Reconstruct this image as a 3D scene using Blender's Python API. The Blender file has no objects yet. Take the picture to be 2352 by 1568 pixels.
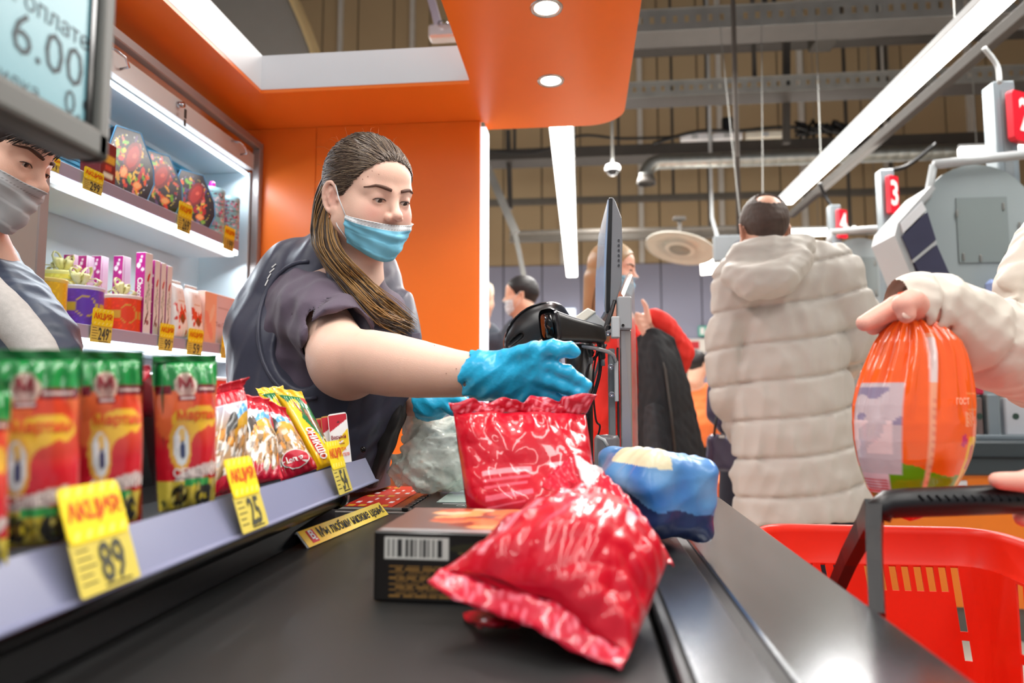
import bpy, bmesh, math, random
import numpy as np
from mathutils import Vector, Matrix
S = bpy.context.scene
C = S.collection
rnd = random.Random(7)
PI = math.pi
# ------------------------------------------------------------------ camera, world, light, exposure
CAM_Z = 1.0
YAW = math.atan(158 / 1568); PITCH = math.atan(128 / 1568)
cam_d = bpy.data.cameras.new('camera'); cam = bpy.data.objects.new('camera', cam_d); C.objects.link(cam)
cam.location = (0, 0, CAM_Z)
cam.rotation_euler = (PI / 2 + PITCH, 0, YAW)
cam_d.sensor_width = 36; cam_d.lens = 24.0; cam_d.clip_start = 0.02
cam_d.dof.use_dof = True; cam_d.dof.focus_distance = 1.28; cam_d.dof.aperture_fstop = 2.8; cam_d.dof.aperture_blades = 9
S.camera = cam
S.view_settings.view_transform = 'Standard'; S.view_settings.look = 'None'
S.view_settings.exposure = 0.0; S.view_settings.gamma = 1; S.view_settings.use_curve_mapping = False
S.cycles.use_denoising = True
S.cycles.max_bounces = 6; S.cycles.diffuse_bounces = 3; S.cycles.glossy_bounces = 3; S.cycles.transmission_bounces = 5
S.cycles.use_adaptive_sampling = True; S.cycles.adaptive_threshold = .05
S.cycles.sample_clamp_indirect = 6
wd = bpy.data.worlds.new('world'); S.world = wd; wd.use_nodes = True
wb = wd.node_tree.nodes['Background']; wb.inputs[0].default_value = (0.90, 0.94, 1.0, 1); wb.inputs[1].default_value = 0.44

def area(name, loc, rot, sx, sy, power, col=(1, 0.97, 0.93)):
    d = bpy.data.lights.new(name, 'AREA'); d.shape = 'RECTANGLE'; d.size = sx; d.size_y = sy; d.energy = power; d.color = col
    o = bpy.data.objects.new(name, d); C.objects.link(o); o.location = loc; o.rotation_euler = rot
    return o
# rows of the shop's tube lamps overhead and behind the photographer
for x_, w_ in ((-1.7, 38), (-.62, 46), (.62, 46), (1.75, 40)): area('tube_row_light', (x_, -1.0, 2.95), (math.radians(-16), 0, 0), .16, 4.0, w_)
area('tube_row_light', (2.4, 5.0, 3.6), (0, 0, 0), 0.6, 7.0, 330)
area('tube_row_light', (0.4, 6.5, 3.6), (0, 0, 0), 0.6, 6.0, 300)
area('tube_row_light', (-3.2, 5.5, 3.6), (0, 0, 0), 0.6, 6.0, 300)
for yy_ in (6.0, 9.5): area('hall_bounce_fill', (0, yy_, 2.9), (PI, 0, 0), 9, 1.2, 80, (1, .95, .88))  # added upward fill in place of bounced light, no fixture hangs here
area('tube_row_light', (-0.72, 1.7, 3.3), (0, 0, 0), 0.5, 0.9, 16)

# ------------------------------------------------------------------ pixel to point
_F = Vector((-math.sin(YAW) * math.cos(PITCH), math.cos(YAW) * math.cos(PITCH), math.sin(PITCH)))
_R = Vector((math.cos(YAW), math.sin(YAW), 0)); _U = _R.cross(_F)
def P(u, v, x=None, y=None, z=None):
    """the point of the photograph's ray (u, v) on the plane x, y or z = given"""
    d = _F + _R * ((u - 1176) / 1568) - _U * ((v - 784) / 1568)
    o = Vector((0, 0, CAM_Z))
    t = x / d.x if x is not None else y / d.y if y is not None else (z - CAM_Z) / d.z
    return o + d * t
# ------------------------------------------------------------------ materials
def lin(c):
    return tuple(((k / 255) / 12.92 if k / 255 <= .04045 else ((k / 255 + .055) / 1.055) ** 2.4) for k in c)
_m = {}
def mat(name, col=(200, 200, 200), rough=.5, metal=0., spec=.5, coat=0., emis=None, es=0., trans=0., alpha=1., ior=1.45,
        var=.06, vscale=8., bump=0., bscale=60., stretch=(1, 1, 1), attr=False, sss=0., sheen=0., wave=None, coatr=.1, detail=3):
    if name in _m: return _m[name]
    m = bpy.data.materials.new(name); m.use_nodes = True; nt = m.node_tree; N = nt.nodes; L = nt.links
    b = N['Principled BSDF']
    base = lin(col)
    b.inputs['Base Color'].default_value = (*base, 1); b.inputs['Roughness'].default_value = rough
    b.inputs['Metallic'].default_value = metal; b.inputs['IOR'].default_value = ior
    b.inputs['Specular IOR Level'].default_value = spec
    b.inputs['Coat Weight'].default_value = coat; b.inputs['Coat Roughness'].default_value = coatr
    b.inputs['Transmission Weight'].default_value = trans; b.inputs['Alpha'].default_value = alpha
    b.inputs['Subsurface Weight'].default_value = sss
    if sss: b.inputs['Subsurface Radius'].default_value = (1, .35, .2); b.inputs['Subsurface Scale'].default_value = .012
    b.inputs['Sheen Weight'].default_value = sheen
    if emis: b.inputs['Emission Color'].default_value = (*lin(emis), 1); b.inputs['Emission Strength'].default_value = es
    tc = N.new('ShaderNodeTexCoord'); mp = N.new('ShaderNodeMapping'); L.new(tc.outputs['Object'], mp.inputs[0])
    mp.inputs['Scale'].default_value = stretch
    if var or attr:
        nz = N.new('ShaderNodeTexNoise'); nz.inputs['Scale'].default_value = vscale; nz.inputs['Detail'].default_value = detail
        L.new(mp.outputs[0], nz.inputs[0])
        mr = N.new('ShaderNodeMapRange'); mr.inputs[3].default_value = 1 - var * 1.6; mr.inputs[4].default_value = 1 + var * 1.6
        L.new(nz.outputs[0], mr.inputs[0])
        mx = N.new('ShaderNodeVectorMath'); mx.operation = 'SCALE'; L.new(mr.outputs[0], mx.inputs['Scale'])
        if attr:
            at = N.new('ShaderNodeAttribute'); at.attribute_name = 'Col'; L.new(at.outputs['Color'], mx.inputs[0])
        else: mx.inputs[0].default_value = base
        L.new(mx.outputs[0], b.inputs['Base Color'])
    h = None
    if bump:
        nb = N.new('ShaderNodeTexNoise'); nb.inputs['Scale'].default_value = bscale; nb.inputs['Detail'].default_value = 3
        L.new(mp.outputs[0], nb.inputs[0]); h = nb.outputs[0]
        if wave:
            wv = N.new('ShaderNodeTexWave'); wv.inputs['Scale'].default_value = wave; wv.inputs['Distortion'].default_value = 1.5
            L.new(mp.outputs[0], wv.inputs[0]); h = wv.outputs[0]
        bp = N.new('ShaderNodeBump'); bp.inputs['Strength'].default_value = min(1, bump); bp.inputs['Distance'].default_value = .002
        L.new(h, bp.inputs['Height']); L.new(bp.outputs[0], b.inputs['Normal'])
    _m[name] = m
    return m
# ------------------------------------------------------------------ objects
_W = {}
def wm(o):
    M = Matrix.Identity(4)
    while o is not None:
        M = o.matrix_basis @ M; o = o.parent
    return M
def link(o, parent=None):
    C.objects.link(o)
    if parent is not None: o.parent = parent
    return o
def tag(o, label, cat, group=None, kind=None):
    if label: o['label'] = label
    if cat: o['category'] = cat
    if group: o['group'] = group
    if kind: o['kind'] = kind
    return o
def thing(name, label, cat, loc=(0, 0, 0), rz=0, group=None):
    o = bpy.data.objects.new(name, None); o.empty_display_size = .05; C.objects.link(o)
    o.location = loc; o.rotation_euler = (0, 0, rz)
    return tag(o, label, cat, group)
def structure(o): o['kind'] = 'structure'; return o
def mesh(name, V, F, m, parent=None, smooth=False, col=None, local=False, mats=None, midx=None):
    """V in world coordinates (or the parent's own when local)"""
    V = np.asarray(V, dtype=np.float64).reshape(-1, 3)
    if parent is not None and not local:
        Mi = np.array(wm(parent).inverted()); V = V @ Mi[:3, :3].T + Mi[:3, 3]
    me = bpy.data.meshes.new(name)
    if isinstance(F, np.ndarray):
        n, k = F.shape
        me.vertices.add(len(V)); me.vertices.foreach_set('co', V.astype(np.float32).ravel())
        me.loops.add(n * k); me.loops.foreach_set('vertex_index', F.astype(np.int32).ravel())
        me.polygons.add(n); me.polygons.foreach_set('loop_start', np.arange(0, n * k, k, dtype=np.int32))
        me.update(calc_edges=True)
    else:
        me.from_pydata([tuple(p) for p in V], [], F)
    if smooth: me.polygons.foreach_set('use_smooth', np.ones(len(me.polygons), dtype=bool))
    for mm in (mats or [m]): me.materials.append(mm)
    if midx is not None: me.polygons.foreach_set('material_index', np.asarray(midx, dtype=np.int32))
    if col is not None:
        a = me.color_attributes.new('Col', 'FLOAT_COLOR', 'POINT')
        cc = np.ones((len(V), 4), dtype=np.float32); cc[:, :3] = col; a.data.foreach_set('color', cc.ravel())
    me.update()
    return link(bpy.data.objects.new(name, me), parent)
class MB:
    """collects shapes, then build() links them as one mesh object"""
    def __init__(s): s.v = []; s.f = []; s.s = []
    def add(s, V, F, smooth=False):
        n = len(s.v); s.v += [Vector(p) for p in V]; s.f += [tuple(i + n for i in f) for f in F]; s.s += [smooth] * len(F); return s
    def box(s, lo, hi, M=None, bev=0, seg=1):
        lo = Vector(lo); hi = Vector(hi)
        if bev:
            bm = bmesh.new(); bmesh.ops.create_cube(bm, size=1)
            for w in bm.verts: w.co = Vector([(lo[i] + hi[i]) / 2 + w.co[i] * (hi[i] - lo[i]) for i in range(3)])
            bmesh.ops.bevel(bm, geom=bm.edges[:], offset=bev, segments=seg, profile=.5, affect='EDGES')
            V = [w.co.copy() for w in bm.verts]; bm.verts.index_update(); F = [tuple(w.index for w in f.verts) for f in bm.faces]; bm.free()
        else:
            V = [Vector((x, y, z)) for z in (lo.z, hi.z) for y in (lo.y, hi.y) for x in (lo.x, hi.x)]
            F = [(0, 2, 3, 1), (4, 5, 7, 6), (0, 1, 5, 4), (2, 6, 7, 3), (0, 4, 6, 2), (1, 3, 7, 5)]
        if M is not None: V = [M @ p for p in V]
        return s.add(V, F)
    def tube(s, pts, r, n=8, cap=True, sq=None):
        pts = [Vector(p) for p in pts]; rr = r if isinstance(r, (list, tuple)) else [r] * len(pts)
        V = []; F = []; prev = None
        for i, p in enumerate(pts):
            t = (pts[min(i + 1, len(pts) - 1)] - pts[max(i - 1, 0)])
            t = t.normalized() if t.length > 1e-9 else Vector((0, 0, 1))
            if prev is None:
                a = Vector((0, 0, 1)) if abs(t.z) < .9 else Vector((1, 0, 0)); a = (a - t * a.dot(t)).normalized()
            else:
                a = prev - t * prev.dot(t); a = a.normalized() if a.length > 1e-6 else Vector((1, 0, 0))
            prev = a; b = t.cross(a)
            for k in range(n):
                th = 2 * PI * (k + .5) / n
                V.append(p + (a * math.cos(th) + b * math.sin(th) * (sq or 1)) * rr[i])
        for i in range(len(pts) - 1):
            for k in range(n):
                F.append((i * n + k, i * n + (k + 1) % n, (i + 1) * n + (k + 1) % n, (i + 1) * n + k))
        if cap: F.append(tuple(reversed(range(n)))); F.append(tuple(range((len(pts) - 1) * n, len(pts) * n)))
        return s.add(V, F, n > 5)
    def lathe(s, prof, n=24, M=None, cap=False):
        V = []; F = []
        for r, z in prof:
            for k in range(n): V.append(Vector((r * math.cos(2 * PI * k / n), r * math.sin(2 * PI * k / n), z)))
        for i in range(len(prof) - 1):
            for k in range(n): F.append((i * n + k, i * n + (k + 1) % n, (i + 1) * n + (k + 1) % n, (i + 1) * n + k))
        if cap: F.append(tuple(reversed(range(n)))); F.append(tuple(range((len(prof) - 1) * n, len(prof) * n)))
        if M is not None: V = [M @ p for p in V]
        return s.add(V, F, True)
    def prism(s, poly, a, b):
        """poly: 3d points of a flat outline, swept from offset a to offset b (vectors)"""
        poly = [Vector(p) for p in poly]; a = Vector(a); b = Vector(b); n = len(poly)
        V = [p + a for p in poly] + [p + b for p in poly]
        F = [tuple(reversed(range(n))), tuple(range(n, 2 * n))] + [(i, (i + 1) % n, (i + 1) % n + n, i + n) for i in range(n)]
        return s.add(V, F)
    def quad(s, a, b, c, d): return s.add([a, b, c, d], [(0, 1, 2, 3)])
    def build(s, name, m, parent=None, col=None, local=False, bevel=0):
        o = mesh(name, [tuple(p) for p in s.v], s.f, m, parent, col=col, local=local)
        o.data.polygons.foreach_set('use_smooth', s.s); 
        if bevel:
            md = o.modifiers.new('bevel', 'BEVEL'); md.width = bevel; md.segments = 2; md.limit_method = 'ANGLE'
        return o
def frame(o, x, y, z=None):
    """matrix with origin o and axes x, y (z = x cross y)"""
    x = Vector(x).normalized(); y = Vector(y); y = (y - x * y.dot(x)).normalized(); z = x.cross(y)
    return Matrix((( x.x, y.x, z.x, o[0]), (x.y, y.y, z.y, o[1]), (x.z, y.z, z.z, o[2]), (0, 0, 0, 1)))
_tc = {}
def text(body, size, m, M, parent, name='lettering', bold=0., sx=1., align='CENTER', fn=None, res=2, off=.0006, spacing=1., fitw=None):
    """flat lettering; M maps its plane to the world, or fn(x, y) -> point on a curved surface"""
    cu = bpy.data.curves.new('lettering', 'FONT'); cu.body = body; cu.size = size; cu.align_x = align; cu.align_y = 'CENTER'
    cu.offset = bold * size; cu.resolution_u = res; cu.space_character = spacing; cu.fill_mode = 'BOTH'
    t = bpy.data.objects.new('lettering', cu); C.objects.link(t)
    dg = bpy.context.evaluated_depsgraph_get(); me = bpy.data.meshes.new_from_object(t.evaluated_get(dg))
    V = [v.co.copy() for v in me.vertices]; F = [tuple(p.vertices) for p in me.polygons]
    bpy.data.objects.remove(t); bpy.data.curves.remove(cu); bpy.data.meshes.remove(me)
    if fitw and V:
        x0 = min(p.x for p in V); x1 = max(p.x for p in V); sx = fitw / (x1 - x0); cx = (x0 + x1) / 2
        for p in V: p.x -= cx
    if fn: V = [Vector(fn(p.x * sx, p.y)) for p in V]
    else: V = [M @ Vector((p.x * sx, p.y, off)) for p in V]
    if not V: return None
    return mesh(name, [tuple(p) for p in V], F, m, parent)
def dup(root, loc=None, rz=None, label=None, M=None):
    r = root.copy(); C.objects.link(r)
    if M is not None: r.matrix_basis = M
    if loc is not None: r.location = loc
    if rz is not None: r.rotation_euler = (0, 0, rz)
    if label: r['label'] = label
    def rec(a, b):
        for ch in list(a.children):
            if ch == b: continue
            c = ch.copy(); C.objects.link(c); c.parent = b; rec(ch, c)
    rec(root, r)
    return r
# ------------------------------------------------------------------ signed distance fields -> continuous surfaces
def A(p): return np.array(p, dtype=np.float64)
def cone(a, b, ra, rb):
    a = A(a); b = A(b); ab = b - a; L = float(ab @ ab) + 1e-12
    def f(p):
        t = np.clip(((p - a) @ ab) / L, 0, 1)
        return np.linalg.norm(p - a - t[:, None] * ab, axis=1) - (ra + (rb - ra) * t)
    return f
def chain(pts, rs):
    fs = [cone(pts[i], pts[i + 1], rs[i], rs[i + 1]) for i in range(len(pts) - 1)]
    return lambda p: np.min([f(p) for f in fs], axis=0)
def ell(c, r, R=None):
    c = A(c); r = A(r); R = None if R is None else np.array(R)[:3, :3]
    def f(p):
        q = p - c
        if R is not None: q = q @ R
        k0 = np.linalg.norm(q / r, axis=1); k1 = np.linalg.norm(q / (r * r), axis=1)
        return k0 * (k0 - 1) / (k1 + 1e-9)
    return f
def rbox(c, h, rad, R=None):
    c = A(c); h = A(h); R = None if R is None else np.array(R)[:3, :3]
    def f(p):
        q = p - c
        if R is not None: q = q @ R
        q = np.abs(q) - (h - rad)
        return np.linalg.norm(np.maximum(q, 0), axis=1) + np.minimum(q.max(axis=1), 0) - rad
    return f
def plane(o, n):
    o = A(o); n = A(n) / np.linalg.norm(A(n))
    return lambda p: (p - o) @ n
def xf(f, M):
    """field f given in local coordinates, placed by matrix M (rotation, translation, uniform scale)"""
    s = M.to_scale()[0]; Mi = np.array(M.inverted())
    return lambda p: f(p @ Mi[:3, :3].T + Mi[:3, 3]) * s
def smin(a, b, k):
    h = np.maximum(k - np.abs(a - b), 0) / k
    return np.minimum(a, b) - h * h * k * .25
class Field:
    def __init__(s): s.ops = []; s.post = []
    def u(s, f, k=.01): s.ops.append(('u', f, k)); return s
    def sub(s, f, k=.005): s.ops.append(('s', f, k)); return s
    def isect(s, f, k=.004): s.ops.append(('i', f, k)); return s
    def disp(s, f): s.post.append(f); return s
    def __call__(s, p, groups=None):
        d = np.full(len(p), .5)
        for op, f, k in s.ops:
            if groups is not None:
                cen, bl, rad = groups            # block centres, points per block, block radius
                fc = f(cen)
                if op == 'u': on = fc < rad * 1.5 + k + .03
                elif op == 's': on = fc < rad * 1.5 + k
                else: on = fc > -(rad * 1.5 + k)
                idx = np.repeat(on, bl)
                if not on.any(): continue
                q = p[idx]; g = f(q); dd = d[idx]
                d[idx] = smin(dd, g, k) if op == 'u' else -smin(-dd, g, k) if op == 's' else -smin(-dd, -g, k)
            else:
                g = f(p)
                d = smin(d, g, k) if op == 'u' else -smin(-d, g, k) if op == 's' else -smin(-d, -g, k)
        for f in s.post: d = d + f(p)
        return d
def netmesh(F, lo, hi, h):
    """sparse surface nets over the box lo..hi with cell size h"""
    B = 8; lo = A(lo); hi = A(hi); nb = np.ceil((hi - lo) / (h * B)).astype(int)
    g = np.stack(np.meshgrid(*[np.arange(n) for n in nb], indexing='ij'), -1).reshape(-1, 3)
    cen = lo + (g + .5) * h * B; rad = h * B * .5 * 1.732
    dc = F(cen) if isinstance(F, Field) else F(cen)
    g = g[np.abs(dc) < rad * 1.6 + .012]; cen = lo + (g + .5) * h * B
    r = np.arange(B + 1); off = np.stack(np.meshgrid(r, r, r, indexing='ij'), -1).reshape(-1, 3)
    vals = []
    step = 1500
    for i in range(0, len(g), step):
        gg = g[i:i + step]; pts = (lo + ((gg[:, None, :] * B + off[None]) * h)).reshape(-1, 3)
        d = F(pts, (cen[i:i + step], len(off), rad)) if isinstance(F, Field) else F(pts)
        vals.append(d.reshape(len(gg), B + 1, B + 1, B + 1))
    v = np.concatenate(vals); ins = v < 0
    c8 = [(0, 0, 0), (1, 0, 0), (0, 1, 0), (1, 1, 0), (0, 0, 1), (1, 0, 1), (0, 1, 1), (1, 1, 1)]
    cnt = sum(ins[:, a:a + B, b:b + B, c:c + B].astype(np.int8) for a, b, c in c8)
    bi, ci, cj, ck = np.nonzero((cnt > 0) & (cnt < 8))
    cv = np.stack([v[bi, ci + a, cj + b, ck + c] for a, b, c in c8], 1)
    pos = np.zeros((len(bi), 3)); n = np.zeros(len(bi)); C8 = A(c8)
    for i, j in [(0, 1), (2, 3), (4, 5), (6, 7), (0, 2), (1, 3), (4, 6), (5, 7), (0, 4), (1, 5), (2, 6), (3, 7)]:
        a = cv[:, i]; b = cv[:, j]; m = (a < 0) != (b < 0); t = np.where(m, a / np.where(a == b, 1, a - b), 0)
        pos += np.where(m[:, None], C8[i] + t[:, None] * (C8[j] - C8[i]), 0); n += m
    cell = g[bi] * B + np.stack([ci, cj, ck], 1)
    V = lo + (cell + pos / n[:, None]) * h
    D = nb * B + 2
    key = lambda q: (q[:, 0].astype(np.int64) * D[1] + q[:, 1]) * D[2] + q[:, 2]
    k = key(cell); order = np.argsort(k); ks = k[order]
    Fs = []
    for ax in range(3):
        e = [0, 0, 0]; e[ax] = 1
        a = ins[:, :B, :B, :B]; b = ins[:, e[0]:B + e[0], e[1]:B + e[1], e[2]:B + e[2]]
        bi, i, j, l = np.nonzero(a != b); s = a[bi, i, j, l]
        base = g[bi] * B + np.stack([i, j, l], 1)
        u_, w_ = [(1, 2), (2, 0), (0, 1)][ax]; q = []; ok = np.ones(len(base), bool)
        for du, dw in [(0, 0), (-1, 0), (-1, -1), (0, -1)]:
            c = base.copy(); c[:, u_] += du; c[:, w_] += dw; kk = key(c)
            p = np.clip(np.searchsorted(ks, kk), 0, len(ks) - 1); ok &= (ks[p] == kk) & (c.min(1) >= 0); q.append(order[p])
        q = np.stack(q, 1)[ok]; s = s[ok]; q[~s] = q[~s][:, ::-1]; Fs.append(q)
    return V, np.concatenate(Fs)
def sdf_object(name, F, lo, hi, h, m, parent=None, colfn=None, relax=0, crop=None):
    V, Q = netmesh(F, lo, hi, h)
    if crop is not None:
        ok = crop(V)[Q].all(axis=1); Q = Q[ok]; used = np.unique(Q); mp = np.full(len(V), -1); mp[used] = np.arange(len(used)); V = V[used]; Q = mp[Q]
    return mesh(name, V, Q, m, parent, smooth=True, col=(None if colfn is None else colfn(V)))
def waves(seed, n, fmin, fmax, amp, dirs=None):
    """a cheap smooth noise: a sum of sines in random directions"""
    r = np.random.RandomState(seed); K = []
    for _ in range(n):
        d = r.normal(size=3) * (1 if dirs is None else A(dirs)); d /= np.linalg.norm(d) + 1e-9
        K.append((d * r.uniform(fmin, fmax), r.uniform(0, 6.28), r.uniform(.5, 1)))
    def f(p):
        o = 0
        for k, ph, a in K: o = o + a * np.sin(p @ k + ph)
        return o * amp / n ** .5
    return f
def creases(seed, n, fmin, fmax, amp, dirs=None, sharp=1.):
    r = np.random.RandomState(seed); K = []
    for _ in range(n):
        d = r.normal(size=3) * (1 if dirs is None else A(dirs)); d /= np.linalg.norm(d) + 1e-9
        e = r.normal(size=3); e *= r.uniform(.3, 1) * fmin / np.linalg.norm(e)
        K.append((d * r.uniform(fmin, fmax), e, r.uniform(0, 6.28), r.uniform(0, 6.28)))
    def f(p):
        o = 0
        for k, e, ph, q in K: o = o + np.abs(np.sin(p @ k + ph + 1.5 * np.sin(p @ e + q))) ** sharp
        return (o / n - .6) * amp
    return f
# ------------------------------------------------------------------ shared materials
M_orange = mat('orange_laminate', (250, 122, 36), rough=.32, spec=.45, var=.02)
M_white = mat('white_laminate', (226, 228, 232), rough=.5, var=.015)
M_tube = mat('lit_tube', (255, 255, 255), emis=(255, 250, 240), es=9, var=0)
M_tubefar = mat('lit_tube_far', (255, 255, 255), emis=(255, 248, 236), es=6, var=0)
M_led = mat('lit_led', (255, 255, 255), emis=(226, 242, 255), es=5, var=0)
M_galv = mat('galvanised_steel', (140, 140, 136), rough=.45, metal=.5, var=.18, vscale=5)
M_darkm = mat('dark_steel', (74, 70, 66), rough=.5, metal=.4, var=.1)
M_greym = mat('grey_paint', (120, 126, 130), rough=.45, var=.04)
M_lgrey = mat('light_grey_paint', (176, 180, 182), rough=.4, var=.03)
M_blackp = mat('black_plastic', (17, 17, 19), rough=.32, var=.1, bump=.15, bscale=900)
M_blackg = mat('black_gloss', (12, 12, 14), rough=.12, var=.05)
M_cream = mat('cream_plastic', (222, 218, 204), rough=.45, var=.03)
M_grey = mat('grey_plastic', (112, 115, 118), rough=.45, var=.04)
M_chrome = mat('chrome', (200, 200, 205), rough=.12, metal=1, var=0)
M_red = mat('red_sign', (214, 28, 48), rough=.4, var=.03)
M_whitep = mat('white_print', (240, 240, 238), rough=.5, var=0)
M_blackpr = mat('black_print', (30, 30, 32), rough=.6, var=0)
# ------------------------------------------------------------------ the hall
o = mesh('floor', [(-9, -3, 0), (9, -3, 0), (9, 12.2, 0), (-9, 12.2, 0)], [(0, 1, 2, 3)],
         mat('floor_tile', (196, 190, 178), rough=.3, var=.05, vscale=2)); structure(o)
fj = MB()
for i in range(21): fj.box((-9 + i * .9 - .004, -3, 0), (-9 + i * .9 + .004, 12.1, .0012))
for i in range(17): fj.box((-9, -3 + i * .9 - .004, 0), (9, -3 + i * .9 + .004, .0012))
fj.build('tile_joint', mat('joint', (120, 116, 108), rough=.8), o)['kind'] = 'stuff'
WY = 12.0; zb = P(1500, 605, y=WY).z
o = MB().box((-9, WY, 0), (9, WY + .2, 8.6)).build('wall_back', mat('seam_dark', (92, 84, 72), rough=.8)); structure(o)
M_beige = mat('beige_panel', (172, 150, 118), rough=.6, var=.05, vscale=.7)
M_slate = mat('slate_panel', (150, 152, 174), rough=.55, var=.03, vscale=.7)
for i in range(26):
    x0 = -8.95 + i * .69
    MB().box((x0 + .012, WY - .03, zb), (x0 + .678, WY, 8.55), bev=.006).build('panel', M_beige, o)
    MB().box((x0 + .008, WY - .05, 0.02), (x0 + .682, WY, zb - .01), bev=.006).build('panel', M_slate, o)
for i in range(13):
    x0 = -8.95 + i * 1.38 + .69 * .5 - .02
    MB().box((x0, WY - .1, zb), (x0 + .085, WY - .03, 8.55)).build('post', mat('pale_post', (196, 192, 186), rough=.5), o)
structure(MB().box((-9.2, -3, 0), (-9, 12.2, 8.6)).build('wall_left', M_beige))
structure(MB().box((9, -3, 0), (9.2, 12.2, 8.6)).build('wall_right', M_beige))
structure(MB().box((-9.2, -3, 8.6), (9.2, 12.2, 8.7)).build('ceiling', mat('ceiling_sheet', (96, 86, 72), rough=.7, var=.08)))

# ------------------------------------------------------------------ the orange kiosk behind the till
KY = 2.5; KZ = 2.052; CX = -1.231; CB = -1.455
xe = P(1103, 700, y=KY).x
w = structure(MB().box((-1.5, KY + .02, 0), (xe - .03, KY + .06, KZ + .02)).build('wall_kiosk', M_orange))
xs = P(727, 300, y=KY).x
for a, b in ((-1.5, xs - .001), (xs + .001, xe - .002)):
    MB().box((a, KY, 0), (b, KY + .02, KZ - .001), bev=.0008).build('panel', M_orange, w)
MB().box((xe, KY - .01, 0), (xe + .022, KY + .07, KZ - .03)).build('edge_light', mat('edge_glow', (250, 250, 250), emis=(235, 240, 255), es=1.1, var=0), w)
# canopy: left and back soffits with white fascia, and the main rounded board with downlights
FX = -1.097; FY = 2.195; XL = -.360; XR = .168
cp = thing('canopy', 'orange overhead canopy with white inner edges and round downlights above the till', 'canopy', (-.5, 2, KZ))
MB().box((-1.5, FY, KZ), (XL - .001, KY + .02, KZ + .012)).build('soffit_panel', M_orange, cp)
MB().box((-1.5, .7, KZ), (FX, FY - .001, KZ + .012)).build('soffit_panel', M_orange, cp)
MB().box((FX, FY - .0006, KZ + .0125), (XL, FY + .03, KZ + .135)).build('fascia', M_white, cp)['label'] = 'white inner edge board'
MB().box((FX - .03, .7, KZ + .0125), (FX + .0006, FY + .03, KZ + .135)).build('fascia', M_white, cp)['label'] = 'white inner edge board'
R = .14; yb = 2.585
poly = [(XL, .7), (XR, .7)] + [(XR - R + R * math.cos(a), yb - R + R * math.sin(a)) for a in [i * PI / 24 for i in range(13)]] + [(XL, yb)]
MB().prism([(x, y, KZ - .004) for x, y in poly], (0, 0, 0), (0, 0, .05)).build('soffit_board', M_orange, cp)
MB().tube([(x, y, KZ + .022) for x, y in poly[1:-1]], .026, n=4, sq=.12).build('edge_trim', mat('edge_grey', (150, 140, 134), rough=.4), cp)
M_ring = mat('lamp_ring', (190, 192, 188), rough=.25, metal=.8)
for u, v in ((1255, 18), (1265, 185)):
    p = P(u, v, z=KZ - .004)
    r = MB().lathe([(.032, .004), (.034, -.003), (.043, -.004), (.045, 0)], 32, Matrix.Translation(p)).build('downlight', M_ring, cp)
    MB().lathe([(.0001, -.001), (.032, -.001)], 32, Matrix.Translation(p)).build('lens', mat('lit_lens', (255, 255, 255), emis=(255, 250, 240), es=22, var=0), r)
    d = bpy.data.lights.new('downlight_beam', 'SPOT'); d.energy = 14; d.spot_size = 2.2; d.spot_blend = 1; d.shadow_soft_size = .03; d.color = (1, .97, .93)
    q = bpy.data.objects.new('downlight_beam', d); C.objects.link(q); q.location = p - Vector((0, 0, .02))
for yy in (1.25, .9):   # the same row goes on towards the photographer
    d = bpy.data.lights.new('downlight_beam', 'SPOT'); d.energy = 14; d.spot_size = 2.2; d.spot_blend = 1; d.shadow_soft_size = .03; d.color = (1, .97, .93)
    q = bpy.data.objects.new('downlight_beam', d); C.objects.link(q); q.location = (-.09, yy, KZ - .03)

# ------------------------------------------------------------------ lit display cabinet
M_frame = mat('cabinet_frame', (158, 150, 148), rough=.35, metal=.3, var=.03)
M_cabw = mat('cabinet_white', (212, 226, 232), rough=.35, var=.02)
M_teal = mat('teal_slat', (70, 150, 182), rough=.45, var=.05)
M_rail = mat('price_rail', (168, 164, 184), rough=.3, var=.03)
cab = thing('display_cabinet', 'tall lit display cabinet with gifts and price rails left of the orange wall', 'cabinet', (CX, 2, 0))
CY0 = 1.447; CY1 = 2.498; ZT = 1.990
f = MB(); f.box((CX - .03, .85, ZT - .03), (CX, CY1, ZT), bev=.003); f.box((CX - .03, CY1 - .03, 0), (CX, CY1, ZT - .03), bev=.003)
f.box((CX - .03, CY0 - .03, 0), (CX, CY0, ZT - .03), bev=.003)
f.build('frame', M_frame, cab)
MB().box((CB - .02, .85, 0), (CB, CY1, ZT)).build('back_panel', M_cabw, cab)
MB().box((CB, CY1 - .045, .3), (CX - .031, CY1 - .031, 1.862)).build('side_panel', M_cabw, cab)
MB().box((CB, CY0 - .03, .3), (CX - .03, CY0 - .01, 1.862)).build('side_panel', M_cabw, cab)
MB().box((CB, .85, 1.863), (CX - .06, CY1 - .03, 1.88)).build('top_panel', M_cabw, cab)
MB().box((CX - .03, .85, .0), (CX - .002, CY0 - .03, ZT - .03)).build('front_panel', mat('panel_grey', (168, 166, 160), rough=.5, var=.02), cab)
hd = MB().box((CX - .05, .85, 1.876), (CX - .022, CY1 - .031, 1.937)).build('header', mat('header_white', (214, 210, 208), rough=.4, var=.02), cab)
for k in range(18):
    z0 = 1.60 + k * .0138
    MB().box((CB, CY0, z0), (CB + .006, CY1 - .046, z0 + .0115), bev=.002).build('slat', M_teal, cab)
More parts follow.
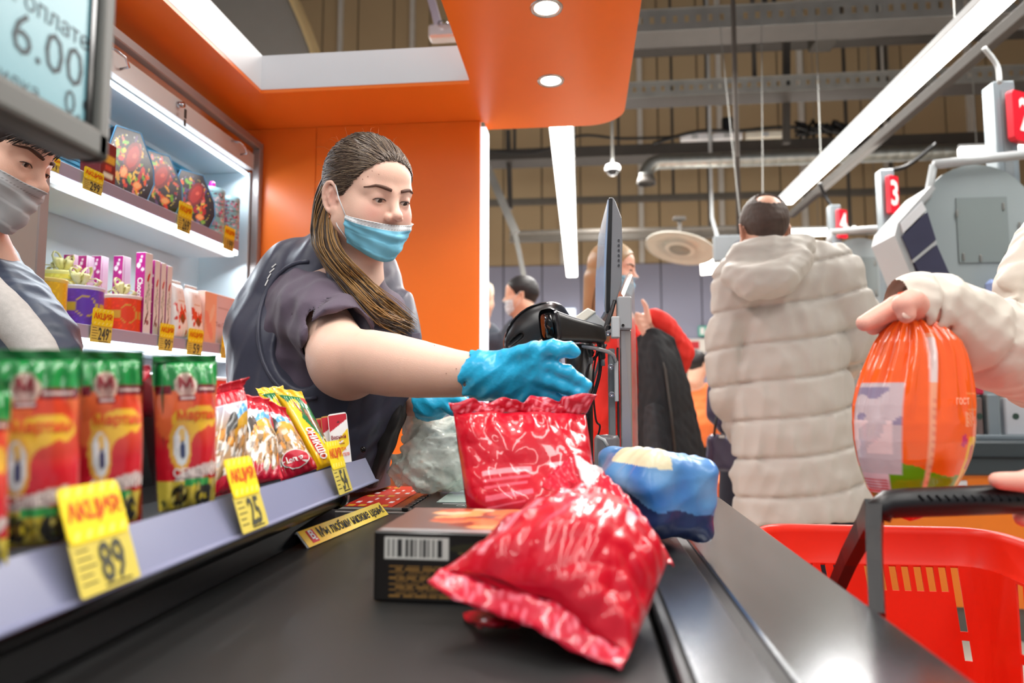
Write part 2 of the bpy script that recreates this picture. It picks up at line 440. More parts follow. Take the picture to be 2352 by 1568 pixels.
for yy, zz in ((P(275, 115, x=CX).y, 1.925), (P(555, 330, x=CX).y, 1.925)):
    MB().tube([(CX - .022, yy - .035, zz), (CX + .004, yy - .02, zz), (CX + .01, yy + .01, zz - .008), (CX + .004, yy + .035, zz - .022), (CX - .022, yy + .036, zz - .026)], .0035, n=8).build('handle', M_chrome, cab)
py = P(424, 238, x=CX).y
lk = MB().lathe([(.0001, .02), (.009, .02), (.011, 0)], 16, Matrix.Translation((CX - .022, py, 1.915)) @ Matrix.Rotation(PI / 2, 4, 'Y')).build('lock', M_chrome, cab)
MB().box((CX, py - .002, 1.872), (CX + .003, py + .010, 1.902), bev=.001).box((CX + .001, py - .004, 1.846), (CX + .004, py + .006, 1.868), bev=.001).build('key', M_darkm, lk)
MB().box((CX - .050, CY0 + .0, 1.852), (CX - .040, CY1 - .05, 1.862)).build('led_strip', M_led, cab)
SH = [(1.559, CY0, 2.33), (1.178, CY0, CY1 - .05), (.985, CY0, CY1 - .05)]
for z, y0, y1 in SH:
    s_ = MB().box((CB + .007, y0, z - .052), (CX - .017, y1, z - .02)).box((CB + .007, y0, z - .02), (CX - .008, y1, z - .004)).build('shelf', M_cabw, cab)
    MB().box((CX - .008, y0, z - .030), (CX, y1, z + .004), bev=.0015).build('price_rail', M_rail, s_)
    MB().box((CX - .016, y0, z - .046), (CX - .004, y1, z - .0305)).build('led_strip', M_led, s_)
for z, e in ((1.85, 6), (1.505, 5), (1.125, 4)):
    q = area('cabinet_light', (CX - .06, 1.97, z - .005), (0, math.radians(-22), 0), .03, .9, e * .5, (.86, .94, 1))

# ------------------------------------------------------------------ checkout counter and belt
M_belt = mat('belt_rubber', (40, 40, 40), rough=.30, spec=.6, var=.16, vscale=5, bump=.25, bscale=1200)
M_steel = mat('brushed_steel', (150, 154, 158), rough=.14, metal=.92, var=.08, vscale=6, bump=.05, bscale=300, stretch=(6, 1, 1))
M_steel2 = mat('dull_steel', (122, 124, 128), rough=.2, metal=.85, var=.08, bump=.1, bscale=300, stretch=(6, 1, 1))
ZB = .79
belt = thing('checkout_counter', 'checkout counter with a black conveyor belt and brushed steel side rail', 'counter', (0, .6, 0))
yend = P(960, 1179, z=ZB).y
MB().box((-.60, -.8, .60), (.066, yend - .004, ZB), bev=.004).build('conveyor_belt', M_belt, belt)
MB().box((-.60, -.8, 0), (.285, 2.1, .60)).build('base_cabinet', M_orange, belt)
MB().box((.069, -.8, .6), (.080, yend, ZB + .006), bev=.003, seg=2).build('belt_lip', M_blackp, belt)
MB().box((.081, -.8, .6), (.143, 1.75, ZB + .001), bev=.003).build('inner_rail', M_steel2, belt)
MB().box((.1435, -.8, .6), (.1555, 1.75, ZB - .003)).build('groove', M_blackp, belt)
MB().box((.156, -.8, .755), (.2895, 1.75, ZB), bev=.004, seg=2).build('side_rail', M_steel, belt)
sr = MB(); sr.box((-.50, yend, .75), (.08, yend + .018, ZB + .002), bev=.002); sr.box((-.50, yend + .019, .75), (.08, yend + .033, ZB + .006), bev=.003)
sr.build('end_strip', mat('satin_strip', (150, 148, 145), rough=.28, metal=.9), belt)
MB().box((-.52, yend + .034, .75), (.08, 2.05, ZB + .003), bev=.002).build('work_surface', mat('dark_surface', (44, 41, 40), rough=.28, metal=.4, var=.08), belt)
# scanner plate let into the work surface
p0 = P(945, 1166, z=ZB + .009); p1 = P(1120, 1118, z=ZB + .009)
sc = thing('barcode_scanner_plate', 'black flat scanner plate with a pale glass window set in the counter', 'scanner', (p0.x, p0.y, ZB + .003))
x0 = p0.x; x1 = .066; y0 = p0.y; y1 = y0 + .30
MB().box((x0, y0, ZB + .003), (x1, y1, ZB + .011), bev=.002).build('plate', mat('plate_black', (24, 24, 26), rough=.3, var=.04), sc)
MB().box((x0 + .035, y0 + .055, ZB + .0112), (x1 - .03, y1 - .05, ZB + .0122)).build('glass_window', mat('plate_glass', (186, 208, 202), rough=.06, spec=.7, var=.02), sc)
mm = frame(Vector(((x0 + x1) / 2 - .04, y0 + .02, ZB + .0112)), (1, 0, 0), (0, 1, 0))
text('CAUTION!', .013, M_whitep, frame(Vector((x0 + .11, y0 + .02, ZB + .0112)), (1, 0, 0), (0, 1, 0)), sc, off=.0003)
MB().box((x0 + .05, y0 + .038, ZB + .0112), (x1 - .05, y0 + .040, ZB + .0116)).build('print_line', M_whitep, sc)
hx = x0 - .012
hg = thing('slotted_hinge', 'black slotted strip between the red mat and the scanner plate', 'strip', (hx, y0, ZB))
for k in range(13):
    MB().box((hx - .006 , y0 - .002 + k * .024, ZB + .003), (hx + .006, y0 + .018 + k * .024, ZB + .009), bev=.001).build('link', M_blackp, hg)
# red key sheet
q0 = P(782, 1164, z=ZB + .0036)
km = thing('key_sheet', 'red sheet with rows of yellow and white labels on the counter', 'mat', (q0.x, q0.y, ZB + .003))
kx0 = q0.x; kx1 = hx - .035
MB().box((kx0, q0.y, ZB + .003), (kx1, q0.y + .30, ZB + .0042)).build('sheet', mat('sheet_red', (206, 52, 38), rough=.4), km)
for i in range(4):
    for j in range(7):
        if (i + j * 2) % 5 == 4: continue
        a = kx0 + .008 + i * (kx1 - kx0 - .01) / 4; b = q0.y + .012 + j * .041
        MB().box((a + .004 * (j % 3), b, ZB + .0042), (a + (kx1 - kx0) / 4 - .012, b + .018, ZB + .0048)).build('label', mat('key_yellow', (226, 176, 50)) if (i * 3 + j) % 3 == 0 else M_whitep, km)
# dark blue tray behind
p = P(905, 1092, y=1.86)
tr = MB().box((p.x, 1.86, .80), (-.02, 1.98, .83), bev=.004).box((p.x, 1.852, .793), (-.02, 1.99, .80)).build('till_tray', mat('navy_tray', (44, 52, 76), rough=.3))
tag(tr, 'dark navy tray edge behind the crumpled clear bag', 'tray')
p = P(985, 1000, y=1.9)
lb = MB().box((p.x, 1.9, .833), (p.x + .15, 1.99, P(985, 938, y=1.9).z), bev=.006).build('grey_box', mat('lavender_grey', (176, 176, 190), rough=.5))
tag(lb, 'pale grey box on the navy tray behind the cashier\'s left glove', 'box')
# ------------------------------------------------------------------ overhead services of the hall
def bar(name, label, cat, u0, v0, u1, v1, z, h, d=.08, m=None, holes=False, group=None, ext=(0, 0)):
    """a cable tray or beam running across the hall at height z, seen at v0 (left end) and v1 (right end)"""
    a = P(u0, v0, z=z); b = P(u1, v1, z=z); y = (a.y + b.y) / 2
    a = P(u0, v0, y=y); b = P(u1, v1, y=y); xa = a.x - ext[0]; xb = b.x + ext[1]; zc = z
    r = thing(name, label, cat, ((xa + xb) / 2, y, zc), group=group)
    m = m or (M_galv if holes else mat('channel_steel', (104, 99, 92), rough=.5, metal=.5, var=.1))
    if holes:
        MB().box((xa, y, zc - h / 2), (xb, y + .004, zc - h * .16)).box((xa, y, zc + h * .16), (xb, y + .004, zc + h / 2)).box((xa, y - .012, zc + h / 2 - .006), (xb, y + .005, zc + h / 2)).build('side_flange', m, r)
        n = int((xb - xa) / .10); s = MB()
        for i in range(n + 1):
            s.box((xa + i * .10, y + .0005, zc - h * .17), (xa + i * .10 + .062, y + .0035, zc + h * .17))
        s.build('web', m, r)['kind'] = 'stuff'
        MB().box((xa, y + .004, zc - h / 2), (xb, y + d, zc - h / 2 + .004)).build('tray_floor', M_darkm, r)
    else:
        MB().box((xa, y, zc - h / 2), (xb, y + d, zc + h / 2), bev=.004).build('channel', m, r)
    n = max(2, int((xb - xa) / 3.2))
    for i in range(n):
        x = xa + (i + .5) * (xb - xa) / n
        MB().box((x - .02, y + d * .3, zc + h / 2), (x + .02, y + d * .3 + .04, 8.6)).build('hanger', M_darkm, r)
    return y
y1_ = bar('cable_tray', 'highest perforated steel cable tray crossing above the long slanted tube lamp', 'cable tray', 1476, 46, 2250, 8, 4.3, .20, .3, holes=True, ext=(.5, 3))
y2_ = bar('cable_tray', 'second perforated steel cable tray, under the highest one', 'cable tray', 1440, 208, 2200, 172, 4.3, .17, .3, holes=True, ext=(.3, 3))
y3_ = bar('cable_tray', 'broad dark cable tray carrying white boxes above the round duct', 'cable tray', 1120, 352, 2300, 318, 4.2, .15, .35, m=M_darkm, ext=(2, 1))
y4_ = bar('steel_channel', 'thin steel channel crossing between the round duct and the white disc', 'beam', 1120, 465, 2000, 438, 4.2, .10, .1, ext=(2, 2))
y5_ = bar('steel_channel', 'low steel channel crossing just behind the white disc', 'beam', 1170, 548, 1900, 530, 3.4, .10, .1, ext=(0, 2))
y5b = bar('steel_channel', 'short steel channel just over the lowest channel left of the monitor', 'beam', 1170, 534, 1300, 530, 3.4, .05, .06, ext=(0, 3))
y0_ = bar('roof_beam', 'broad dark roof beam at the top edge above the highest cable tray', 'beam', 1500, 75, 2300, 60, 5.2, .26, .2, m=M_darkm, ext=(.4, 3))
# slanted steel props, left of the centre lamp
def strut(label, u0, v0, u1, v1, y, r, m=M_galv, name='steel_strut', cat='strut', y1=None):
    a = P(u0, v0, y=y); b = P(u1, v1, y=y1 or y)
    if v0 < 0: a.z = 8.6
    return tag(MB().tube([a, b], r, n=4).build(name, m), label, cat)
strut('slanted galvanised strut beside the orange wall edge, left of the centre lamp', 1120, 385, 1185, 535, 8.4, .07)
strut('short slanted strut hanging below the lowest channel near the orange wall', 1183, 535, 1205, 640, 8.4, .04)
strut('dark vertical hanger rod beside the orange wall edge', 1167, 300, 1172, 480, 8.9, .045, M_darkm, 'hanger_rod', 'rod')
strut('dark square post crossing the trays right of the monitor', 1806, 60, 1806, 330, 7.6, .05, M_darkm, 'square_post', 'post')
strut('dark beam running back under the highest tray, with a boxed end', 1880, 80, 2230, 55, 6.4, .06, M_darkm, 'boxed_beam', 'beam')
MBx = MB(); a = P(1870, 55, y=6.3); b = P(1925, 95, y=6.3); MBx.box((a.x, 6.2, b.z), (b.x, 6.5, a.z), bev=.01)
tag(MBx.build('beam_box', mat('box_dark', (40, 36, 30), rough=.7)), 'dark steel box at the end of the beam under the highest tray', 'box')
# boxes and cables on the broad tray
for (u0, u1, v0, v1, lab, mm) in ((1562, 1632, 308, 334, 'white rounded box first from the left on the broad dark tray', M_white), (1636, 1706, 306, 332, 'white rounded box second from the left on the broad dark tray', M_white), (1712, 1806, 306, 330, 'cream socket strip on the broad tray beside the white boxes', M_cream)):
    a = P(u0, v0, y=y3_ - .02); b = P(u1, v1, y=y3_ - .02)
    b.z = 4.277; a.z = max(a.z, 4.37)
    e = MB().box((a.x, y3_ - .05, b.z), (b.x, y3_ + .05, a.z), bev=.02, seg=2).build('tray_box', mm)
    tag(e, lab, 'box'); c = (Vector(a) + Vector(b)) / 2
    MB().box((c.x - .05, y3_ - .056, c.z - .03), (c.x + .03, y3_ - .049, c.z + .03), bev=.004).build('cover', M_lgrey, e)
a = P(1660, 268, y=y3_); b = P(1685, 302, y=y3_)
tag(MB().box((a.x, y3_, b.z), (b.x, y3_ + .1, a.z), bev=.015).build('black_box', M_blackp), 'small black box standing above the white boxes on the tray', 'box')
def cable(label, pts, y, r, m=M_blackp, name='cable'):
    V = [P(u, v, y=y + (k % 2) * .03) for k, (u, v) in enumerate(pts)]
    cv = []
    for i in range(len(V) - 1):
        p0 = V[max(i - 1, 0)]; p1 = V[i]; p2 = V[i + 1]; p3 = V[min(i + 2, len(V) - 1)]
        for k in range(5):
            t = k / 5; cv.append(.5 * ((2 * p1) + (p2 - p0) * t + (2 * p0 - 5 * p1 + 4 * p2 - p3) * t * t + (3 * p1 - p0 - 3 * p2 + p3) * t ** 3))
    cv.append(V[-1])
    return tag(MB().tube(cv, r, n=6).build(name, m), label, 'cable')
cable('dark cable sagging along the broad tray left of the white boxes', [(1120, 345), (1230, 350), (1330, 312), (1430, 318), (1560, 314)], y3_ - .03, .018)
cable('dark cable draped over the white boxes on the broad tray', [(1500, 330), (1600, 302), (1700, 300), (1800, 292), (1930, 298)], y3_ - .09, .022)
rr = random.Random(3)
cl = thing('cable_bundle', 'tangled bundle of black cables on the broad tray beside the slanted lamp', 'cables', P(1880, 310, y=y3_ - .02))
for k in range(9):
    u = 1830; pts = []
    for i in range(9): pts.append((u + i * 18 + rr.uniform(-8, 8), 302 + rr.uniform(-26, 20)))
    V = [P(a_, b_, y=y3_ - .02 + rr.uniform(-.1, .1)) for a_, b_ in pts]
    for p in V: p.z = max(p.z, 4.305)
    MB().tube(V, .022, n=6).build('cable_loop', M_blackp, cl)
cable('dark cable hanging behind the long slanted lamp down to the second lane post', [(2260, 110), (2290, 150), (2296, 190)], 3.3, .012, M_lgrey)
cable('dark drooping cable above the number three post', [(2150, 330), (2085, 380), (2040, 392)], 4.6, .014)
cable('short dark cable above the number four post', [(1882, 420), (1895, 450), (1912, 474)], 6.0, .016)
strut('thin pale wire hanging above the balding man', 1540, -300, 1700, 500, 5.2, .004, M_galv, 'hanging_wire', 'wire')
strut('thin pale chain hanging beside the balding man', 1770, -300, 1752, 442, 5.2, .004, M_galv, 'hanging_chain', 'chain')
# round duct with an elbow
yd = 7.9; a = P(1512, 372, y=yd); b = P(2300, 345, y=yd); r_ = .085
dz = a.z
M_duct = mat('duct_foil', (150, 152, 148), rough=.35, metal=.85, var=.15, vscale=14)
dt = thing('round_duct', 'round silver air duct with a downturned elbow under the broad tray', 'duct', a)
d1 = MB(); pr = []
L_ = b.x - a.x + 1.5
prof = []
for i in range(int(L_ / .12)):
    prof += [(r_ * .97, i * .12), (r_ * 1.0, i * .12 + .02), (r_ * 1.0, i * .12 + .10), (r_ * .97, i * .12 + .115)]
d1.lathe(prof, 20, Matrix.Translation(a) @ Matrix.Rotation(PI / 2, 4, 'Y')).build('pipe', M_duct, dt)
d2 = MB(); pts = [a + Vector((.02 - .16 * math.sin(t), 0, -.16 + .16 * math.cos(t))) for t in [i * PI / 2 / 6 for i in range(7)]]
d2.tube(pts, r_, n=18, cap=False).build('elbow', M_duct, dt)
d3 = MB(); e = pts[-1]; d3.lathe([(r_, 0), (r_ * 1.25, -.06), (r_ * 1.3, -.10), (r_ * 1.15, -.10)], 20, Matrix.Translation(e)).build('outlet', M_darkm, dt)
# ventilation duct over the kiosk
pg = [P(u, v, y=6.2) for u, v in ((330, -260), (560, -260), (640, -40), (668, 20), (690, 70), (708, 118), (722, 170), (735, 230), (740, 330), (330, 330))]
vd = MB().prism(pg, (0, 0, 0), (0, .3, 0)).build('ventilation_duct', mat('duct_grey', (138, 136, 132), rough=.6, var=.03))
tag(vd, 'large grey duct with a curved edge seen through the opening above the cabinet', 'duct')
tg = MB(); tg.tube([p + Vector((.08, -.06, 0)) for p in pg[1:9]], .05, n=6).build('edge_highlight', mat('edge_highlight_beige', (190, 168, 124), rough=.6), vd)  # beige highlight on the curved edge, put in as a coloured strip
ap = thing('lamp_bracket', 'steel bracket and clear lamp end hanging in the opening beside the canopy', 'bracket', P(1010, 50, y=3.4))
MB().tube([P(975, -60, y=3.4), P(1008, 62, y=3.4)], .028, n=4).build('arm', mat('lilac_steel', (170, 160, 172), rough=.35, metal=.5), ap)
a = P(985, 58, y=3.4); b = P(1062, 86, y=3.4)
MB().box((a.x, 3.38, b.z), (b.x, 3.46, a.z), bev=.012).build('lamp_end', mat('clear_end', (196, 190, 192), rough=.15, metal=.3), ap)
MB().lathe([(.03, 0), (.03, .006), (.02, .012)], 14, Matrix.Translation(P(1018, 56, y=3.37))).build('bolt', M_chrome, ap)
# ceiling camera, sensor box
p = P(1407, 392, y=7.4)
cmx = thing('ceiling_camera', 'white dome security camera hanging above the monitor', 'camera', p)
MB().lathe([(.0001, .06), (.07, .06), (.085, .03), (.08, .0)], 20, Matrix.Translation(p)).build('housing', M_white, cmx)
MB().lathe([(.055, .0), (.05, -.03), (.03, -.048), (.0001, -.055)], 18, Matrix.Translation(p)).build('dome', M_blackg, cmx)
MB().tube([p + Vector((0, 0, .06)), p + Vector((0, 0, 1.2))], .02, n=6).build('pole', M_galv, cmx)
tag(MB().box(P(1288, 512, y=8.2), P(1300, 498, y=8.2) + Vector((0, .05, 0)), bev=.01).build('sensor_box', M_darkm), 'tiny dark sensor box left of the centre lamp', 'sensor')
# linear tube lamps
def lamp(label, x, z, y0, y1, w=.12, m=M_tube, h=.05, slots=False):
    r = thing('tube_lamp', label, 'lamp', (x, (y0 + y1) / 2, z), group=None)
    MB().box((x - w / 2 - .008, y0, z + .004), (x + w / 2 + .008, y1, z + h), bev=.006).build('housing', M_lgrey, r)
    MB().box((x - w / 2, y0 + .005, z - .012), (x + w / 2, y1 - .005, z + .003), bev=.004).build('diffuser', m, r)
    for k in range(3):
        y = y0 + (k + .5) * (y1 - y0) / 3
        MB().tube([(x, y, z + h), (x, y, z + h + 1.2)], .004, n=4).build('wire', M_galv, r)
    return r
zL = 2.8
pa = P(1797, 467, z=zL); pb = P(2295, 0, z=zL)
lamp('long glowing tube lamp slanting from the upper corner to the balding man', pa.x + .02, zL, .6, pa.y, w=.135)
pa = P(1314, 634, z=zL)
lamp('glowing tube lamp hanging upright-looking behind the monitor', pa.x, zL, 3.0, pa.y, w=.15)
# carrier rail beside the slanted lamp
MBr = MB(); xr = P(2325, 60, z=2.95).x; MBr.box((xr - .03, .8, 2.93), (xr + .03, 7.5, 3.0), bev=.004)
tag(MBr.build('carrier_rail', M_darkm), 'dark carrier rail running alongside the long slanted lamp', 'rail')
def crosslamp(label, u0, u1, v, y, h=.09):
    a = P(u0, v, y=y); b = P(u1, v, y=y)
    r = thing('tube_lamp', label, 'lamp', (a + b) / 2)
    MB().box((a.x, y, a.z - h / 2), (b.x, y + .06, a.z + h / 2), bev=.012).build('diffuser', M_tubefar, r)
    MB().box((a.x, y + .01, a.z + h / 2), (b.x, y + .05, a.z + h / 2 + .03), bev=.005).build('housing', M_lgrey, r)
    MB().tube([((a.x + b.x) / 2, y + .03, a.z + h / 2), ((a.x + b.x) / 2, y + .03, 8.6)], .006, n=4).build('wire', M_galv, r)
crosslamp('far tube lamp beside the balding man\'s ear', 1808, 1912, 534, 9.5)
crosslamp('short far tube lamp touching the number four sign', 1937, 1968, 527, 10.5)
crosslamp('short far tube lamp over the beige hood\'s edge', 1864, 1902, 577, 10.5)
crosslamp('small far lamp left of the number three post', 2002, 2030, 572, 10.8)
crosslamp('smallest far lamp right of the number three post', 2052, 2072, 571, 10.8)
crosslamp('far tube lamp beside the number two post', 2206, 2290, 347, 7.0)
crosslamp('far tube lamp end at the picture edge under the number two sign', 2334, 2420, 343, 7.0)
a = P(1622, 618, y=7.6); b = P(1660, 590, y=8.6)
sl = thing('tube_lamp', 'short tilted lamp stub right of the white disc', 'lamp', a)
MB().tube([a, b], .085, n=4).build('diffuser', M_tubefar, sl); MB().tube([b, b + Vector((-.12, 0, .5)), b + Vector((-.12, 0, 5.6))], .025, n=4).build('pole', M_lgrey, sl)
# white disc
pc = P(1562, 570, y=6.6); Mx = Matrix.Translation(pc) @ Matrix.Rotation(math.radians(-13), 4, 'X') @ Matrix.Rotation(math.radians(14), 4, 'Y')
dd = thing('ceiling_disc', 'big pale round disc lamp hanging tilted behind the monitor', 'lamp', pc)
MB().lathe([(.0001, .03), (.15, .03), (.28, .02), (.335, 0), (.335, -.012), (.30, -.008), (.16, .01), (.155, -.015), (.13, -.02), (.0001, -.022)], 40, Mx).build('disc', mat('disc_pale', (176, 172, 160), rough=.35), dd)
MB().lathe([(.0001, -.024), (.10, -.024), (.105, -.018)], 30, Mx).build('centre', mat('disc_core', (120, 116, 104), rough=.4), dd)
MB().tube([pc, pc + Vector((0, 0, .28))], .018, n=6).build('stem', M_darkm, dd)
MB().box(pc + Vector((-.06, -.03, .27)), pc + Vector((.06, .03, .31)), bev=.01).build('mount', M_darkm, dd)
# hanging dark screen behind the man's hood
a = P(1640, 540, y=5.4); b = P(1690, 600, y=5.4)
hs = MB().box((a.x, 5.4, b.z), (b.x + .25, 5.47, a.z), bev=.01).build('hanging_screen', M_greym); tag(hs, 'dark grey screen hanging behind the balding man\'s shoulder', 'screen')
MB().tube([(a.x + .2, 5.43, a.z), (a.x + .2, 5.43, 8.6)], .02, n=6).build('pole', M_darkm, hs)
MB().box((a.x + .12, 5.392, b.z + .02), (b.x + .23, 5.399, a.z - .1)).build('panel', M_blackg, hs)

# ------------------------------------------------------------------ lane posts with number signs
M_post = mat('post_steel', (140, 150, 156), rough=.3, metal=.45, var=.03)
def lane(num, u0, u1, vtop, y, su0, su1, sv0, sv1, label, slabel, z0=0):
    a = P(u0, vtop, y=y); b = P(u1, vtop, y=y)
    r = thing('lane_post', label, 'post', ((a.x + b.x) / 2, y, 0))
    MB().box((a.x, y, z0), (b.x, y + (b.x - a.x), a.z), bev=.006).build('post', M_post, r)
    MB().box((a.x + .3 * (b.x - a.x), y - .004, .8), (a.x + .7 * (b.x - a.x), y + .001, a.z - .05)).build('slot', M_greym, r)
    c0 = P(su0, sv0, y=y - .05); c1 = P(su1, sv1, y=y - .05)
    w_ = c1.x - c0.x; rt = Vector((1, .55, 0)).normalized(); h_ = c0.z - c1.z; w_ = w_ * 1.25
    o_ = Vector((c0.x, y - .055, c1.z)); up = Vector((0, 0, 1)); nn = rt.cross(up)
    k = .09 * w_
    pl = [o_ + rt * k, o_ + rt * (w_ - k), o_ + rt * w_ + up * k, o_ + rt * w_ + up * (h_ - k), o_ + rt * (w_ - k) + up * h_, o_ + rt * k + up * h_, o_ + up * (h_ - k), o_ + up * k]
    s = MB().prism(pl, (0, 0, 0), -nn * .03).build('number_sign', M_red)
    tag(s, slabel, 'sign')
    M = frame(o_ + rt * w_ / 2 + up * h_ / 2 + nn * .001, rt, up)
    text(num, h_ * .92, M_whitep, M, s, bold=.02, sx=.72)
lane('2', 2281, 2331, 186, 3.46, 2322, 2400, 205, 318, 'steel lane post in front at the right with the number two sign', 'red sign with a white number 2, cut by the picture edge', z0=.66)
lane('3', 2022, 2054, 388, 4.46, 2042, 2070, 402, 488, 'steel lane post carrying the number three sign', 'red sign with a white number three')
lane('4', 1906, 1931, 470, 5.9, 1926, 1950, 480, 545, 'steel lane post carrying the number four sign, farthest one', 'red sign with a white number four, smallest and farthest')
# rounded partition screens
M_screen = mat('screen_grey', (150, 160, 162), rough=.3, var=.02)
M_screen2 = mat('screen_grey_dark', (128, 138, 138), rough=.35, var=.02)
def roundscreen(uc, vt, ul, ur, vb, y, label):
    T = P(uc, vt, y=y); Lx = P(ul, 700, y=y).x; Rx = P(ur, 700, y=y).x; zb_ = P(uc, vb, y=y).z
    cx = T.x; poly = []
    r = (Rx - Lx) * .5 * .78
    for i in range(17):
        t = PI * i / 16; poly.append(Vector((cx + r * math.cos(t), y, T.z - r + r * math.sin(t))))
    poly += [Vector((Lx, y, zb_)), Vector((Rx, y, zb_))]
    rt = thing('partition_screen', label, 'screen', (cx, y, zb_))
    MB().prism(poly, (0, 0, 0), (0, .02, 0)).build('board', M_screen, rt)
    s = (Rx - Lx) / .7
    pn = MB().box((cx - .10 * s, y - .006, T.z - .50 * s), (cx + .14 * s, y - .0005, T.z - .17 * s)).build('back_plate', M_screen2, rt)
    for dx, dz in ((-.10, -.25), (.12, -.22), (-.08, -.47), (.12, -.47), (0, -.48), (.19, -.32)):
        MB().box((cx + dx * s - .006, y - .012, T.z + dz * s - .018), (cx + dx * s + .006, y - .006, T.z + dz * s + .018), bev=.003).build('clip', M_galv, rt)
roundscreen(2238, 378, 2075, 2420, 905, 3.4, 'large grey rounded screen behind the reaching beige sleeve')
roundscreen(1972, 546, 1872, 2070, 900, 4.8, 'smaller grey rounded screen behind the white coat\'s shoulder')
# white support rails of the screens
for (u0, v0, u1, v1, y, lab) in ((2145, 378, 2380, 352, 3.36, 'pale horizontal rail on top of the large rounded screen'), (1908, 533, 2075, 520, 4.76, 'pale horizontal rail reaching the number three post')):
    a = P(u0, v0, y=y); b = P(u1, v1, y=y)
    e = MB().tube([a, b], .022, n=10).build('support_rail', M_lgrey); tag(e, lab, 'rail')
    MB().tube([a + Vector((0, .0, 0)), a + Vector((-.02, .03, -.14)), a + Vector((-.22, .05, -.34))] if y < 4 else [a, a + Vector((-.02, 0, -.1))], .018, n=8).build('bend', M_lgrey, e)
# slanted dark dispenser beside the large screen
def slab(name, pts, y, th, m, parent, tilt=0.):
    V = [P(u, v, y=y) for u, v in pts]
    return MB().prism(V, (0, 0, 0), (tilt, th, 0)).build(name, m, parent)
ds = thing('shelf_dispenser', 'slanted dark shelf dispenser with a white edge beside the large rounded screen', 'dispenser', P(2120, 640, y=3.2))
slab('frame', [(2055, 540), (2062, 512), (2140, 425), (2150, 432), (2082, 512), (2074, 548), (2110, 642), (2098, 645)], 3.2, .25, M_lgrey, ds)
slab('white_edge', [(2070, 512), (2118, 462), (2128, 482), (2075, 535)], 3.19, .2, M_white, ds)
M_pur = mat('dark_violet_panel', (62, 62, 84), rough=.25, var=.1)
slab('panel', [(2072, 542), (2130, 486), (2150, 550), (2096, 596)], 3.19, .18, M_pur, ds)
slab('panel', [(2100, 602), (2152, 562), (2186, 640), (2120, 644)], 3.19, .18, M_pur, ds)
slab('ledge', [(2096, 597), (2150, 552), (2153, 558), (2099, 603)], 3.185, .1, M_lgrey, ds)

# ------------------------------------------------------------------ neighbouring lane counter (right)
ny = 3.06
lx = P(1952, 1180, y=ny).x
nb = thing('neighbour_counter', 'orange checkout counter of the next lane behind the basket', 'counter', (lx, ny, 0))
zt = P(2200, 1090, y=ny).z; zk = P(2175, 1393, y=ny).z
M_or2 = mat('orange_front', (240, 126, 26), rough=.35, var=.02)
MB().box((lx, ny, zk), (5.2, ny + .8, zt)).build('front_panel', M_or2, nb)
MB().box((lx + .02, ny + .04, 0), (5.2, ny + .8, zk)).build('kick_plate', mat('kick_grey', (104, 104, 98), rough=.5), nb)
zb2 = P(2230, 1012, y=ny).z
MB().box((P(2190, 1050, y=ny).x, ny - .03, zt), (5.2, ny + .5, zb2), bev=.008).build('bumper', mat('bumper_grey', (54, 62, 66), rough=.4), nb)
MB().box((P(2190, 1050, y=ny).x, ny - .036, zt + .07), (5.2, ny - .028, zt + .078)).build('bumper_groove', M_blackp, nb)
a = P(2190, 1103, y=ny - .006); b = P(2223, 1128, y=ny - .006)
MB().box((a.x, ny - .008, b.z), (b.x, ny, a.z), bev=.003).build('sticker', M_white, nb)
MB().box((a.x + .008, ny - .0095, b.z + .008), (b.x - .008, ny - .0079, b.z + .02)).build('sticker_band', M_red, nb)
# shelf unit with goods standing on the neighbour counter
y_ = ny + .1
su = thing('goods_rack', 'grey metal goods rack on the next lane counter under the beige sleeve', 'rack', (P(2290, 1010, y=y_).x, y_, zb2))
for u0, u1, v0 in ((2266, 2300, 905), (2225, 2232, 890)):
    a = P(u0, v0, y=y_); b = P(u1, 1010, y=y_); MB().box((a.x, y_, zb2), (b.x, y_ + .25, a.z), bev=.004).build('upright', M_post, su)
a = P(2228, 1002, y=y_); MB().box((a.x, y_ - .01, zb2), (4.5, y_ + .3, zb2 + .02), bev=.003).build('shelf', M_post, su)
MB().box((P(2225, 900, y=y_).x, y_ + .25, zb2), (4.5, y_ + .26, P(2225, 690, y=y_).z)).build('back_panel', M_screen, su)
for k, (u0, u1, v0, v1, col, lab) in enumerate(((2196, 2226, 862, 940, (210, 205, 40), 'yellow-green packet beside the orange bag on the goods rack'), (2200, 2224, 944, 1004, (120, 60, 60), 'brownish packet under the yellow-green one on the goods rack'), (2236, 2262, 872, 906, (196, 40, 70), 'crimson packet at the middle of the goods rack'), (2238, 2262, 912, 1000, (120, 100, 96), 'dull tan packet on the lower rack shelf'), (2304, 2360, 880, 906, (240, 226, 40), 'yellow price card reading 59 at the goods rack end'), (2306, 2360, 912, 1000, (188, 190, 196), 'silvery packet at the goods rack end'))):
    a = P(u0, v0, y=y_ + .02); b = P(u1, v1, y=y_ + .02)
    g = MB().box((a.x, y_ + .02, b.z), (b.x, y_ + .06, a.z), bev=.006).build('packet' if k != 4 else 'price_card', mat('goods%d' % k, col, rough=.3)); tag(g, lab, 'packet' if k != 4 else 'price tag')
    if k == 4: text('59', .045, M_blackpr, frame(Vector(((a.x + b.x) / 2 - .02, y_ + .019, (a.z + b.z) / 2)), (1, 0, 0), (0, 0, 1)), g, bold=.01)
    elif k in (0, 3, 5): MB().lathe([(.0001, 0), (.014, 0)], 14, Matrix.Translation(((a.x + b.x) / 2, y_ + .019, (a.z + b.z) / 2)) @ Matrix.Rotation(PI / 2, 4, 'X')).build('print', mat('goods_print', (50, 70, 60)), g)
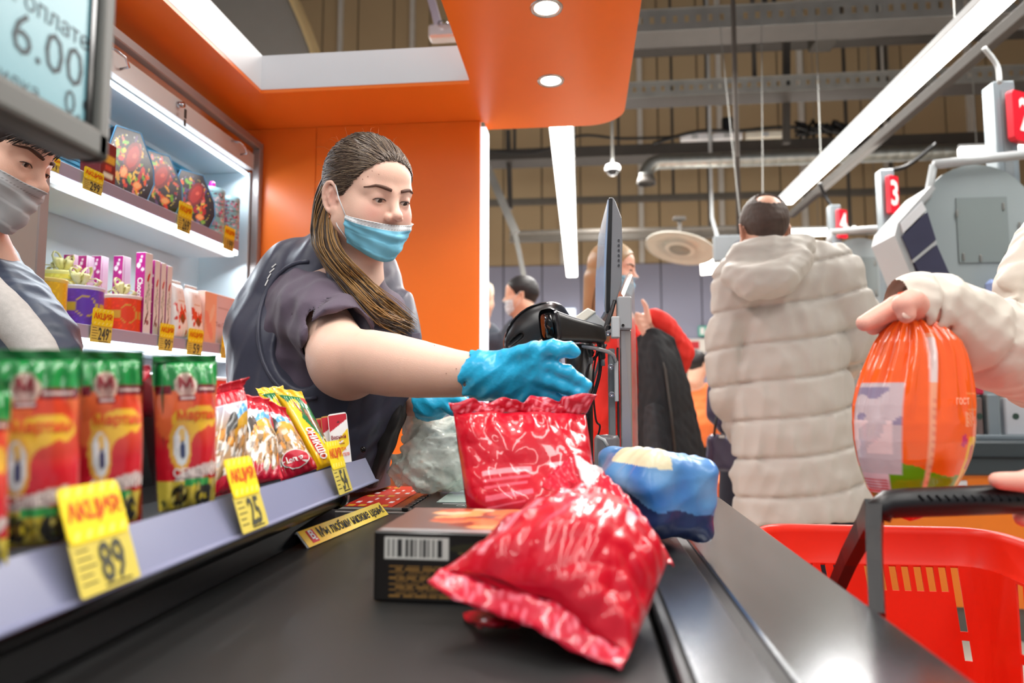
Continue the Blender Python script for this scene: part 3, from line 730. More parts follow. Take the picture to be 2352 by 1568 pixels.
a = P(2270, 640, y=3.3); tag(MB().box((a.x, 3.3, a.z - .1), (a.x + .25, 3.35, a.z), bev=.02).build('blue_bag_roll', mat('bluewhite', (150, 170, 220), rough=.3)), 'pale blue roll behind the beige shoulder at the right', 'roll')
# far shop floor: orange counters, red sign, exit sign seen between the people
M_far = mat('far_orange', (250, 120, 40), rough=.45)
def fbox(u0, v0, u1, v1, y, m, name, label, cat, th=.3, bev=.01):
    a = P(u0, v0, y=y); b = P(u1, v1, y=y)
    return tag(MB().box((a.x, y, b.z), (b.x, y + th, a.z), bev=bev).build(name, m), label, cat)
a = P(1590, 880, y=6.5)
tag(MB().box((a.x, 6.5, 0), (a.x + .9, 7.1, a.z), bev=.01).build('far_counter', M_far), 'orange counter far back between the black jacket and the white coat', 'counter')
a = P(1620, 1105, y=4.3)
tag(MB().box((a.x, 4.3, 0), (a.x + .35, 4.7, a.z), bev=.01).build('low_counter', M_far), 'low orange counter end behind the handbag', 'counter')
s_ = fbox(1540, 778, 1622, 838, 11.88, mat('far_poster', (228, 222, 214), rough=.5), 'far_sign', 'pale sign with red and yellow squares far back beside the white coat', 'sign', .03)
for (u0, v0, u1, v1, c) in ((1545, 784, 1578, 800, (220, 60, 70)), (1582, 784, 1606, 800, (200, 40, 50)), (1560, 808, 1580, 834, (230, 190, 70)), (1584, 806, 1606, 834, (210, 120, 80))):
    a = P(u0, v0, y=11.87); b = P(u1, v1, y=11.87); MB().box((a.x, 11.86, b.z), (b.x, 11.879, a.z)).build('print', mat('fp%d' % u0, c), s_)
e_ = fbox(1604, 748, 1634, 772, 11.88, mat('exit_green', (90, 190, 170), rough=.4), 'exit_sign', 'small green sign with a white running arrow on the back wall', 'sign', .03)
a = P(1608, 752, y=11.87); b = P(1618, 768, y=11.87); MB().box((a.x, 11.86, b.z), (b.x, 11.879, a.z)).build('print', M_whitep, e_)
wl_ = fbox(1295, 708, 1322, 730, 11.88, mat('far_glow', (240, 250, 255), emis=(235, 245, 255), es=1.3), 'lit_notice', 'small glowing white notice on the far wall behind the scanner', 'sign', .03)
for k, (u0, v0, u1, v1, y, c, lab) in enumerate(((1575, 838, 1612, 862, 7.0, (60, 120, 120), 'teal box among the far goods'), (1578, 866, 1596, 900, 7.0, (150, 60, 50), 'rusty red box among the far goods'))):
    fbox(u0, v0, u1, v1, y, mat('fg%d' % k, c), 'goods_box', lab, 'box', .2)
for u0, u1, lab in ((1125, 1160, 'pale blue glowing notice by the orange wall edge'),):
    pass
# ------------------------------------------------------------------ printed surfaces and bags
def srgb(c): return A(lin(c))
def paint(Sx, T, base, shapes):
    """flat print: shapes drawn in order on a face whose s, t run 0..1"""
    col = np.tile(srgb(base), (len(Sx), 1))
    for sh in shapes:
        k = sh[0]
        if k == 'e':
            _, cx, cy, rx, ry, a, c = sh; dx = Sx - cx; dy = T - cy; ca, sa = math.cos(a), math.sin(a)
            on = ((dx * ca + dy * sa) / rx) ** 2 + ((-dx * sa + dy * ca) / ry) ** 2 < 1
        elif k == 'r': _, x0, y0, x1, y1, c = sh; on = (Sx > x0) & (Sx < x1) & (T > y0) & (T < y1)
        elif k == 'g':   # blend along t
            _, y0, y1, c = sh; w = np.clip((T - y0) / (y1 - y0), 0, 1)[:, None]; col = col * (1 - w) + srgb(c) * w; continue
        elif k == 'h': _, nx, ny, d, c = sh; on = Sx * nx + T * ny > d
        col[on] = srgb(c)
    return col
M_print = mat('printed_card', (255, 255, 255), rough=.32, attr=True, var=.02, coat=.3)
M_film = mat('printed_film', (255, 255, 255), rough=.24, attr=True, var=.03, coat=.8, coatr=.12, bump=.25, bscale=90)
def face(name, parent, o, ex, ey, nu, nv, base, shapes, off=.0006, m=None):
    """a printed sheet lying on the face with corner o and edges ex, ey"""
    o = Vector(o); ex = Vector(ex); ey = Vector(ey); n = ex.cross(ey).normalized() * off
    s, t = np.meshgrid(np.linspace(0, 1, nu), np.linspace(0, 1, nv), indexing='ij'); s = s.ravel(); t = t.ravel()
    V = A(o + n) + s[:, None] * A(ex) + t[:, None] * A(ey)
    i, j = np.meshgrid(np.arange(nu - 1), np.arange(nv - 1), indexing='ij'); i = i.ravel(); j = j.ravel()
    F = np.stack([i * nv + j, (i + 1) * nv + j, (i + 1) * nv + j + 1, i * nv + j + 1], 1)
    return mesh(name, V, F, m or M_print, parent, col=paint(s, t, base, shapes))
def bag_fn(TL, TR, BL, BR, thick, seed=1, crease=.004, p1=2.4, p2=3.2, bend=0., flat=.75):
    TL, TR, BL, BR = [A(q) for q in (TL, TR, BL, BR)]
    n = np.cross((TR + BR - TL - BL), (TL + TR - BL - BR)); n /= np.linalg.norm(n)
    size = np.linalg.norm(TL - BL)
    cr = creases(seed, 7, 50, 190, 1, dirs=None); cw = waves(seed + 5, 6, 40, 120, 1)
    def fn(s, t, side=1):
        s = np.asarray(s, float); t = np.asarray(t, float)
        base = (TL * ((1 - s) * t)[:, None] + TR * (s * t)[:, None] + BL * ((1 - s) * (1 - t))[:, None] + BR * (s * (1 - t))[:, None])
        a = np.abs(2 * s - 1); b = np.abs(2 * t - 1)
        prof = np.clip(1 - a ** p1, 0, 1) ** flat * np.clip(1 - b ** p2, 0, 1) ** .6
        q = base * 1.0 + side * .7
        w = np.clip(prof * 3, 0, 1)
        edge = np.clip(1 - prof, 0, 1)
        d = side * thick * prof + cr(q * (1, 1, .6)) * crease * (.35 + edge) * w + cw(q) * crease * .5 + bend * (1 - (2 * t - 1) ** 2)
        # pinches fanning out from the seals
        d = d + crease * .8 * np.sin(s * 34 + seed) * np.clip(b - .45, 0, 1) * np.clip((1 - b) * 6, 0, 1) * side
        return base + n * d[:, None]
    fn.n = n; fn.size = size
    return fn
def bag(name, fn, parent, paintfn, m=None, nu=54, nv=84, front_name='wrapper', seal=(.07, .07), loc=None):
    """closed film bag: front and back skins on one grid, with crimped seals at both ends"""
    s, t = np.meshgrid(np.linspace(0, 1, nu), np.linspace(0, 1, nv), indexing='ij'); s = s.ravel(); t = t.ravel()
    Vf = fn(s, t, 1); Vb = fn(s, t, -1)
    i, j = np.meshgrid(np.arange(nu - 1), np.arange(nv - 1), indexing='ij'); i = i.ravel(); j = j.ravel()
    F = np.stack([i * nv + j, (i + 1) * nv + j, (i + 1) * nv + j + 1, i * nv + j + 1], 1)
    n = len(Vf)
    V = np.concatenate([Vf, Vb]); Fa = np.concatenate([F, F[:, ::-1] + n])
    col = np.concatenate([paintfn(s, t, 1), paintfn(s, t, -1)])
    return mesh(name, V, Fa, m or M_film, parent, smooth=True, col=col)
def seal(fn, parent, end, h, colour, name='seal', m=None, teeth=True, lean=0.):
    """crimped strip beyond the end of the bag: end 1 = top, 0 = bottom"""
    k = 64; s = np.linspace(0, 1, k); t = np.full(k, float(end)); e = fn(s, t, 1)
    up = (fn(s, np.full(k, 1.), 1) - fn(s, np.full(k, 0.), 1)); up = up / np.linalg.norm(up, axis=1)[:, None] * (1 if end else -1)
    V = []; rows = 6
    for r in range(rows):
        f = r / (rows - 1); hh = h * f * np.ones(k)
        if teeth and r == rows - 1: hh = hh - (np.arange(k) % 2) * .0018
        V.append(e + up * hh[:, None] + fn.n * ((.0009 * (-1) ** r + lean * f * f * h) + .0014 * np.sin(s * 17 + f * 3))[:, None])
    V = np.concatenate(V); i, j = np.meshgrid(np.arange(rows - 1), np.arange(k - 1), indexing='ij'); i = i.ravel(); j = j.ravel()
    F = np.stack([i * k + j, i * k + j + 1, (i + 1) * k + j + 1, (i + 1) * k + j], 1)
    o = mesh(name, V, F, m or M_film, parent, smooth=True, col=np.tile(srgb(colour), (len(V), 1)))
    md = o.modifiers.new('thick', 'SOLIDIFY'); md.thickness = .0008
    return o
def on_bag(fn, s0, t0, w, h, off=.0012):
    """maps lettering (in units of the bag's own size) on the front skin"""
    def f(x, y): 
        q = fn(np.array([s0 + x / w]), np.array([t0 + y / h]), 1)[0] + fn.n * off
        return tuple(q)
    return f
def dims(fn):
    w = np.linalg.norm(fn(np.array([1.]), np.array([.5]))[0] - fn(np.array([0.]), np.array([.5]))[0])
    h = np.linalg.norm(fn(np.array([.5]), np.array([1.]))[0] - fn(np.array([.5]), np.array([0.]))[0])
    return w, h
# ------------------------------------------------------------------ price tags (yellow, with АКЦИЯ!)
M_tag = mat('tag_yellow', (250, 224, 20), rough=.45, var=.02)
M_tagp = mat('tag_pale', (222, 204, 92), rough=.4, var=.03)
M_tagr = mat('tag_red_print', (226, 70, 20), rough=.5)
M_tagy2 = mat('tag_stripe', (255, 240, 110), rough=.5)
def price_tag(O, right, up, W, H, num, label, fold=.52, kop='90', num_size=.50, group=None, promo=True, small=True):
    """O = lower left corner; the upper part is the promotion flap, the lower part the price behind film"""
    right = Vector(right).normalized(); up = Vector(up).normalized(); M = frame(O, right, up); n = right.cross(up)
    r = thing('price_tag', label, 'price tag', Vector(O), group=group)
    r0 = .06 * W
    def rr_(x0, y0, x1, y1, z0, z1, rad):
        pts = []
        for cx, cy, a0 in ((x1 - rad, y1 - rad, 0), (x0 + rad, y1 - rad, 90), (x0 + rad, y0 + rad, 180), (x1 - rad, y0 + rad, 270)):
            for k in range(4): a = math.radians(a0 + k * 30); pts.append(M @ Vector((cx + rad * math.cos(a), cy + rad * math.sin(a), 0)))
        return MB().prism(pts, n * z0, n * z1)
    rr_(0, 0, W, H * fold, 0, .0006, r0 * .5).build('price_slip', M_tagp, r)
    rr_(.0, H * (fold - .03), W, H, .0008, .0016, r0 * 1.4).build('promo_slip', M_tag, r)
    # diagonal pale stripes above and below the word
    for row in (0, 1):
        yb_ = H * (fold + .005) if row == 0 else H * (.995 - .09)
        for k in range(5):
            x = W * (.07 + k * .19)
            q = MB().add([M @ Vector((x, yb_, .0018)), M @ Vector((x + W * .07, yb_, .0018)), M @ Vector((x + W * .13, yb_ + H * .075, .0018)), M @ Vector((x + W * .06, yb_ + H * .075, .0018))], [(0, 1, 2, 3)])
            q.build('stripe', M_tagy2, r)
    text('АКЦИЯ!', H * .235, M_tagr, M @ Matrix.Translation((W * .5, H * (fold + 1) / 2, .0017)), r, bold=.022, fitw=W * .88, spacing=.95)
    text(num, H * num_size, mat('price_ink', (72, 74, 62), rough=.6), M @ Matrix.Translation((W * .60, H * fold * .46, .0007)), r, bold=.02, fitw=W * (.42 if len(num) == 2 else .50 if len(num) > 2 else .2))
    if kop: text(kop, H * .11, M_blackpr, M @ Matrix.Translation((W * .90, H * fold * .70, .0007)), r, bold=.02, sx=.8)
    if small:
        for k in range(5):
            y = H * fold * (.80 - k * .15); MB().add([M @ Vector((W * .06, y, .0009)), M @ Vector((W * (.26 + .04 * (k % 3)), y, .0009)), M @ Vector((W * (.26 + .04 * (k % 3)), y + H * .014, .0009)), M @ Vector((W * .06, y + H * .014, .0009))], [(0, 1, 2, 3)]).build('print_line', M_blackpr, r)
        MB().add([M @ Vector((W * .4, H * .03, .0009)), M @ Vector((W * .85, H * .03, .0009)), M @ Vector((W * .85, H * .05, .0009)), M @ Vector((W * .4, H * .05, .0009))], [(0, 1, 2, 3)]).build('print_line', M_blackpr, r)
    return r
def cab_tag(u, vt, vb, wpx, num, label, kop='90'):
    """tag clipped on a cabinet rail"""
    top = P(u, vt, x=CX + .004); bot = P(u, vb, x=CX + .004); H = top.z - bot.z
    u2 = P(u + wpx, vb, x=CX + .004); W = u2.y - bot.y
    return price_tag(Vector((CX + .002, bot.y, bot.z)), (0, 1, 0), (.05, 0, 1), W, H, num, label, kop=kop)
cab_tag(118, 357, 390, 19, '9', 'narrow yellow price tag with a nine at the far left of the upper cabinet shelf', kop='90')
cab_tag(190, 378, 432, 46, '299', 'yellow price tag reading 299 before the dark cartons on the upper cabinet shelf')
cab_tag(407, 458, 526, 31, '269', 'yellow price tag reading 269 under the hexagonal boxes on the upper cabinet shelf')
cab_tag(513, 515, 569, 24, '199', 'yellow price tag at the right end of the upper cabinet shelf')
cab_tag(207, 704, 784, 49, '249', 'yellow price tag reading 249 before the purple drum on the lower cabinet shelf')
cab_tag(364, 740, 804, 33, '99', 'yellow price tag reading 99 under the rose boxes on the lower cabinet shelf')
cab_tag(429, 752, 814, 35, '59', 'yellow price tag reading 59 under the heart pouches on the lower cabinet shelf')
cab_tag(507, 768, 822, 26, '59', 'yellow price tag half hidden by the cashier\'s back on the lower cabinet shelf')

# ------------------------------------------------------------------ gifts on the upper shelf
ZS1 = 1.560; ZS2 = 1.179; ZS3 = .986
def yu(u, x, v=600): return P(u, v, x=x).y
M_hexside = mat('hexbox_side', (20, 20, 30), rough=.3)
M_hexrim = mat('hexbox_rim', (96, 150, 186), rough=.3)
fr = random.Random(5)
def fruit_shapes(rs):
    q = random.Random(rs); L = []
    cols = [(220, 40, 36), (240, 90, 30), (246, 170, 30), (110, 170, 40), (180, 20, 40), (240, 200, 60), (90, 60, 110), (230, 120, 110)]
    for k in range(70):
        a = q.uniform(0, 6.28); r = q.uniform(.14, .42); L.append(('e', .5 + r * math.cos(a) * .92, .5 + r * math.sin(a) * 1.02, q.uniform(.03, .075), q.uniform(.018, .04), q.uniform(0, 3), q.choice(cols)))
    for k in range(60):
        a = q.uniform(0, 6.28); L.append(('e', .5 + .40 * math.cos(a), .5 + .42 * math.sin(a), .014, .010, 0, q.choice([(230, 225, 220), (170, 150, 90), (110, 90, 150), (200, 180, 60)])))
    L += [('e', .56, .62, .26, .15, .9, (136, 22, 28)), ('e', .56, .62, .20, .10, .9, (186, 36, 34)), ('e', .60, .64, .05, .03, .5, (230, 90, 70)),
          ('e', .34, .36, .10, .07, .7, (250, 130, 60)), ('e', .34, .36, .075, .05, .7, (255, 180, 110)), ('e', .62, .22, .10, .06, .1, (250, 120, 50)), ('e', .62, .22, .075, .042, .1, (255, 170, 100)),
          ('e', .25, .62, .08, .03, 1., (90, 160, 50)), ('e', .42, .80, .07, .03, .2, (120, 180, 60))]
    return L
def hexbox(yc, xc, w, h, rot, seed, label, d=.06):
    """tall six-sided gift box with a fruit print; front looks towards +X turned by rot"""
    r = thing('gift_box', label, 'gift box', (xc, yc, ZS1), group=None)
    f = Vector((math.cos(rot), math.sin(rot), 0)); rt = Vector((-math.sin(rot), math.cos(rot), 0)); lean = Vector((-.10, 0, 1)).normalized()
    o = Vector((xc, yc, ZS1 + .002))
    k = [(-.30, 0), (.30, 0), (.5, .30), (.5, .55), (.26, 1), (-.26, 1), (-.5, .55), (-.5, .30)]
    pts = [o + rt * (a * w) + lean * (b * h) for a, b in k]
    MB().prism(pts, -f * d, (0, 0, 0)).build('carton', M_hexside, r)
    rim = MB()
    for i in range(len(pts)): rim.tube([pts[i] + f * .001, pts[(i + 1) % len(pts)] + f * .001], .0022, n=4)
    rim.build('rim', M_hexrim, r)
    # printed front
    nu = nv = 56; V = []; keep = []
    s, t = np.meshgrid(np.linspace(0, 1, nu), np.linspace(0, 1, nv), indexing='ij'); s = s.ravel(); t = t.ravel()
    hw = np.interp(t, [0, .30, .55, 1], [.30, .5, .5, .26])
    V = A(o + f * .0012) + ((s - .5) * 2 * hw * w)[:, None] * A(rt) + (t * h)[:, None] * A(lean)
    i, j = np.meshgrid(np.arange(nu - 1), np.arange(nv - 1), indexing='ij'); i = i.ravel(); j = j.ravel()
    F = np.stack([i * nv + j, (i + 1) * nv + j, (i + 1) * nv + j + 1, i * nv + j + 1], 1)
    mesh('fruit_print', V, F, M_print, r, col=paint(.5 + (s - .5) * 2 * hw, t, (26, 22, 34), fruit_shapes(seed)))
    return r
hexbox(yu(297, CX - .04), CX - .040, .135, P(290, 290, x=CX - .05).z - ZS1, -.45, 1, 'hexagonal fruit-printed gift box beside the price display, first of three')
hexbox(yu(366, CX - .04), CX - .045, .150, P(350, 340, x=CX - .05).z - ZS1, -.50, 2, 'hexagonal fruit-printed gift box in the middle of the three')
hexbox(yu(449, CX - .04), CX - .045, .150, P(435, 388, x=CX - .05).z - ZS1, -.50, 3, 'hexagonal fruit-printed gift box behind the 269 tag, next to the floral tins')
for k, (y, x, c, lab) in enumerate(((yu(222, CX - .06), CX - .06, (120, 40, 40), 'dark red carton on the upper shelf behind the 299 tag'), (yu(250, CX - .08), CX - .10, (46, 60, 44), 'dark green carton peeking beside the first hexagonal box'))):
    g = MB().box((x - .04, y - .03, ZS1 + .002), (x + .02, y + .03, ZS1 + .13), bev=.002).build('carton', mat('cart%d' % k, c, rough=.35)); tag(g, lab, 'box')
    face('print', g, (x + .02, y - .028, ZS1 + .006), (0, .056, 0), (0, 0, .12), 10, 18, c, [('r', .1, .55, .9, .75, (220, 170, 60)), ('r', .2, .2, .8, .3, (230, 220, 190)), ('e', .5, .45, .2, .08, 0, (200, 70, 50))])
def tin(y, x, r_, h, seed, label, z=ZS1, knob=False):
    t = thing('gift_tin', label, 'tin', (x, y, z)); q = random.Random(seed); n = 64; m_ = 60
    a, b = np.meshgrid(np.linspace(0, 1, n), np.linspace(0, 1, m_), indexing='ij'); a = a.ravel(); b = b.ravel()
    V = np.stack([x + r_ * np.cos(a * 2 * PI), y + r_ * np.sin(a * 2 * PI), z + .002 + b * h], 1)
    i, j = np.meshgrid(np.arange(n - 1), np.arange(m_ - 1), indexing='ij'); i = i.ravel(); j = j.ravel()
    F = np.stack([i * m_ + j, (i + 1) * m_ + j, (i + 1) * m_ + j + 1, i * m_ + j + 1], 1)
    sh = []
    for k in range(420): sh.append(('e', q.random(), q.random(), q.uniform(.008, .022), q.uniform(.012, .03), q.uniform(0, 3), q.choice([(232, 130, 170), (246, 190, 210), (120, 60, 80), (250, 240, 245), (220, 90, 140)])))
    for k in range(4): sh.append(('r', 0, .24 * k + .2, 1, .24 * k + .215, (96, 130, 140)))
    mesh('drum', V, F, M_print, t, smooth=True, col=paint(a, b, (150, 206, 214), sh))
    MB().lathe([(r_ * 1.02, h - .012), (r_ * 1.02, h + .004), (.0001, h + .006)], 32, Matrix.Translation((x, y, z))).build('lid', mat('tin_lid', (170, 214, 222), rough=.3), t)
    if knob: MB().lathe([(.0001, .03), (.008, .028), (.012, .016), (.008, .004), (.012, 0)], 16, Matrix.Translation((x, y, z + h + .004))).build('knob', mat('pink_knob', (250, 40, 170), rough=.3), t)
tin(yu(481, CX - .075), CX - .075, .044, .175, 3, 'blossom-printed tall tin with a pink knob', knob=True)
tin(yu(527, CX - .05), CX - .055, .034, .170, 4, 'slimmer blossom-printed tin beside the cabinet\'s end', z=ZS1)

# ------------------------------------------------------------------ gifts on the lower shelf
def bow(parent, c, s, m):
    q = random.Random(int(c.y * 1000)); b = MB()
    for k in range(13):
        a = k * 2.4; e = .15 + .32 * (k % 4); L = s * q.uniform(.9, 1.5)
        d = Vector((math.cos(a) * math.cos(e), math.sin(a) * math.cos(e), math.sin(e))); sd = d.cross(Vector((0, 0, 1))).normalized() * s * .17; up = sd.cross(d).normalized()
        V = []; F = []
        for i in range(9):
            t = i / 8; th = t * 2 * PI; p = c + d * (L * .5 * (1 - math.cos(th))) + up * (L * .20 * math.sin(th))
            V += [p - sd * (.3 + .7 * math.sin(t * PI)), p + sd * (.3 + .7 * math.sin(t * PI))]
            if i: F.append((2 * i - 2, 2 * i - 1, 2 * i + 1, 2 * i))
        b.add(V, F, True)
    o = b.build('bow', m, parent); md = o.modifiers.new('thick', 'SOLIDIFY'); md.thickness = .0006
M_bow = mat('bow_satin', (246, 240, 176), rough=.25, var=.02)
def drum(y, x, r_, h, col, band, label, z=ZS2, bows=True, lid=(235, 235, 240)):
    t = thing('gift_drum', label, 'gift box', (x, y, z)); n = 72; m_ = 24
    a, b = np.meshgrid(np.linspace(0, 1, n), np.linspace(0, 1, m_), indexing='ij'); a = a.ravel(); b = b.ravel()
    V = np.stack([x + r_ * np.cos(a * 2 * PI), y + r_ * np.sin(a * 2 * PI), z + .002 + b * h], 1)
    i, j = np.meshgrid(np.arange(n - 1), np.arange(m_ - 1), indexing='ij'); i = i.ravel(); j = j.ravel()
    F = np.stack([i * m_ + j, (i + 1) * m_ + j, (i + 1) * m_ + j + 1, i * m_ + j + 1], 1)
    cd = tuple(min(255, int(k * 1.12)) for k in col)
    sh = [('e', (k % 9) / 9 + .03, .15 + .23 * (k // 9), .045, .09, 0, cd) for k in range(36)] + [('e', (k % 9) / 9 + .03, .15 + .23 * (k // 9), .038, .075, 0, col) for k in range(36)]
    if band: sh += [('r', 0, .38, 1, .60, band), ('e', .90, .49, .075, .27, 0, band), ('e', .90, .49, .066, .235, 0, col)]
    mesh('drum', V, F, M_print, t, smooth=True, col=paint(a, b, col, sh))
    MB().lathe([(r_ * 1.005, h - .006), (r_ * 1.03, h), (r_ * 1.03, h + .004), (.0001, h + .006)], 40, Matrix.Translation((x, y, z))).build('lid', mat('lid%d' % sum(lid), lid, rough=.3), t)
    if bows: bow(t, Vector((x, y, z + h + .010)), r_ * .72, M_bow)
drum(yu(188, CX - .066), CX - .068, .056, .102, (104, 62, 190), (206, 180, 70), 'purple drum gift box with a gold band and pale yellow bow', lid=(224, 224, 246))
drum(yu(286, CX - .06), CX - .060, .048, .102, (232, 66, 30), (214, 160, 60), 'red drum gift box with a gold band and pale yellow bow', lid=(240, 226, 220))
drum(yu(108, CX - .05), CX - .050, .045, .100, (236, 190, 40), None, 'deep yellow drum cut off by the cabinet\'s left post', bows=False, lid=(240, 220, 120))
drum(yu(150, CX - .15), CX - .155, .055, .150, (240, 220, 90), None, 'taller lemon yellow drum with a bow behind the purple drum', lid=(244, 236, 150))
def stick(y, x, h, label, front=True, w=.032, d=.030):
    """slim upright chocolate box: magenta side towards the till, white rose side to the front"""
    g = MB().box((x - d, y - w / 2, ZS2 + .002), (x, y + w / 2, ZS2 + .002 + h), bev=.0008).build('chocolate_box', mat('choc_white', (240, 234, 232), rough=.35)); tag(g, label, 'box')
    side = [('e', .5, .90, .16, .022, 0, (245, 235, 245)), ('e', .3, .84, .22, .03, 0, (245, 235, 245)), ('e', .72, .79, .18, .022, 0, (245, 235, 245)), ('e', .6, .95, .1, .014, 0, (245, 235, 245)), ('e', .6, .1, .12, .02, 0, (240, 220, 235))]
    face('magenta_side', g, (x - d + .0005, y - w / 2, ZS2 + .003), (d - .001, 0, 0), (0, 0, h - .002), 16, 70, (176, 28, 128), side, off=.0004)
    text('Chocolate Line', .022, M_whitep, frame(Vector((x - d / 2, y - w / 2 - .0008, ZS2 + h * .43)), (0, 0, -1), (1, 0, 0)), g, bold=.03, sx=.92, off=0)
    if front:
        rose = [('e', .52, .70, .22, .040, .2, (190, 20, 30)), ('e', .60, .725, .14, .02, .5, (226, 50, 50)), ('r', .48, .22, .54, .66, (70, 110, 60)), ('e', .30, .46, .20, .022, .6, (50, 120, 60)), ('e', .70, .52, .2, .02, -.7, (50, 120, 60)), ('e', .34, .38, .18, .018, -.5, (60, 130, 70)), ('e', .4, .20, .28, .035, .3, (90, 40, 40)), ('e', .55, .14, .22, .03, 0, (150, 90, 100)), ('r', .2, .90, .8, .905, (140, 120, 120)), ('r', .3, .06, .7, .065, (160, 120, 120))]
        face('rose_print', g, (x, y - w / 2 + .0005, ZS2 + .003), (0, w - .001, 0), (0, 0, h - .002), 16, 70, (238, 232, 230), rose, off=.0004)
    else:
        face('striped_side', g, (x, y - w / 2 + .0005, ZS2 + .003), (0, w - .001, 0), (0, 0, h - .002), 24, 8, (244, 224, 240), [('r', k / 8, .05, k / 8 + .05, .98, (206, 110, 180)) for k in range(8)], off=.0004)
def stick_at(u, vt, x, label, front=True, w=.032):
    p = P(u, vt, x=x); q = [p.y, p.z - ZS2]; stick(q[0] + w / 2, x, min(q[1], .235), label, front, w)
stick_at(336, 572, CX - .010, 'magenta and white chocolate box with a rose in front, first beside the red drum')
stick(yu(372, CX), CX - .012, .222, 'rose chocolate box beside its 99 tag, second in the front row', w=.024)
stick(yu(386, CX), CX - .012, .220, 'rose chocolate box, third in the front row over the 99 tag', w=.024)
stick(yu(400, CX), CX - .012, .217, 'rose chocolate box next to the heart pouches, last in the front row', w=.024)
stick(yu(296, CX - .07), CX - .075, .225, 'magenta chocolate box with a striped side behind the red drum', front=False, w=.034)
stick(yu(245, CX - .1), CX - .105, .215, 'magenta chocolate box between the purple and red bows', front=False, w=.030)
stick(yu(212, CX - .12), CX - .125, .210, 'magenta chocolate box above the purple drum\'s bow', front=False, w=.030)
stick(yu(185, CX - .14), CX - .150, .210, 'pale violet-edged chocolate box farthest left in the back row', front=False, w=.026)
def pouch(y0, y1, h, label, seed):
    x = CX - .014
    TL = Vector((x - .02, y0 + .008, ZS2 + h)); TR = Vector((x - .02, y1 - .008, ZS2 + h)); BL = Vector((x, y0, ZS2 + .004)); BR = Vector((x, y1, ZS2 + .004))
    fn = bag_fn(TL, TR, BL, BR, .017, seed, .0015, p1=6, p2=6)
    r = thing('candy_pouch', label, 'pouch', (x, (y0 + y1) / 2, ZS2)); q = random.Random(seed)
    sh = [('e', q.uniform(.1, .9), q.uniform(.05, .6), .07, .035, q.uniform(0, 3), (222, 60, 50)) for _ in range(9)] + [('e', .5 + q.uniform(-.3, .3), .42 + q.uniform(-.08, .14), .10, .045, q.uniform(0, 3), (226, 70, 50)) for _ in range(8)] + [('e', .5, .34, .17, .085, 0, (116, 62, 44)), ('e', .36, .42, .12, .05, .6, (230, 60, 50)), ('e', .66, .42, .12, .05, -.6, (200, 50, 40)), ('r', .3, .66, .75, .69, (220, 180, 150)), ('e', .5, .84, .10, .03, 0, (225, 215, 210))]
    bag('pouch_body', fn, r, lambda s, t, sd: paint(s, t, (246, 240, 236), sh if sd > 0 else []), nu=30, nv=44)
    seal(fn, r, 1, .012, (240, 236, 232))
pouch(yu(411, CX), yu(444, CX), .175, 'white candy pouch with red hearts next to the rose boxes', 11)
pouch(yu(446, CX), yu(480, CX), .172, 'white candy pouch with red hearts nearer the peach box', 12)
g = MB().box((CX - .06, yu(482, CX), ZS2 + .002), (CX - .012, 2.43, ZS2 + .175), bev=.001).build('candy_carton', mat('peach', (246, 196, 178), rough=.35)); tag(g, 'flat peach and lilac candy box behind the cashier\'s shoulder', 'box')
face('print', g, (CX - .012, yu(482, CX) + .001, ZS2 + .003), (0, .228, 0), (0, 0, .17), 50, 40, (248, 190, 160), [('r', .32, 0, 1, 1, (226, 214, 226)), ('e', .12, .35, .07, .3, .3, (244, 160, 140)), ('e', .2, .6, .05, .2, -.3, (250, 214, 190)), ('e', .85, .62, .06, .10, 0, (176, 120, 170)), ('e', .82, .8, .06, .06, 0, (120, 180, 130)), ('r', .36, .78, .7, .79, (190, 170, 180)), ('r', .36, .74, .66, .75, (190, 170, 180))], off=.0005)
text('Tea Collection', .022, mat('lilac_print', (150, 110, 120)), frame(Vector((CX - .0112, yu(530, CX), ZS2 + .07)), (0, 1, 0), (0, 0, 1)), g, off=.0006)
# goods of the lowest visible shelf
for k in range(7):
    y = 1.49 + k * .125; x = CX - .07 - .02 * (k % 2); c = [(206, 60, 50), (240, 236, 240), (214, 70, 60), (236, 220, 226), (226, 90, 80), (200, 196, 214), (230, 60, 60)][k]
    w_ = .095; h_ = .085 + .006 * (k % 3)
    t = MB().box((x - .05, y, ZS3 + .002), (x + .04, y + w_, ZS3 + h_ - .012), bev=.003).build('candy_tub', mat('tub%d' % k, c, rough=.35)); tag(t, '%s tub on the lowest lit shelf, %s' % (['red', 'white', 'brick red', 'pinkish', 'coral', 'lavender', 'bright red'][k], ['by the left post', 'next to the red one', 'under the 249 tag', 'under the red drum', 'under the 99 tag', 'under the 59 tag', 'by the cashier\'s back'][k]), 'tub')
    MB().box((x - .053, y - .002, ZS3 + h_ - .012), (x + .043, y + w_ + .002, ZS3 + h_), bev=.003).build('lid', mat('tub_lid', (244, 246, 250), rough=.25), t)
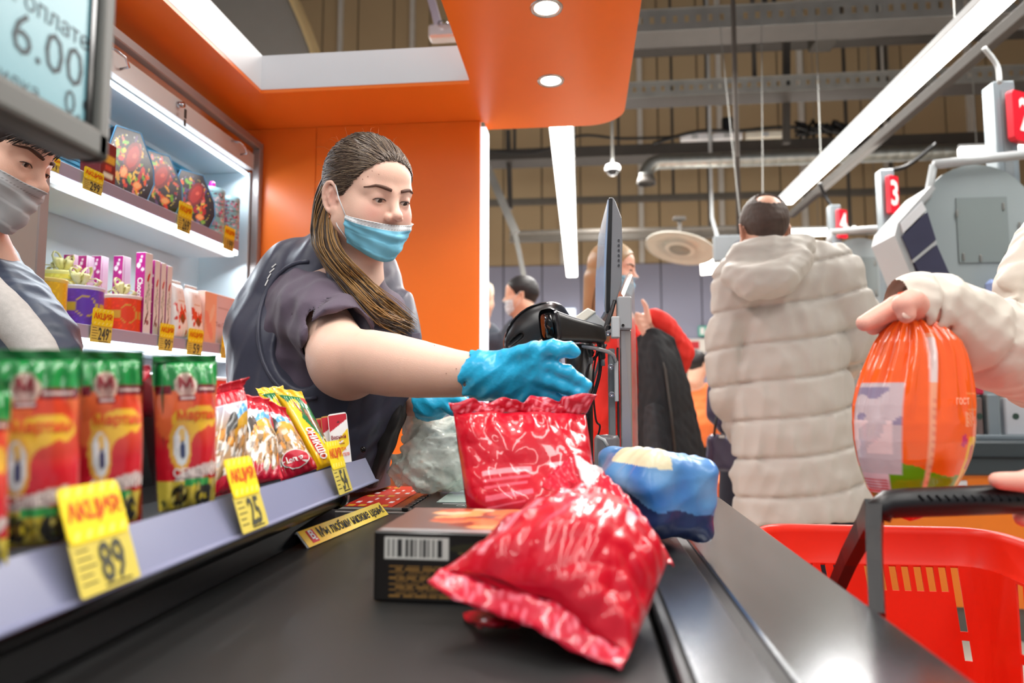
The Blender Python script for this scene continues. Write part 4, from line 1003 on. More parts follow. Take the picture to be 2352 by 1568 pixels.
# ------------------------------------------------------------------ price-rail shelf beside the belt
fs = thing('impulse_shelf', 'long shelf of bagged snacks with a pale plastic price rail beside the belt', 'shelf', (-.45, .6, .87))
YE = 1.178; zt_ = 1 - .1068; zb_ = 1 - .1423
M_prail = mat('clear_rail', (132, 136, 164), rough=.3, var=.04, spec=.5)
rl = MB(); V = [(-.379, -.2, zt_), (-.377, -.2, zt_ + .001), (-.358, -.2, zb_), (-.352, -.2, zb_ - .001), (-.352, -.2, zb_ - .003), (-.362, -.2, zb_ - .003), (-.382, -.2, zt_ - .002)]
rl.prism([Vector(p) for p in V], (0, 0, 0), (0, YE + .2, 0)).build('price_rail', M_prail, fs)
MB().box((-.64, -.2, .862), (-.3825, YE - .01, .870)).build('shelf_board', M_blackp, fs)
MB().box((-.64, -.2, .868), (-.632, YE - .01, 1.0)).build('back_edge', M_blackp, fs)
pp = MB(); pp.tube([(-.392, -.3, .838), (-.392, 1.085, .838)], .0125, n=16); pp.build('support_pipe', mat('pipe_black', (26, 25, 25), rough=.22, metal=.5), fs)
MB().tube([(-.392, 1.075, .838), (-.392, 1.095, .838)], .0165, n=16).build('pipe_cap', M_blackg, fs)
MB().box((-.43, 1.0, .845), (-.385, 1.04, .862), bev=.003).build('clamp', mat('clamp_clear', (150, 150, 146), rough=.2), fs)
MB().box((-.63, -.25, .791), (-.40, 1.10, .8245), bev=.004).build('shelf_base', M_blackg, fs)
RT = Vector((.0205, 0, zb_ - zt_)).normalized()   # down the rail's face
def rail_tag(ul, vb, ur, vt, num, label, skew=0., dx=.004):
    """tag hung over the rail: ul, vb lower-left corner; ur its right edge; vt its top"""
    k = lambda u, v: P(u, v, x=-.352)
    a = k(ul, vb); b = k(ur, vb); W = b.y - a.y
    H = .080
    up = Vector((-.018, -.02 * skew, .036)).normalized(); up = Vector((-.32, skew, .95)).normalized()
    return price_tag(Vector((-.3495, a.y, zb_ + .0005)), (0, 1, 0), up, W, H, num, label, fold=.50, kop='', num_size=.52)
rail_tag(180, 1365, 314, 1105, '89', 'large yellow price tag reading 89 on the snack shelf', skew=-.22)
rail_tag(553, 1213, 612, 1043, '25', 'yellow price tag reading 25 below the gnocchi-shaped snack bags', skew=-.20)
rail_tag(776, 1128, 806, 1020, '54', 'yellow price tag reading 54 in front of the gift cards', skew=-.18)

# ------------------------------------------------------------------ sunflower seed bags
ZSH = .871
def seed_paint(seed):
    q = random.Random(seed)
    sh = [('g', .40, .80, (236, 120, 70)), ('e', .3, .66, .3, .16, .4, (240, 110, 60)), ('e', .72, .70, .22, .13, -.3, (226, 70, 40)),
          ('h', 0, 1, .84, (34, 150, 70)), ('r', 0, .80, 1, .835, (28, 110, 50)), ('r', .58, .775, .98, .835, (120, 26, 40)), ('r', .02, .775, .22, .835, (120, 26, 40)), ('r', .62, .797, .94, .812, (240, 220, 210)),
          ('e', .42, .835, .17, .085, 0, (214, 190, 172)), ('e', .42, .835, .14, .07, 0, (190, 150, 140)), ('r', .30, .725, .56, .765, (150, 40, 50)), ('r', .33, .738, .53, .752, (240, 226, 220)),
          ('e', .58, .635, .32, .055, .08, (238, 186, 60)), ('e', .86, .61, .09, .06, 0, (238, 186, 60)), ('e', .30, .60, .10, .07, 0, (238, 186, 60)), ('e', .42, .52, .20, .09, .5, (236, 180, 66)), ('e', .60, .57, .30, .05, .15, (240, 190, 60)),
          ('e', .32, .43, .17, .17, 0, (232, 176, 70)), ('e', .33, .43, .12, .13, 0, (226, 232, 232)), ('e', .34, .50, .05, .05, 0, (240, 200, 120)), ('e', .35, .40, .04, .06, 0, (60, 70, 110)), ('e', .28, .46, .03, .05, 0, (250, 250, 250)),
          ('e', .60, .25, .38, .045, .12, (206, 190, 186)), ('h', 0, -1, -.20, (216, 196, 74)), ('e', .30, .10, .13, .075, 0, (40, 34, 26)), ('e', .74, .09, .16, .085, 0, (60, 60, 56)), ('e', .30, .10, .06, .03, 0, (120, 90, 40)), ('r', .36, .165, .80, .215, (60, 170, 90))]
    for k in range(18): sh.append(('e', q.uniform(.05, .95), q.uniform(.0, .17), .02, .03, q.uniform(0, 3), q.choice([(232, 210, 60), (80, 90, 50), (240, 226, 120)])))
    back = [('h', 0, 1, .84, (30, 70, 46)), ('r', .1, .3, .9, .7, (120, 20, 34))]
    return lambda s, t, sd: paint(s, t, (204, 22, 40), sh) if sd > 0 else paint(s, t, (150, 14, 30), back)
M_seedp = mat('bag_caption', (238, 226, 220), rough=.4); M_seedy = mat('bag_caption_orange', (226, 90, 40), rough=.4); M_maroon = mat('maroon_print', (140, 24, 40), rough=.5)
def seedbag(ul, ur, vt, vb, x, label, seed, dv=0, turn=.6, thick=.020, twist=0, lean=.0, hidden=False):
    """u, v corners of the front as seen; x = where its foot stands"""
    yl = P(ul, 950, x=x).y
    c = P((ul + ur) / 2, (vt + vb) / 2, x=x); y = c.y
    BL = P(ul + 12, vb, y=y - .012 * turn); BR = P(ur - 6, vb - dv, y=y + .03 * turn); TL = P(ul, vt, y=y - .012 * turn + lean); TR = P(ur, vt - 2, y=y + .03 * turn + lean)
    for q in (BL, BR): q.z = max(q.z, ZSH + .001)
    fn = bag_fn(TL, TR, BL, BR, thick, seed, .0095)
    r = thing('seed_bag', label, 'snack bag', (c.x, y, ZSH))
    if fn.n[1] > 0: raise RuntimeError('bag faces away')
    bag('wrapper', fn, r, seed_paint(seed)); seal(fn, r, 1, .008, (24, 120, 56), lean=.3)
    w, h = dims(fn)
    if not hidden:
        text('Мартин', h * .085, M_seedy, None, r, bold=.03, sx=.85, fn=on_bag(fn, .60, .63, w, h))
        text('СЕМЕЧКИ', h * .075, M_seedp, None, r, bold=.03, sx=.80, fn=on_bag(fn, .58, .25, w, h))
        text('М', h * .10, M_maroon, None, r, bold=.03, fn=on_bag(fn, .42, .85, w, h))
    return r
def gusset(parent, pts, colour, y):
    V = [P(u, v, y=y + dy) for u, v, dy in pts]; cen = sum(V, Vector()) / len(V)
    q = mesh('gusset', [tuple(cen)] + [tuple(p) for p in V], [(0, 1 + i, 1 + (i + 1) % len(V)) for i in range(len(V))], M_film, parent, smooth=True, col=np.array([srgb(c) for c in colour]))
    md = q.modifiers.new('thick', 'SOLIDIFY'); md.thickness = .001
sb = seedbag(352, 497, 832, 1175, -.405, 'red seed bag with a green top farthest along, next to the snack nut bags', 23, dv=14, turn=1.0, thick=.022)
seedbag(168, 330, 826, 1215, -.405, 'red seed bag with a green top in the middle, between the two others', 22, dv=16, turn=.8)
seedbag(-28, 186, 826, 1262, -.40, 'red seed bag with a green top closest, at the picture\'s left edge', 21, dv=18, turn=.7)
seedbag(-150, 22, 900, 1330, -.385, 'dark red seed bag corner cut by the left edge of the picture', 24, dv=10, turn=.7, hidden=True)
gusset(sb, [(378, 836, .0), (345, 862, .03), (312, 893, .05), (326, 960, .05), (345, 1080, .04), (366, 1172, .0), (376, 1040, -.005), (372, 900, -.005)], [(70, 10, 18), (20, 60, 34), (16, 40, 26), (30, 30, 20), (90, 12, 26), (120, 14, 28), (170, 16, 34), (150, 14, 30), (30, 80, 40)], .66)  # side fold turned from the light; its shade is in the dark reds and greens
# a small red pack peeking out behind
TLq = P(285, 856, y=.70); 
fn = bag_fn(P(272, 852, y=.72), P(345, 850, y=.72), P(280, 960, y=.72), P(345, 960, y=.72), .012, 31, .004)
r = thing('red_pack', 'plain crimson pack peeking out between the seed bags', 'snack bag', P(305, 950, y=.72)); bag('wrapper', fn, r, lambda s, t, sd: paint(s, t, (196, 16, 50), []), nu=24, nv=30); seal(fn, r, 1, .006, (190, 16, 50))
# ------------------------------------------------------------------ nut snack bags
def nut_paint(seed):
    q = random.Random(seed)
    sh = [('g', .62, .95, (196, 206, 236)), ('e', .62, .76, .22, .07, .2, (70, 160, 220)), ('e', .3, .80, .16, .05, -.2, (225, 230, 240)), ('h', 0, 1, .86, (206, 24, 46)), ('r', 0, .845, 1, .86, (240, 240, 245)),
          ('e', .55, .60, .34, .12, .3, (206, 160, 50)), ('e', .3, .62, .12, .16, -.5, (60, 56, 50)), ('e', .5, .52, .25, .1, .1, (196, 140, 40)), ('h', 0, -1, -.17, (186, 20, 50)), ('e', .3, .16, .25, .07, .3, (190, 24, 52))]
    for k in range(46):
        a, b = q.uniform(.02, .98), q.uniform(.16, .56)
        c = q.choice([(232, 222, 208), (240, 232, 220), (206, 150, 80), (180, 140, 100), (226, 150, 60), (236, 228, 216), (150, 120, 84)])
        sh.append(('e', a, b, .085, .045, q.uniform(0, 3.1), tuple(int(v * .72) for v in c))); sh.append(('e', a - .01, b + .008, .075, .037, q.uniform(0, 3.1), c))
    return lambda s, t, sd: paint(s, t, (186, 150, 110), sh) if sd > 0 else paint(s, t, (190, 40, 60), [])
def nutbag(TL, TR, BL, BR, label, seed, logo=False, thick=.020):
    fn = bag_fn(TL, TR, BL, BR, thick, seed, .0075); r = thing('nut_bag', label, 'snack bag', (Vector(BL) + Vector(BR)) / 2)
    bag('wrapper', fn, r, nut_paint(seed)); seal(fn, r, 1, .013, (206, 24, 46), lean=.6, teeth=True); w, h = dims(fn)
    if logo:
        rr_, hh = .26 * w, .098 * h
        def disc(k, m, off):
            V = [on_bag(fn, .50, .17, w, h, off)(0, 0)]; n = 28
            for ring in (.5, 1):
                for i in range(n): V.append(on_bag(fn, .50, .17, w, h, off)(math.cos(2 * PI * i / n) * .34 * w * k * ring, math.sin(2 * PI * i / n) * .105 * h * k * ring))
            F = [(0, 1 + i, 1 + (i + 1) % n) for i in range(n)] + [(1 + i, 1 + n + i, 1 + n + (i + 1) % n, 1 + (i + 1) % n) for i in range(n)]
            mesh('badge', V, F, m, r, smooth=True)
        disc(1.08, M_whitep, .0018); disc(1., mat('badge_red', (200, 20, 50), rough=.3), .0024)
        text('Lorenzo', h * .098, M_whitep, None, r, bold=.03, sx=.72, fn=on_bag(fn, .50, .165, w, h, .003))
    return r
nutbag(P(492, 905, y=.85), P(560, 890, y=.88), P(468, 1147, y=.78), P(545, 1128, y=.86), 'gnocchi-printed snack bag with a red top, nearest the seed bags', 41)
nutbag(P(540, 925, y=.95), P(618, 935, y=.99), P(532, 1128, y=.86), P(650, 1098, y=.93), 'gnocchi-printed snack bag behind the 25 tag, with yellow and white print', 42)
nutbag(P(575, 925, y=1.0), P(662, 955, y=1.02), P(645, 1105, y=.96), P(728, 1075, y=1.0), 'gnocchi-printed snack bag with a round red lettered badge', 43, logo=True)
# ------------------------------------------------------------------ yellow snack packets
def yellowpack(TL, TR, BL, BR, label, seed, front=True, thick=.013):
    fn = bag_fn(TL, TR, BL, BR, thick, seed, .002, p1=6, p2=5); r = thing('yellow_packet', label, 'snack packet', (Vector(BL) + Vector(BR)) / 2)
    sh = [('h', .9, 1, 1.02, (18, 110, 60)), ('e', .30, .70, .34, .14, .5, (250, 200, 30)), ('e', .5, .78, .13, .05, -.9, (130, 80, 50)), ('e', .52, .79, .08, .02, -.9, (190, 140, 100)), ('e', .72, .62, .07, .16, .3, (120, 80, 56)), ('e', .74, .62, .03, .14, .3, (180, 140, 110)), ('e', .86, .46, .05, .16, .2, (120, 80, 56)), ('e', .9, .3, .08, .05, 0, (226, 200, 160)), ('e', .88, .92, .09, .06, 0, (210, 40, 40)), ('e', .45, .26, .19, .20, 0, (210, 50, 30)), ('r', .72, .05, .78, .36, (60, 60, 30)), ('r', .84, .05, .88, .32, (60, 60, 30)), ('h', 0, 1, .975, (250, 196, 20))]
    bag('wrapper', fn, r, (lambda s, t, sd: paint(s, t, (252, 200, 20), sh) if sd > 0 else paint(s, t, (220, 170, 30), [])), nu=40, nv=60); seal(fn, r, 1, .014, (250, 200, 30), lean=.2)
    w, h = dims(fn)
    if front: text('ОНИКШО', h * .10, M_whitep, None, r, bold=.03, sx=.9, fn=lambda x, y: on_bag(fn, .45, .27, w, h, .0016)(y, -x))
    return r
yellowpack(P(594, 905, y=1.12), P(655, 900, y=1.14), P(690, 1075, y=1.05), P(722, 1060, y=1.08), 'yellow packet with crimped top, mostly behind the printed one', 52, front=False)
yellowpack(P(632, 905, y=1.08), P(700, 915, y=1.09), P(728, 1080, y=1.03), P(778, 1062, y=1.05), 'yellow and green packet with brown pretzel-like print leaning beside the cards', 51)
fn_ = None
# ------------------------------------------------------------------ gift cards
M_cardr = mat('card_red', (186, 22, 40), rough=.3); M_gold = mat('card_gold', (190, 150, 80), rough=.3, metal=.5)
for k in range(4):
    sft = 3 - k; y = 1.085 + (3 - k) * .006 if False else 1.09
    dx = -16 * sft
    TL = P(752 + dx, 952 + 5 * sft, y=1.10 + .004 * sft); TR = P(790 + dx, 948 + 5 * sft, y=1.115 + .004 * sft); BL = P(764 + dx, 1068, y=1.09 + .004 * sft); BR = P(808 + dx, 1060, y=1.105 + .004 * sft)
    r = thing('gift_card', ['red-topped white and yellow gift card in front of the fan of four', 'gift card showing only a red corner, right behind the front card', 'gift card showing only a red corner, third of the fan', 'gift card at the back of the fan, beside the yellow packet'][k] if False else ['gift card at the back of the fan, beside the yellow packet', 'gift card showing only a red edge, third of the fan', 'gift card showing only a red edge, right behind the front card', 'red-topped white and yellow gift card in front of the fan of four'][k], 'card', BL)
    ex = TR - TL; ey = TL - BL; n = (BR - BL).cross(ey).normalized()
    W_ = (BR - BL); poly = [BL, BR, BR + ey * .95, BR + ey * .99 - W_ * .05, BR + ey - W_ * .12, BL + ey + W_ * .12, BL + ey * .99 + W_ * .05, BL + ey * .95]
    MB().prism(poly, -n * .0012, (0, 0, 0)).build('board', M_gold if k < 3 else M_whitep, r)
    face('print', r, BL + W_ * .03, W_ * .94, ey * .97, 30, 50, (240, 238, 238), [('h', -.22, 1, .66, (190, 24, 44)), ('h', .35, -1, -.34, (242, 206, 20)), ('h', .35, -1, -.02, (240, 238, 238)), ('r', .42, .82, .62, .85, (90, 20, 30)), ('e', .52, .85, .05, .025, 0, (90, 20, 30)), ('e', .5, .43, .22, .02, .15, (200, 30, 50)), ('e', .5, .422, .22, .018, .15, (240, 238, 238))], off=.0004)
    if k == 3:
        M = frame(BL, W_, ey); w = W_.length; h = ey.length
        text('Верный', h * .105, M_maroon, M @ Matrix.Translation((w * .52, h * .52, .001)), r, bold=.02, sx=.75)
        text('магазин', h * .045, M_maroon, M @ Matrix.Translation((w * .60, h * .39, .001)), r, bold=.02, sx=.8)
        text('КАРТА', h * .085, M_tagr, M @ Matrix.Translation((w * .55, h * .275, .001)), r, bold=.02, sx=.7)
        text('ПОКУПАТЕЛЯ', h * .085, M_tagr, M @ Matrix.Translation((w * .52, h * .16, .001)), r, bold=.02, sx=.55)

# ------------------------------------------------------------------ tent sign on the belt
B0 = P(708, 1259, z=ZB + .0005); B1 = P(893, 1181, z=ZB + .0005)
T0 = P(680, 1222, y=B0.y + .002); T1 = P(868, 1158, y=B1.y + .002); bw = Vector((-.028, .0, 0))
C0 = Vector((T0.x - .018, B0.y + .004, ZB + .0005)); C1 = Vector((T1.x - .018, B1.y + .004, ZB + .0005))
sg = thing('tent_sign', 'yellow tent-shaped sign reading Мы любим низкие цены! on the belt', 'sign', (B0 + B1) / 2)
th = Vector((0, 0, .0018))
M_signg = mat('sign_back', (176, 178, 182), rough=.3)
MB().add([B0, B1, T1, T0, B0 - Vector((.002, 0, 0)), B1 - Vector((.002, 0, 0)), T1 - th, T0 - th], [(0, 1, 2, 3), (7, 6, 5, 4), (0, 4, 5, 1), (1, 5, 6, 2), (2, 6, 7, 3), (3, 7, 4, 0)]).build('front_board', M_signg, sg)
MB().add([C0, C1, T1, T0, C0 + Vector((.002, 0, 0)), C1 + Vector((.002, 0, 0)), T1 - th, T0 - th], [(3, 2, 1, 0), (4, 5, 6, 7), (1, 5, 4, 0), (2, 6, 5, 1), (3, 7, 6, 2), (0, 4, 7, 3)]).build('rear_board', M_signg, sg)
ex = (B1 - B0); ey = (T0 - B0); Lw = ex.length
face('yellow_print', sg, B0 + ex * .008, ex * .984, ey * .98, 60, 8, (250, 196, 46), [('h', 1, 0, .25, (250, 206, 50)), ('h', 1, 0, .5, (246, 214, 60))], off=.0008)
Mf = frame(B0, ex, ey); hh = ey.length
MB().box((.018, hh * .14, .001), (.018 + hh * .66, hh * .86, .0014), M=Mf).build('logo_square', M_red, sg)
text('В', hh * .66, M_whitep, Mf @ Matrix.Translation((.018 + hh * .30, hh * .54, .0015)), sg, bold=.03)
MB().box((.018 + hh * .36, hh * .24, .0015), (.018 + hh * .56, hh * .31, .0017), M=Mf).build('logo_mark', M_whitep, sg)
text('Мы любим низкие цены!', hh * .80, M_blackpr, Mf @ Matrix.Translation((.018 + hh * .8 + (Lw - .018 - hh * .8) * .49, hh * .5, .001)), sg, bold=.018, fitw=(Lw - .018 - hh * .8) * .94)
# ------------------------------------------------------------------ black chocolate box on the belt
p0 = P(857, 1379, z=ZB + .001); p1 = P(857, 1222, y=p0.y); hB = p1.z - ZB
ang = math.radians(-1.6); ax = Vector((math.cos(ang), math.sin(ang), 0)); ay = Vector((-math.sin(ang), math.cos(ang), 0))
bb = thing('chocolate_assortment', 'flat black carton with a barcode and gold print under the red bags', 'box', p0)
Mb = frame(Vector((p0.x, p0.y, ZB + .001)), ax, ay)
MB().box((0, 0, 0), (.26, .155, hB), M=Mb, bev=.0012).build('carton', mat('black_carton', (22, 19, 17), rough=.3, coat=.3), bb)
w_ = .26
sh = [('r', .03, .62, .30, .95, (206, 206, 200))] + [('r', .045 + k * .0185, .655, .045 + k * .0185 + .006 + .004 * (k % 3), .93, (40, 40, 40)) for k in range(13)]
for k in range(11):
    y = .50 - k * .045; x = .05 + .03 * (k % 2); qq = random.Random(k)
    while x < .93 - .05 * (k % 3):
        w1 = qq.uniform(.02, .07); sh.append(('r', x, y, x + w1, y + .020, (140, 104, 52))); x += w1 + .010
sh += [('r', .34, .72, .7, .74, (110, 100, 50)), ('r', .45, .86, .62, .90, (150, 120, 50)), ('e', .5, .8, .2, .1, 0, (46, 44, 26))]
face('side_print', bb, Mb @ Vector((.004, 0, .002)), ax * .252, Vector((0, 0, hB - .004)), 150, 60, (24, 20, 18), [(q if q[0] != 'r' else q) for q in sh], off=.0006)
q = random.Random(9); tp = [('e', q.uniform(.2, 1), q.uniform(.1, .95), .07, .09, q.uniform(0, 3), q.choice([(220, 120, 70), (236, 160, 100), (190, 80, 50), (240, 190, 150), (140, 60, 40)])) for _ in range(40)]
face('top_print', bb, Mb @ Vector((.002, .002, hB)), ax * .256, ay * .151, 60, 40, (120, 90, 80), [('r', 0, 0, 1, .1, (170, 170, 170))] + tp + [('r', 0, 0, 1, .06, (150, 150, 150))], off=.0006)
# ------------------------------------------------------------------ people
def head_matrix(eye, fwd, pitch, roll=0., s=1.):
    """matrix of a head whose eyes' midpoint is at eye; fwd = level direction of the gaze; pitch down positive"""
    f = Vector((fwd[0], fwd[1], 0)).normalized(); f = (f * math.cos(pitch) - Vector((0, 0, 1)) * math.sin(pitch)).normalized()
    r = f.cross(Vector((0, 0, 1))).normalized(); u = r.cross(f)
    r2 = r * math.cos(roll) + u * math.sin(roll); u2 = r2.cross(f)
    M = Matrix(((r2.x, f.x, u2.x, 0), (r2.y, f.y, u2.y, 0), (r2.z, f.z, u2.z, 0), (0, 0, 0, 1)))
    M = M @ Matrix.Scale(s, 4)
    o = Vector(eye) - M @ Vector((0, .080, 0))
    return Matrix.Translation(o) @ M
def head_ops(F, M, ears=True, eyes=True, full=1.0, lips=True, neck=True, hi=True, wide=1.):
    """adds a human head to field F; local axes: x = its right, y = forward, z = up, eyes at z 0"""
    def U(f, k): F.u(xf(f, M), k)
    def Sb(f, k): F.sub(xf(f, M), k)
    U(ell((0, -.015, .030), (.075, .095, .088)), .02)
    U(ell((0, .022, -.030), (.064 * wide, .066, .084)), .03)
    U(ell((0, .034, .046), (.060, .052, .044)), .03)
    for s in (-1, 1):
        U(ell((s * .036 * wide, .049, -.038), (.031, .031, .036)), .025)
        U(cone((s * .052 * wide, .000, -.058), (s * .016, .060, -.098), .024 * full, .019 * full), .03)
        U(cone((s * .046, .064, .017), (s * .012, .080, .013), .010, .010), .018)
    U(ell((0, .066, -.099), (.024, .020, .019)), .02)
    for s in (-1, 1): Sb(ell((s * .0325, .104, -.001), (.021, .020, .0135)), .018)
    U(cone((0, .080, .010), (0, .1015, -.0245), .0070, .0092), .014)
    U(ell((0, .1065, -.0295), (.0102, .0100, .0088)), .008)
    for s in (-1, 1):
        U(ell((s * .0128, .0950, -.0345), (.0072, .0100, .0080)), .004)
        if hi: Sb(ell((s * .0072, .1025, -.0412), (.0050, .0070, .0040)), .002)
    if lips:
        U(ell((0, .086, -.070), (.025, .012, .013)), .012); Sb(ell((0, .100, -.0695), (.022, .006, .0012)), .002)
    if eyes:
        for s in (-1, 1):
            U(ell((s * .031, .0735, -.001), (.0150, .0142, .0132)), .008)
            if hi:
                Sb(ell((s * .031, .092, -.0045), (.0142, .0138, .0040)), .0016)
                Sb(chain([(s * (.031 - .012), .0865, .0035), (s * .031, .0905, .0078), (s * (.031 + .012), .0845, .0045)], [.0008, .001, .0008]), .002)
    if ears:
        for s in (-1, 1):
            B = Matrix.Translation((s * .0745, -.010, -.012)) @ Matrix.Rotation(s * .42, 4, 'Z') @ Matrix.Rotation(.12, 4, 'X')
            def E(f, k, sub=False): (Sb if sub else U)(xf(f, B), k)
            E(ell((s * .004, -.004, -.001), (.005, .015, .026)), .006)
            ring = [(s * .0085, -.004 + .0165 * math.cos(a), .001 + .0295 * math.sin(a)) for a in [math.radians(d) for d in (20, 50, 80, 110, 140, 170, 200, 230, 255)]]
            E(chain(ring, [.0030, .0036, .0040, .0042, .0042, .0040, .0036, .0034, .0040]), .003)
            E(ell((s * .0075, .002, -.027), (.0042, .0078, .0085)), .006)
            E(ell((s * .011, .003, .000), (.0055, .0085, .0135)), .003, True)
            E(chain([(s * .0085, -.006, -.014), (s * .0095, -.0085, 0), (s * .0085, -.003, .014)], [.0022, .0026, .0022]), .003)
            E(ell((s * .008, .0125, -.004), (.0035, .003, .006)), .003)
    if neck: U(cone((0, -.020, -.055), (0, -.045, -.155), .050, .054), .03)
_skin = {}
def skin(name, col, blush=None):
    return mat(name, col, rough=.46, spec=.4, var=.025, vscale=40, bump=.12, bscale=420, sss=.10)
M_skin = skin('skin_fair', (236, 196, 176)); M_skinA = mat('skin_fair_tinted', (236, 196, 176), rough=.46, spec=.4, var=.02, vscale=40, bump=.14, bscale=500, sss=.10, attr=True)
M_eyew = mat('eye_white', (214, 206, 200), rough=.15, spec=.6, var=0); M_iris = mat('iris_brown', (58, 42, 34), rough=.1, var=0)
M_lash = mat('lash_dark', (40, 28, 24), rough=.6); M_brow = mat('brow_brown', (88, 60, 48), rough=.7)
M_hair = mat('hair_brown', (70, 56, 46), rough=.38, spec=.5, var=.25, vscale=6); M_hairL = mat('hair_blonde_tips', (150, 112, 62), rough=.36, spec=.5, var=.2, vscale=6); M_hairG = mat('hair_ashen', (112, 96, 78), rough=.36, spec=.5, var=.2)
M_glove = mat('nitrile_blue', (30, 172, 218), rough=.33, spec=.55, var=.06, vscale=20, bump=.35, bscale=140, coat=.2)
M_vest = mat('vest_navy', (62, 64, 80), rough=.42, spec=.45, var=.06, vscale=6, bump=.35, bscale=45, stretch=(1, 1, .5), sheen=.1)
M_shirt = mat('shirt_plum', (84, 72, 88), rough=.75, var=.05, vscale=20, bump=.4, bscale=900, sheen=.15)
M_lin = mat('lining_black', (20, 18, 20), rough=.7, sheen=.1)
M_mask = mat('mask_blue', (122, 196, 222), rough=.75, var=.03, vscale=30, bump=.3, bscale=1400)
M_maskw = mat('mask_white', (226, 232, 236), rough=.75, var=.02, bump=.3, bscale=1400)
M_maskg = mat('mask_grey', (186, 192, 196), rough=.8, var=.03, bump=.3, bscale=1000)
def eyes(parent, M, look=(0, -.35), lid=-.0052, name='eye'):
    for s in (-1, 1):
        c = Vector((s * .031, .0735, -.001)); r = .0124
        V = []; F = []; mi = []; n, m_ = 20, 24
        d = Vector((look[0], 1, look[1])).normalized(); ax = Vector((1, 0, 0)); ax = (ax - d * ax.dot(d)).normalized(); up = ax.cross(d)
        for i in range(n + 1):
            th = PI * i / n
            for k in range(m_):
                ph = 2 * PI * k / m_; V.append(tuple(M @ (c + (d * math.cos(th) + (ax * math.cos(ph) + up * math.sin(ph)) * math.sin(th)) * r)))
        for i in range(n):
            for k in range(m_):
                F.append((i * m_ + k, (i + 1) * m_ + k, (i + 1) * m_ + (k + 1) % m_, i * m_ + (k + 1) % m_)); mi.append(1 if i < 3 else 0)
        mesh(name, V, F, None, parent, smooth=True, mats=[M_eyew, M_iris], midx=mi)
def march(F, o, d, far=3.5):
    o = A(o); d = A(d) / np.linalg.norm(A(d)); t = 0.
    for _ in range(160):
        v = float(F((o + d * t)[None])[0])
        if v < .0006: break
        t += max(v * .7, .0006)
        if t > far: return None
    return Vector(o + d * t)
def march_many(F, O, D, far=.3, n=70):
    O = A(O); D = A(D); D = D / np.linalg.norm(D, axis=1)[:, None]; t = np.zeros(len(O)); live = np.ones(len(O), bool)
    for _ in range(n):
        i = np.nonzero(live)[0]
        if not len(i): break
        v = F(O[i] + D[i] * t[i, None]); t[i] += np.where(v > .0006, np.maximum(v * .75, .0006), 0)
        live[i] = (v > .0006) & (t[i] < far)
    return O + D * t[:, None], t < far
def hit(F, u, v, off=0., near=.35):
    d = (P(u, v, y=1.) - Vector((0, 0, CAM_Z))).normalized()
    q = march(F, Vector((0, 0, CAM_Z)) + d * near, d)
    return None if q is None else q - d * off
def lashbrow(parent, M, F, brow=True, m_brow=None, part='eyebrow'):
    Fl = lambda p: F(p)
    for s in (-1, 1):
        if brow:
            pts = []; rs = []
            for i in range(9):
                t = i / 8; x = s * (.012 + .050 * t); z = .0185 + .0055 * math.sin(min(1, t * 1.25) * PI * .62) - .006 * max(0, t - .62) / .38
                o = M @ Vector((x, .16, z)); dr = (M.to_3x3() @ Vector((-x * .4, -1, 0))).normalized(); q = march(F, o, dr, .2)
                if q is None: continue
                pts.append(q - dr * .0002); rs.append(.0042 * (1 - .75 * t ** 1.6) * (.7 + .3 * min(1, t * 5)))
            if len(pts) > 2: MB().tube(pts, rs, n=8, sq=None).build(part, m_brow or M_brow, parent)
        pts = []
        for i in range(9):
            t = i / 8 * 2 - 1; x = s * .031 + .0142 * t; z = -.0045 + .0040 * math.sqrt(max(0, 1 - t * t)) + .0004
            o = M @ Vector((x, .14, z)); dr = (M.to_3x3() @ Vector((0, -1, 0))).normalized(); q = march(F, o, dr, .12)
            if q is not None: pts.append(q - dr * .0004)
        if len(pts) > 2: MB().tube(pts, [.0005] + [.0010] * (len(pts) - 2) + [.0005], n=6).build('eyelash', M_lash, parent)
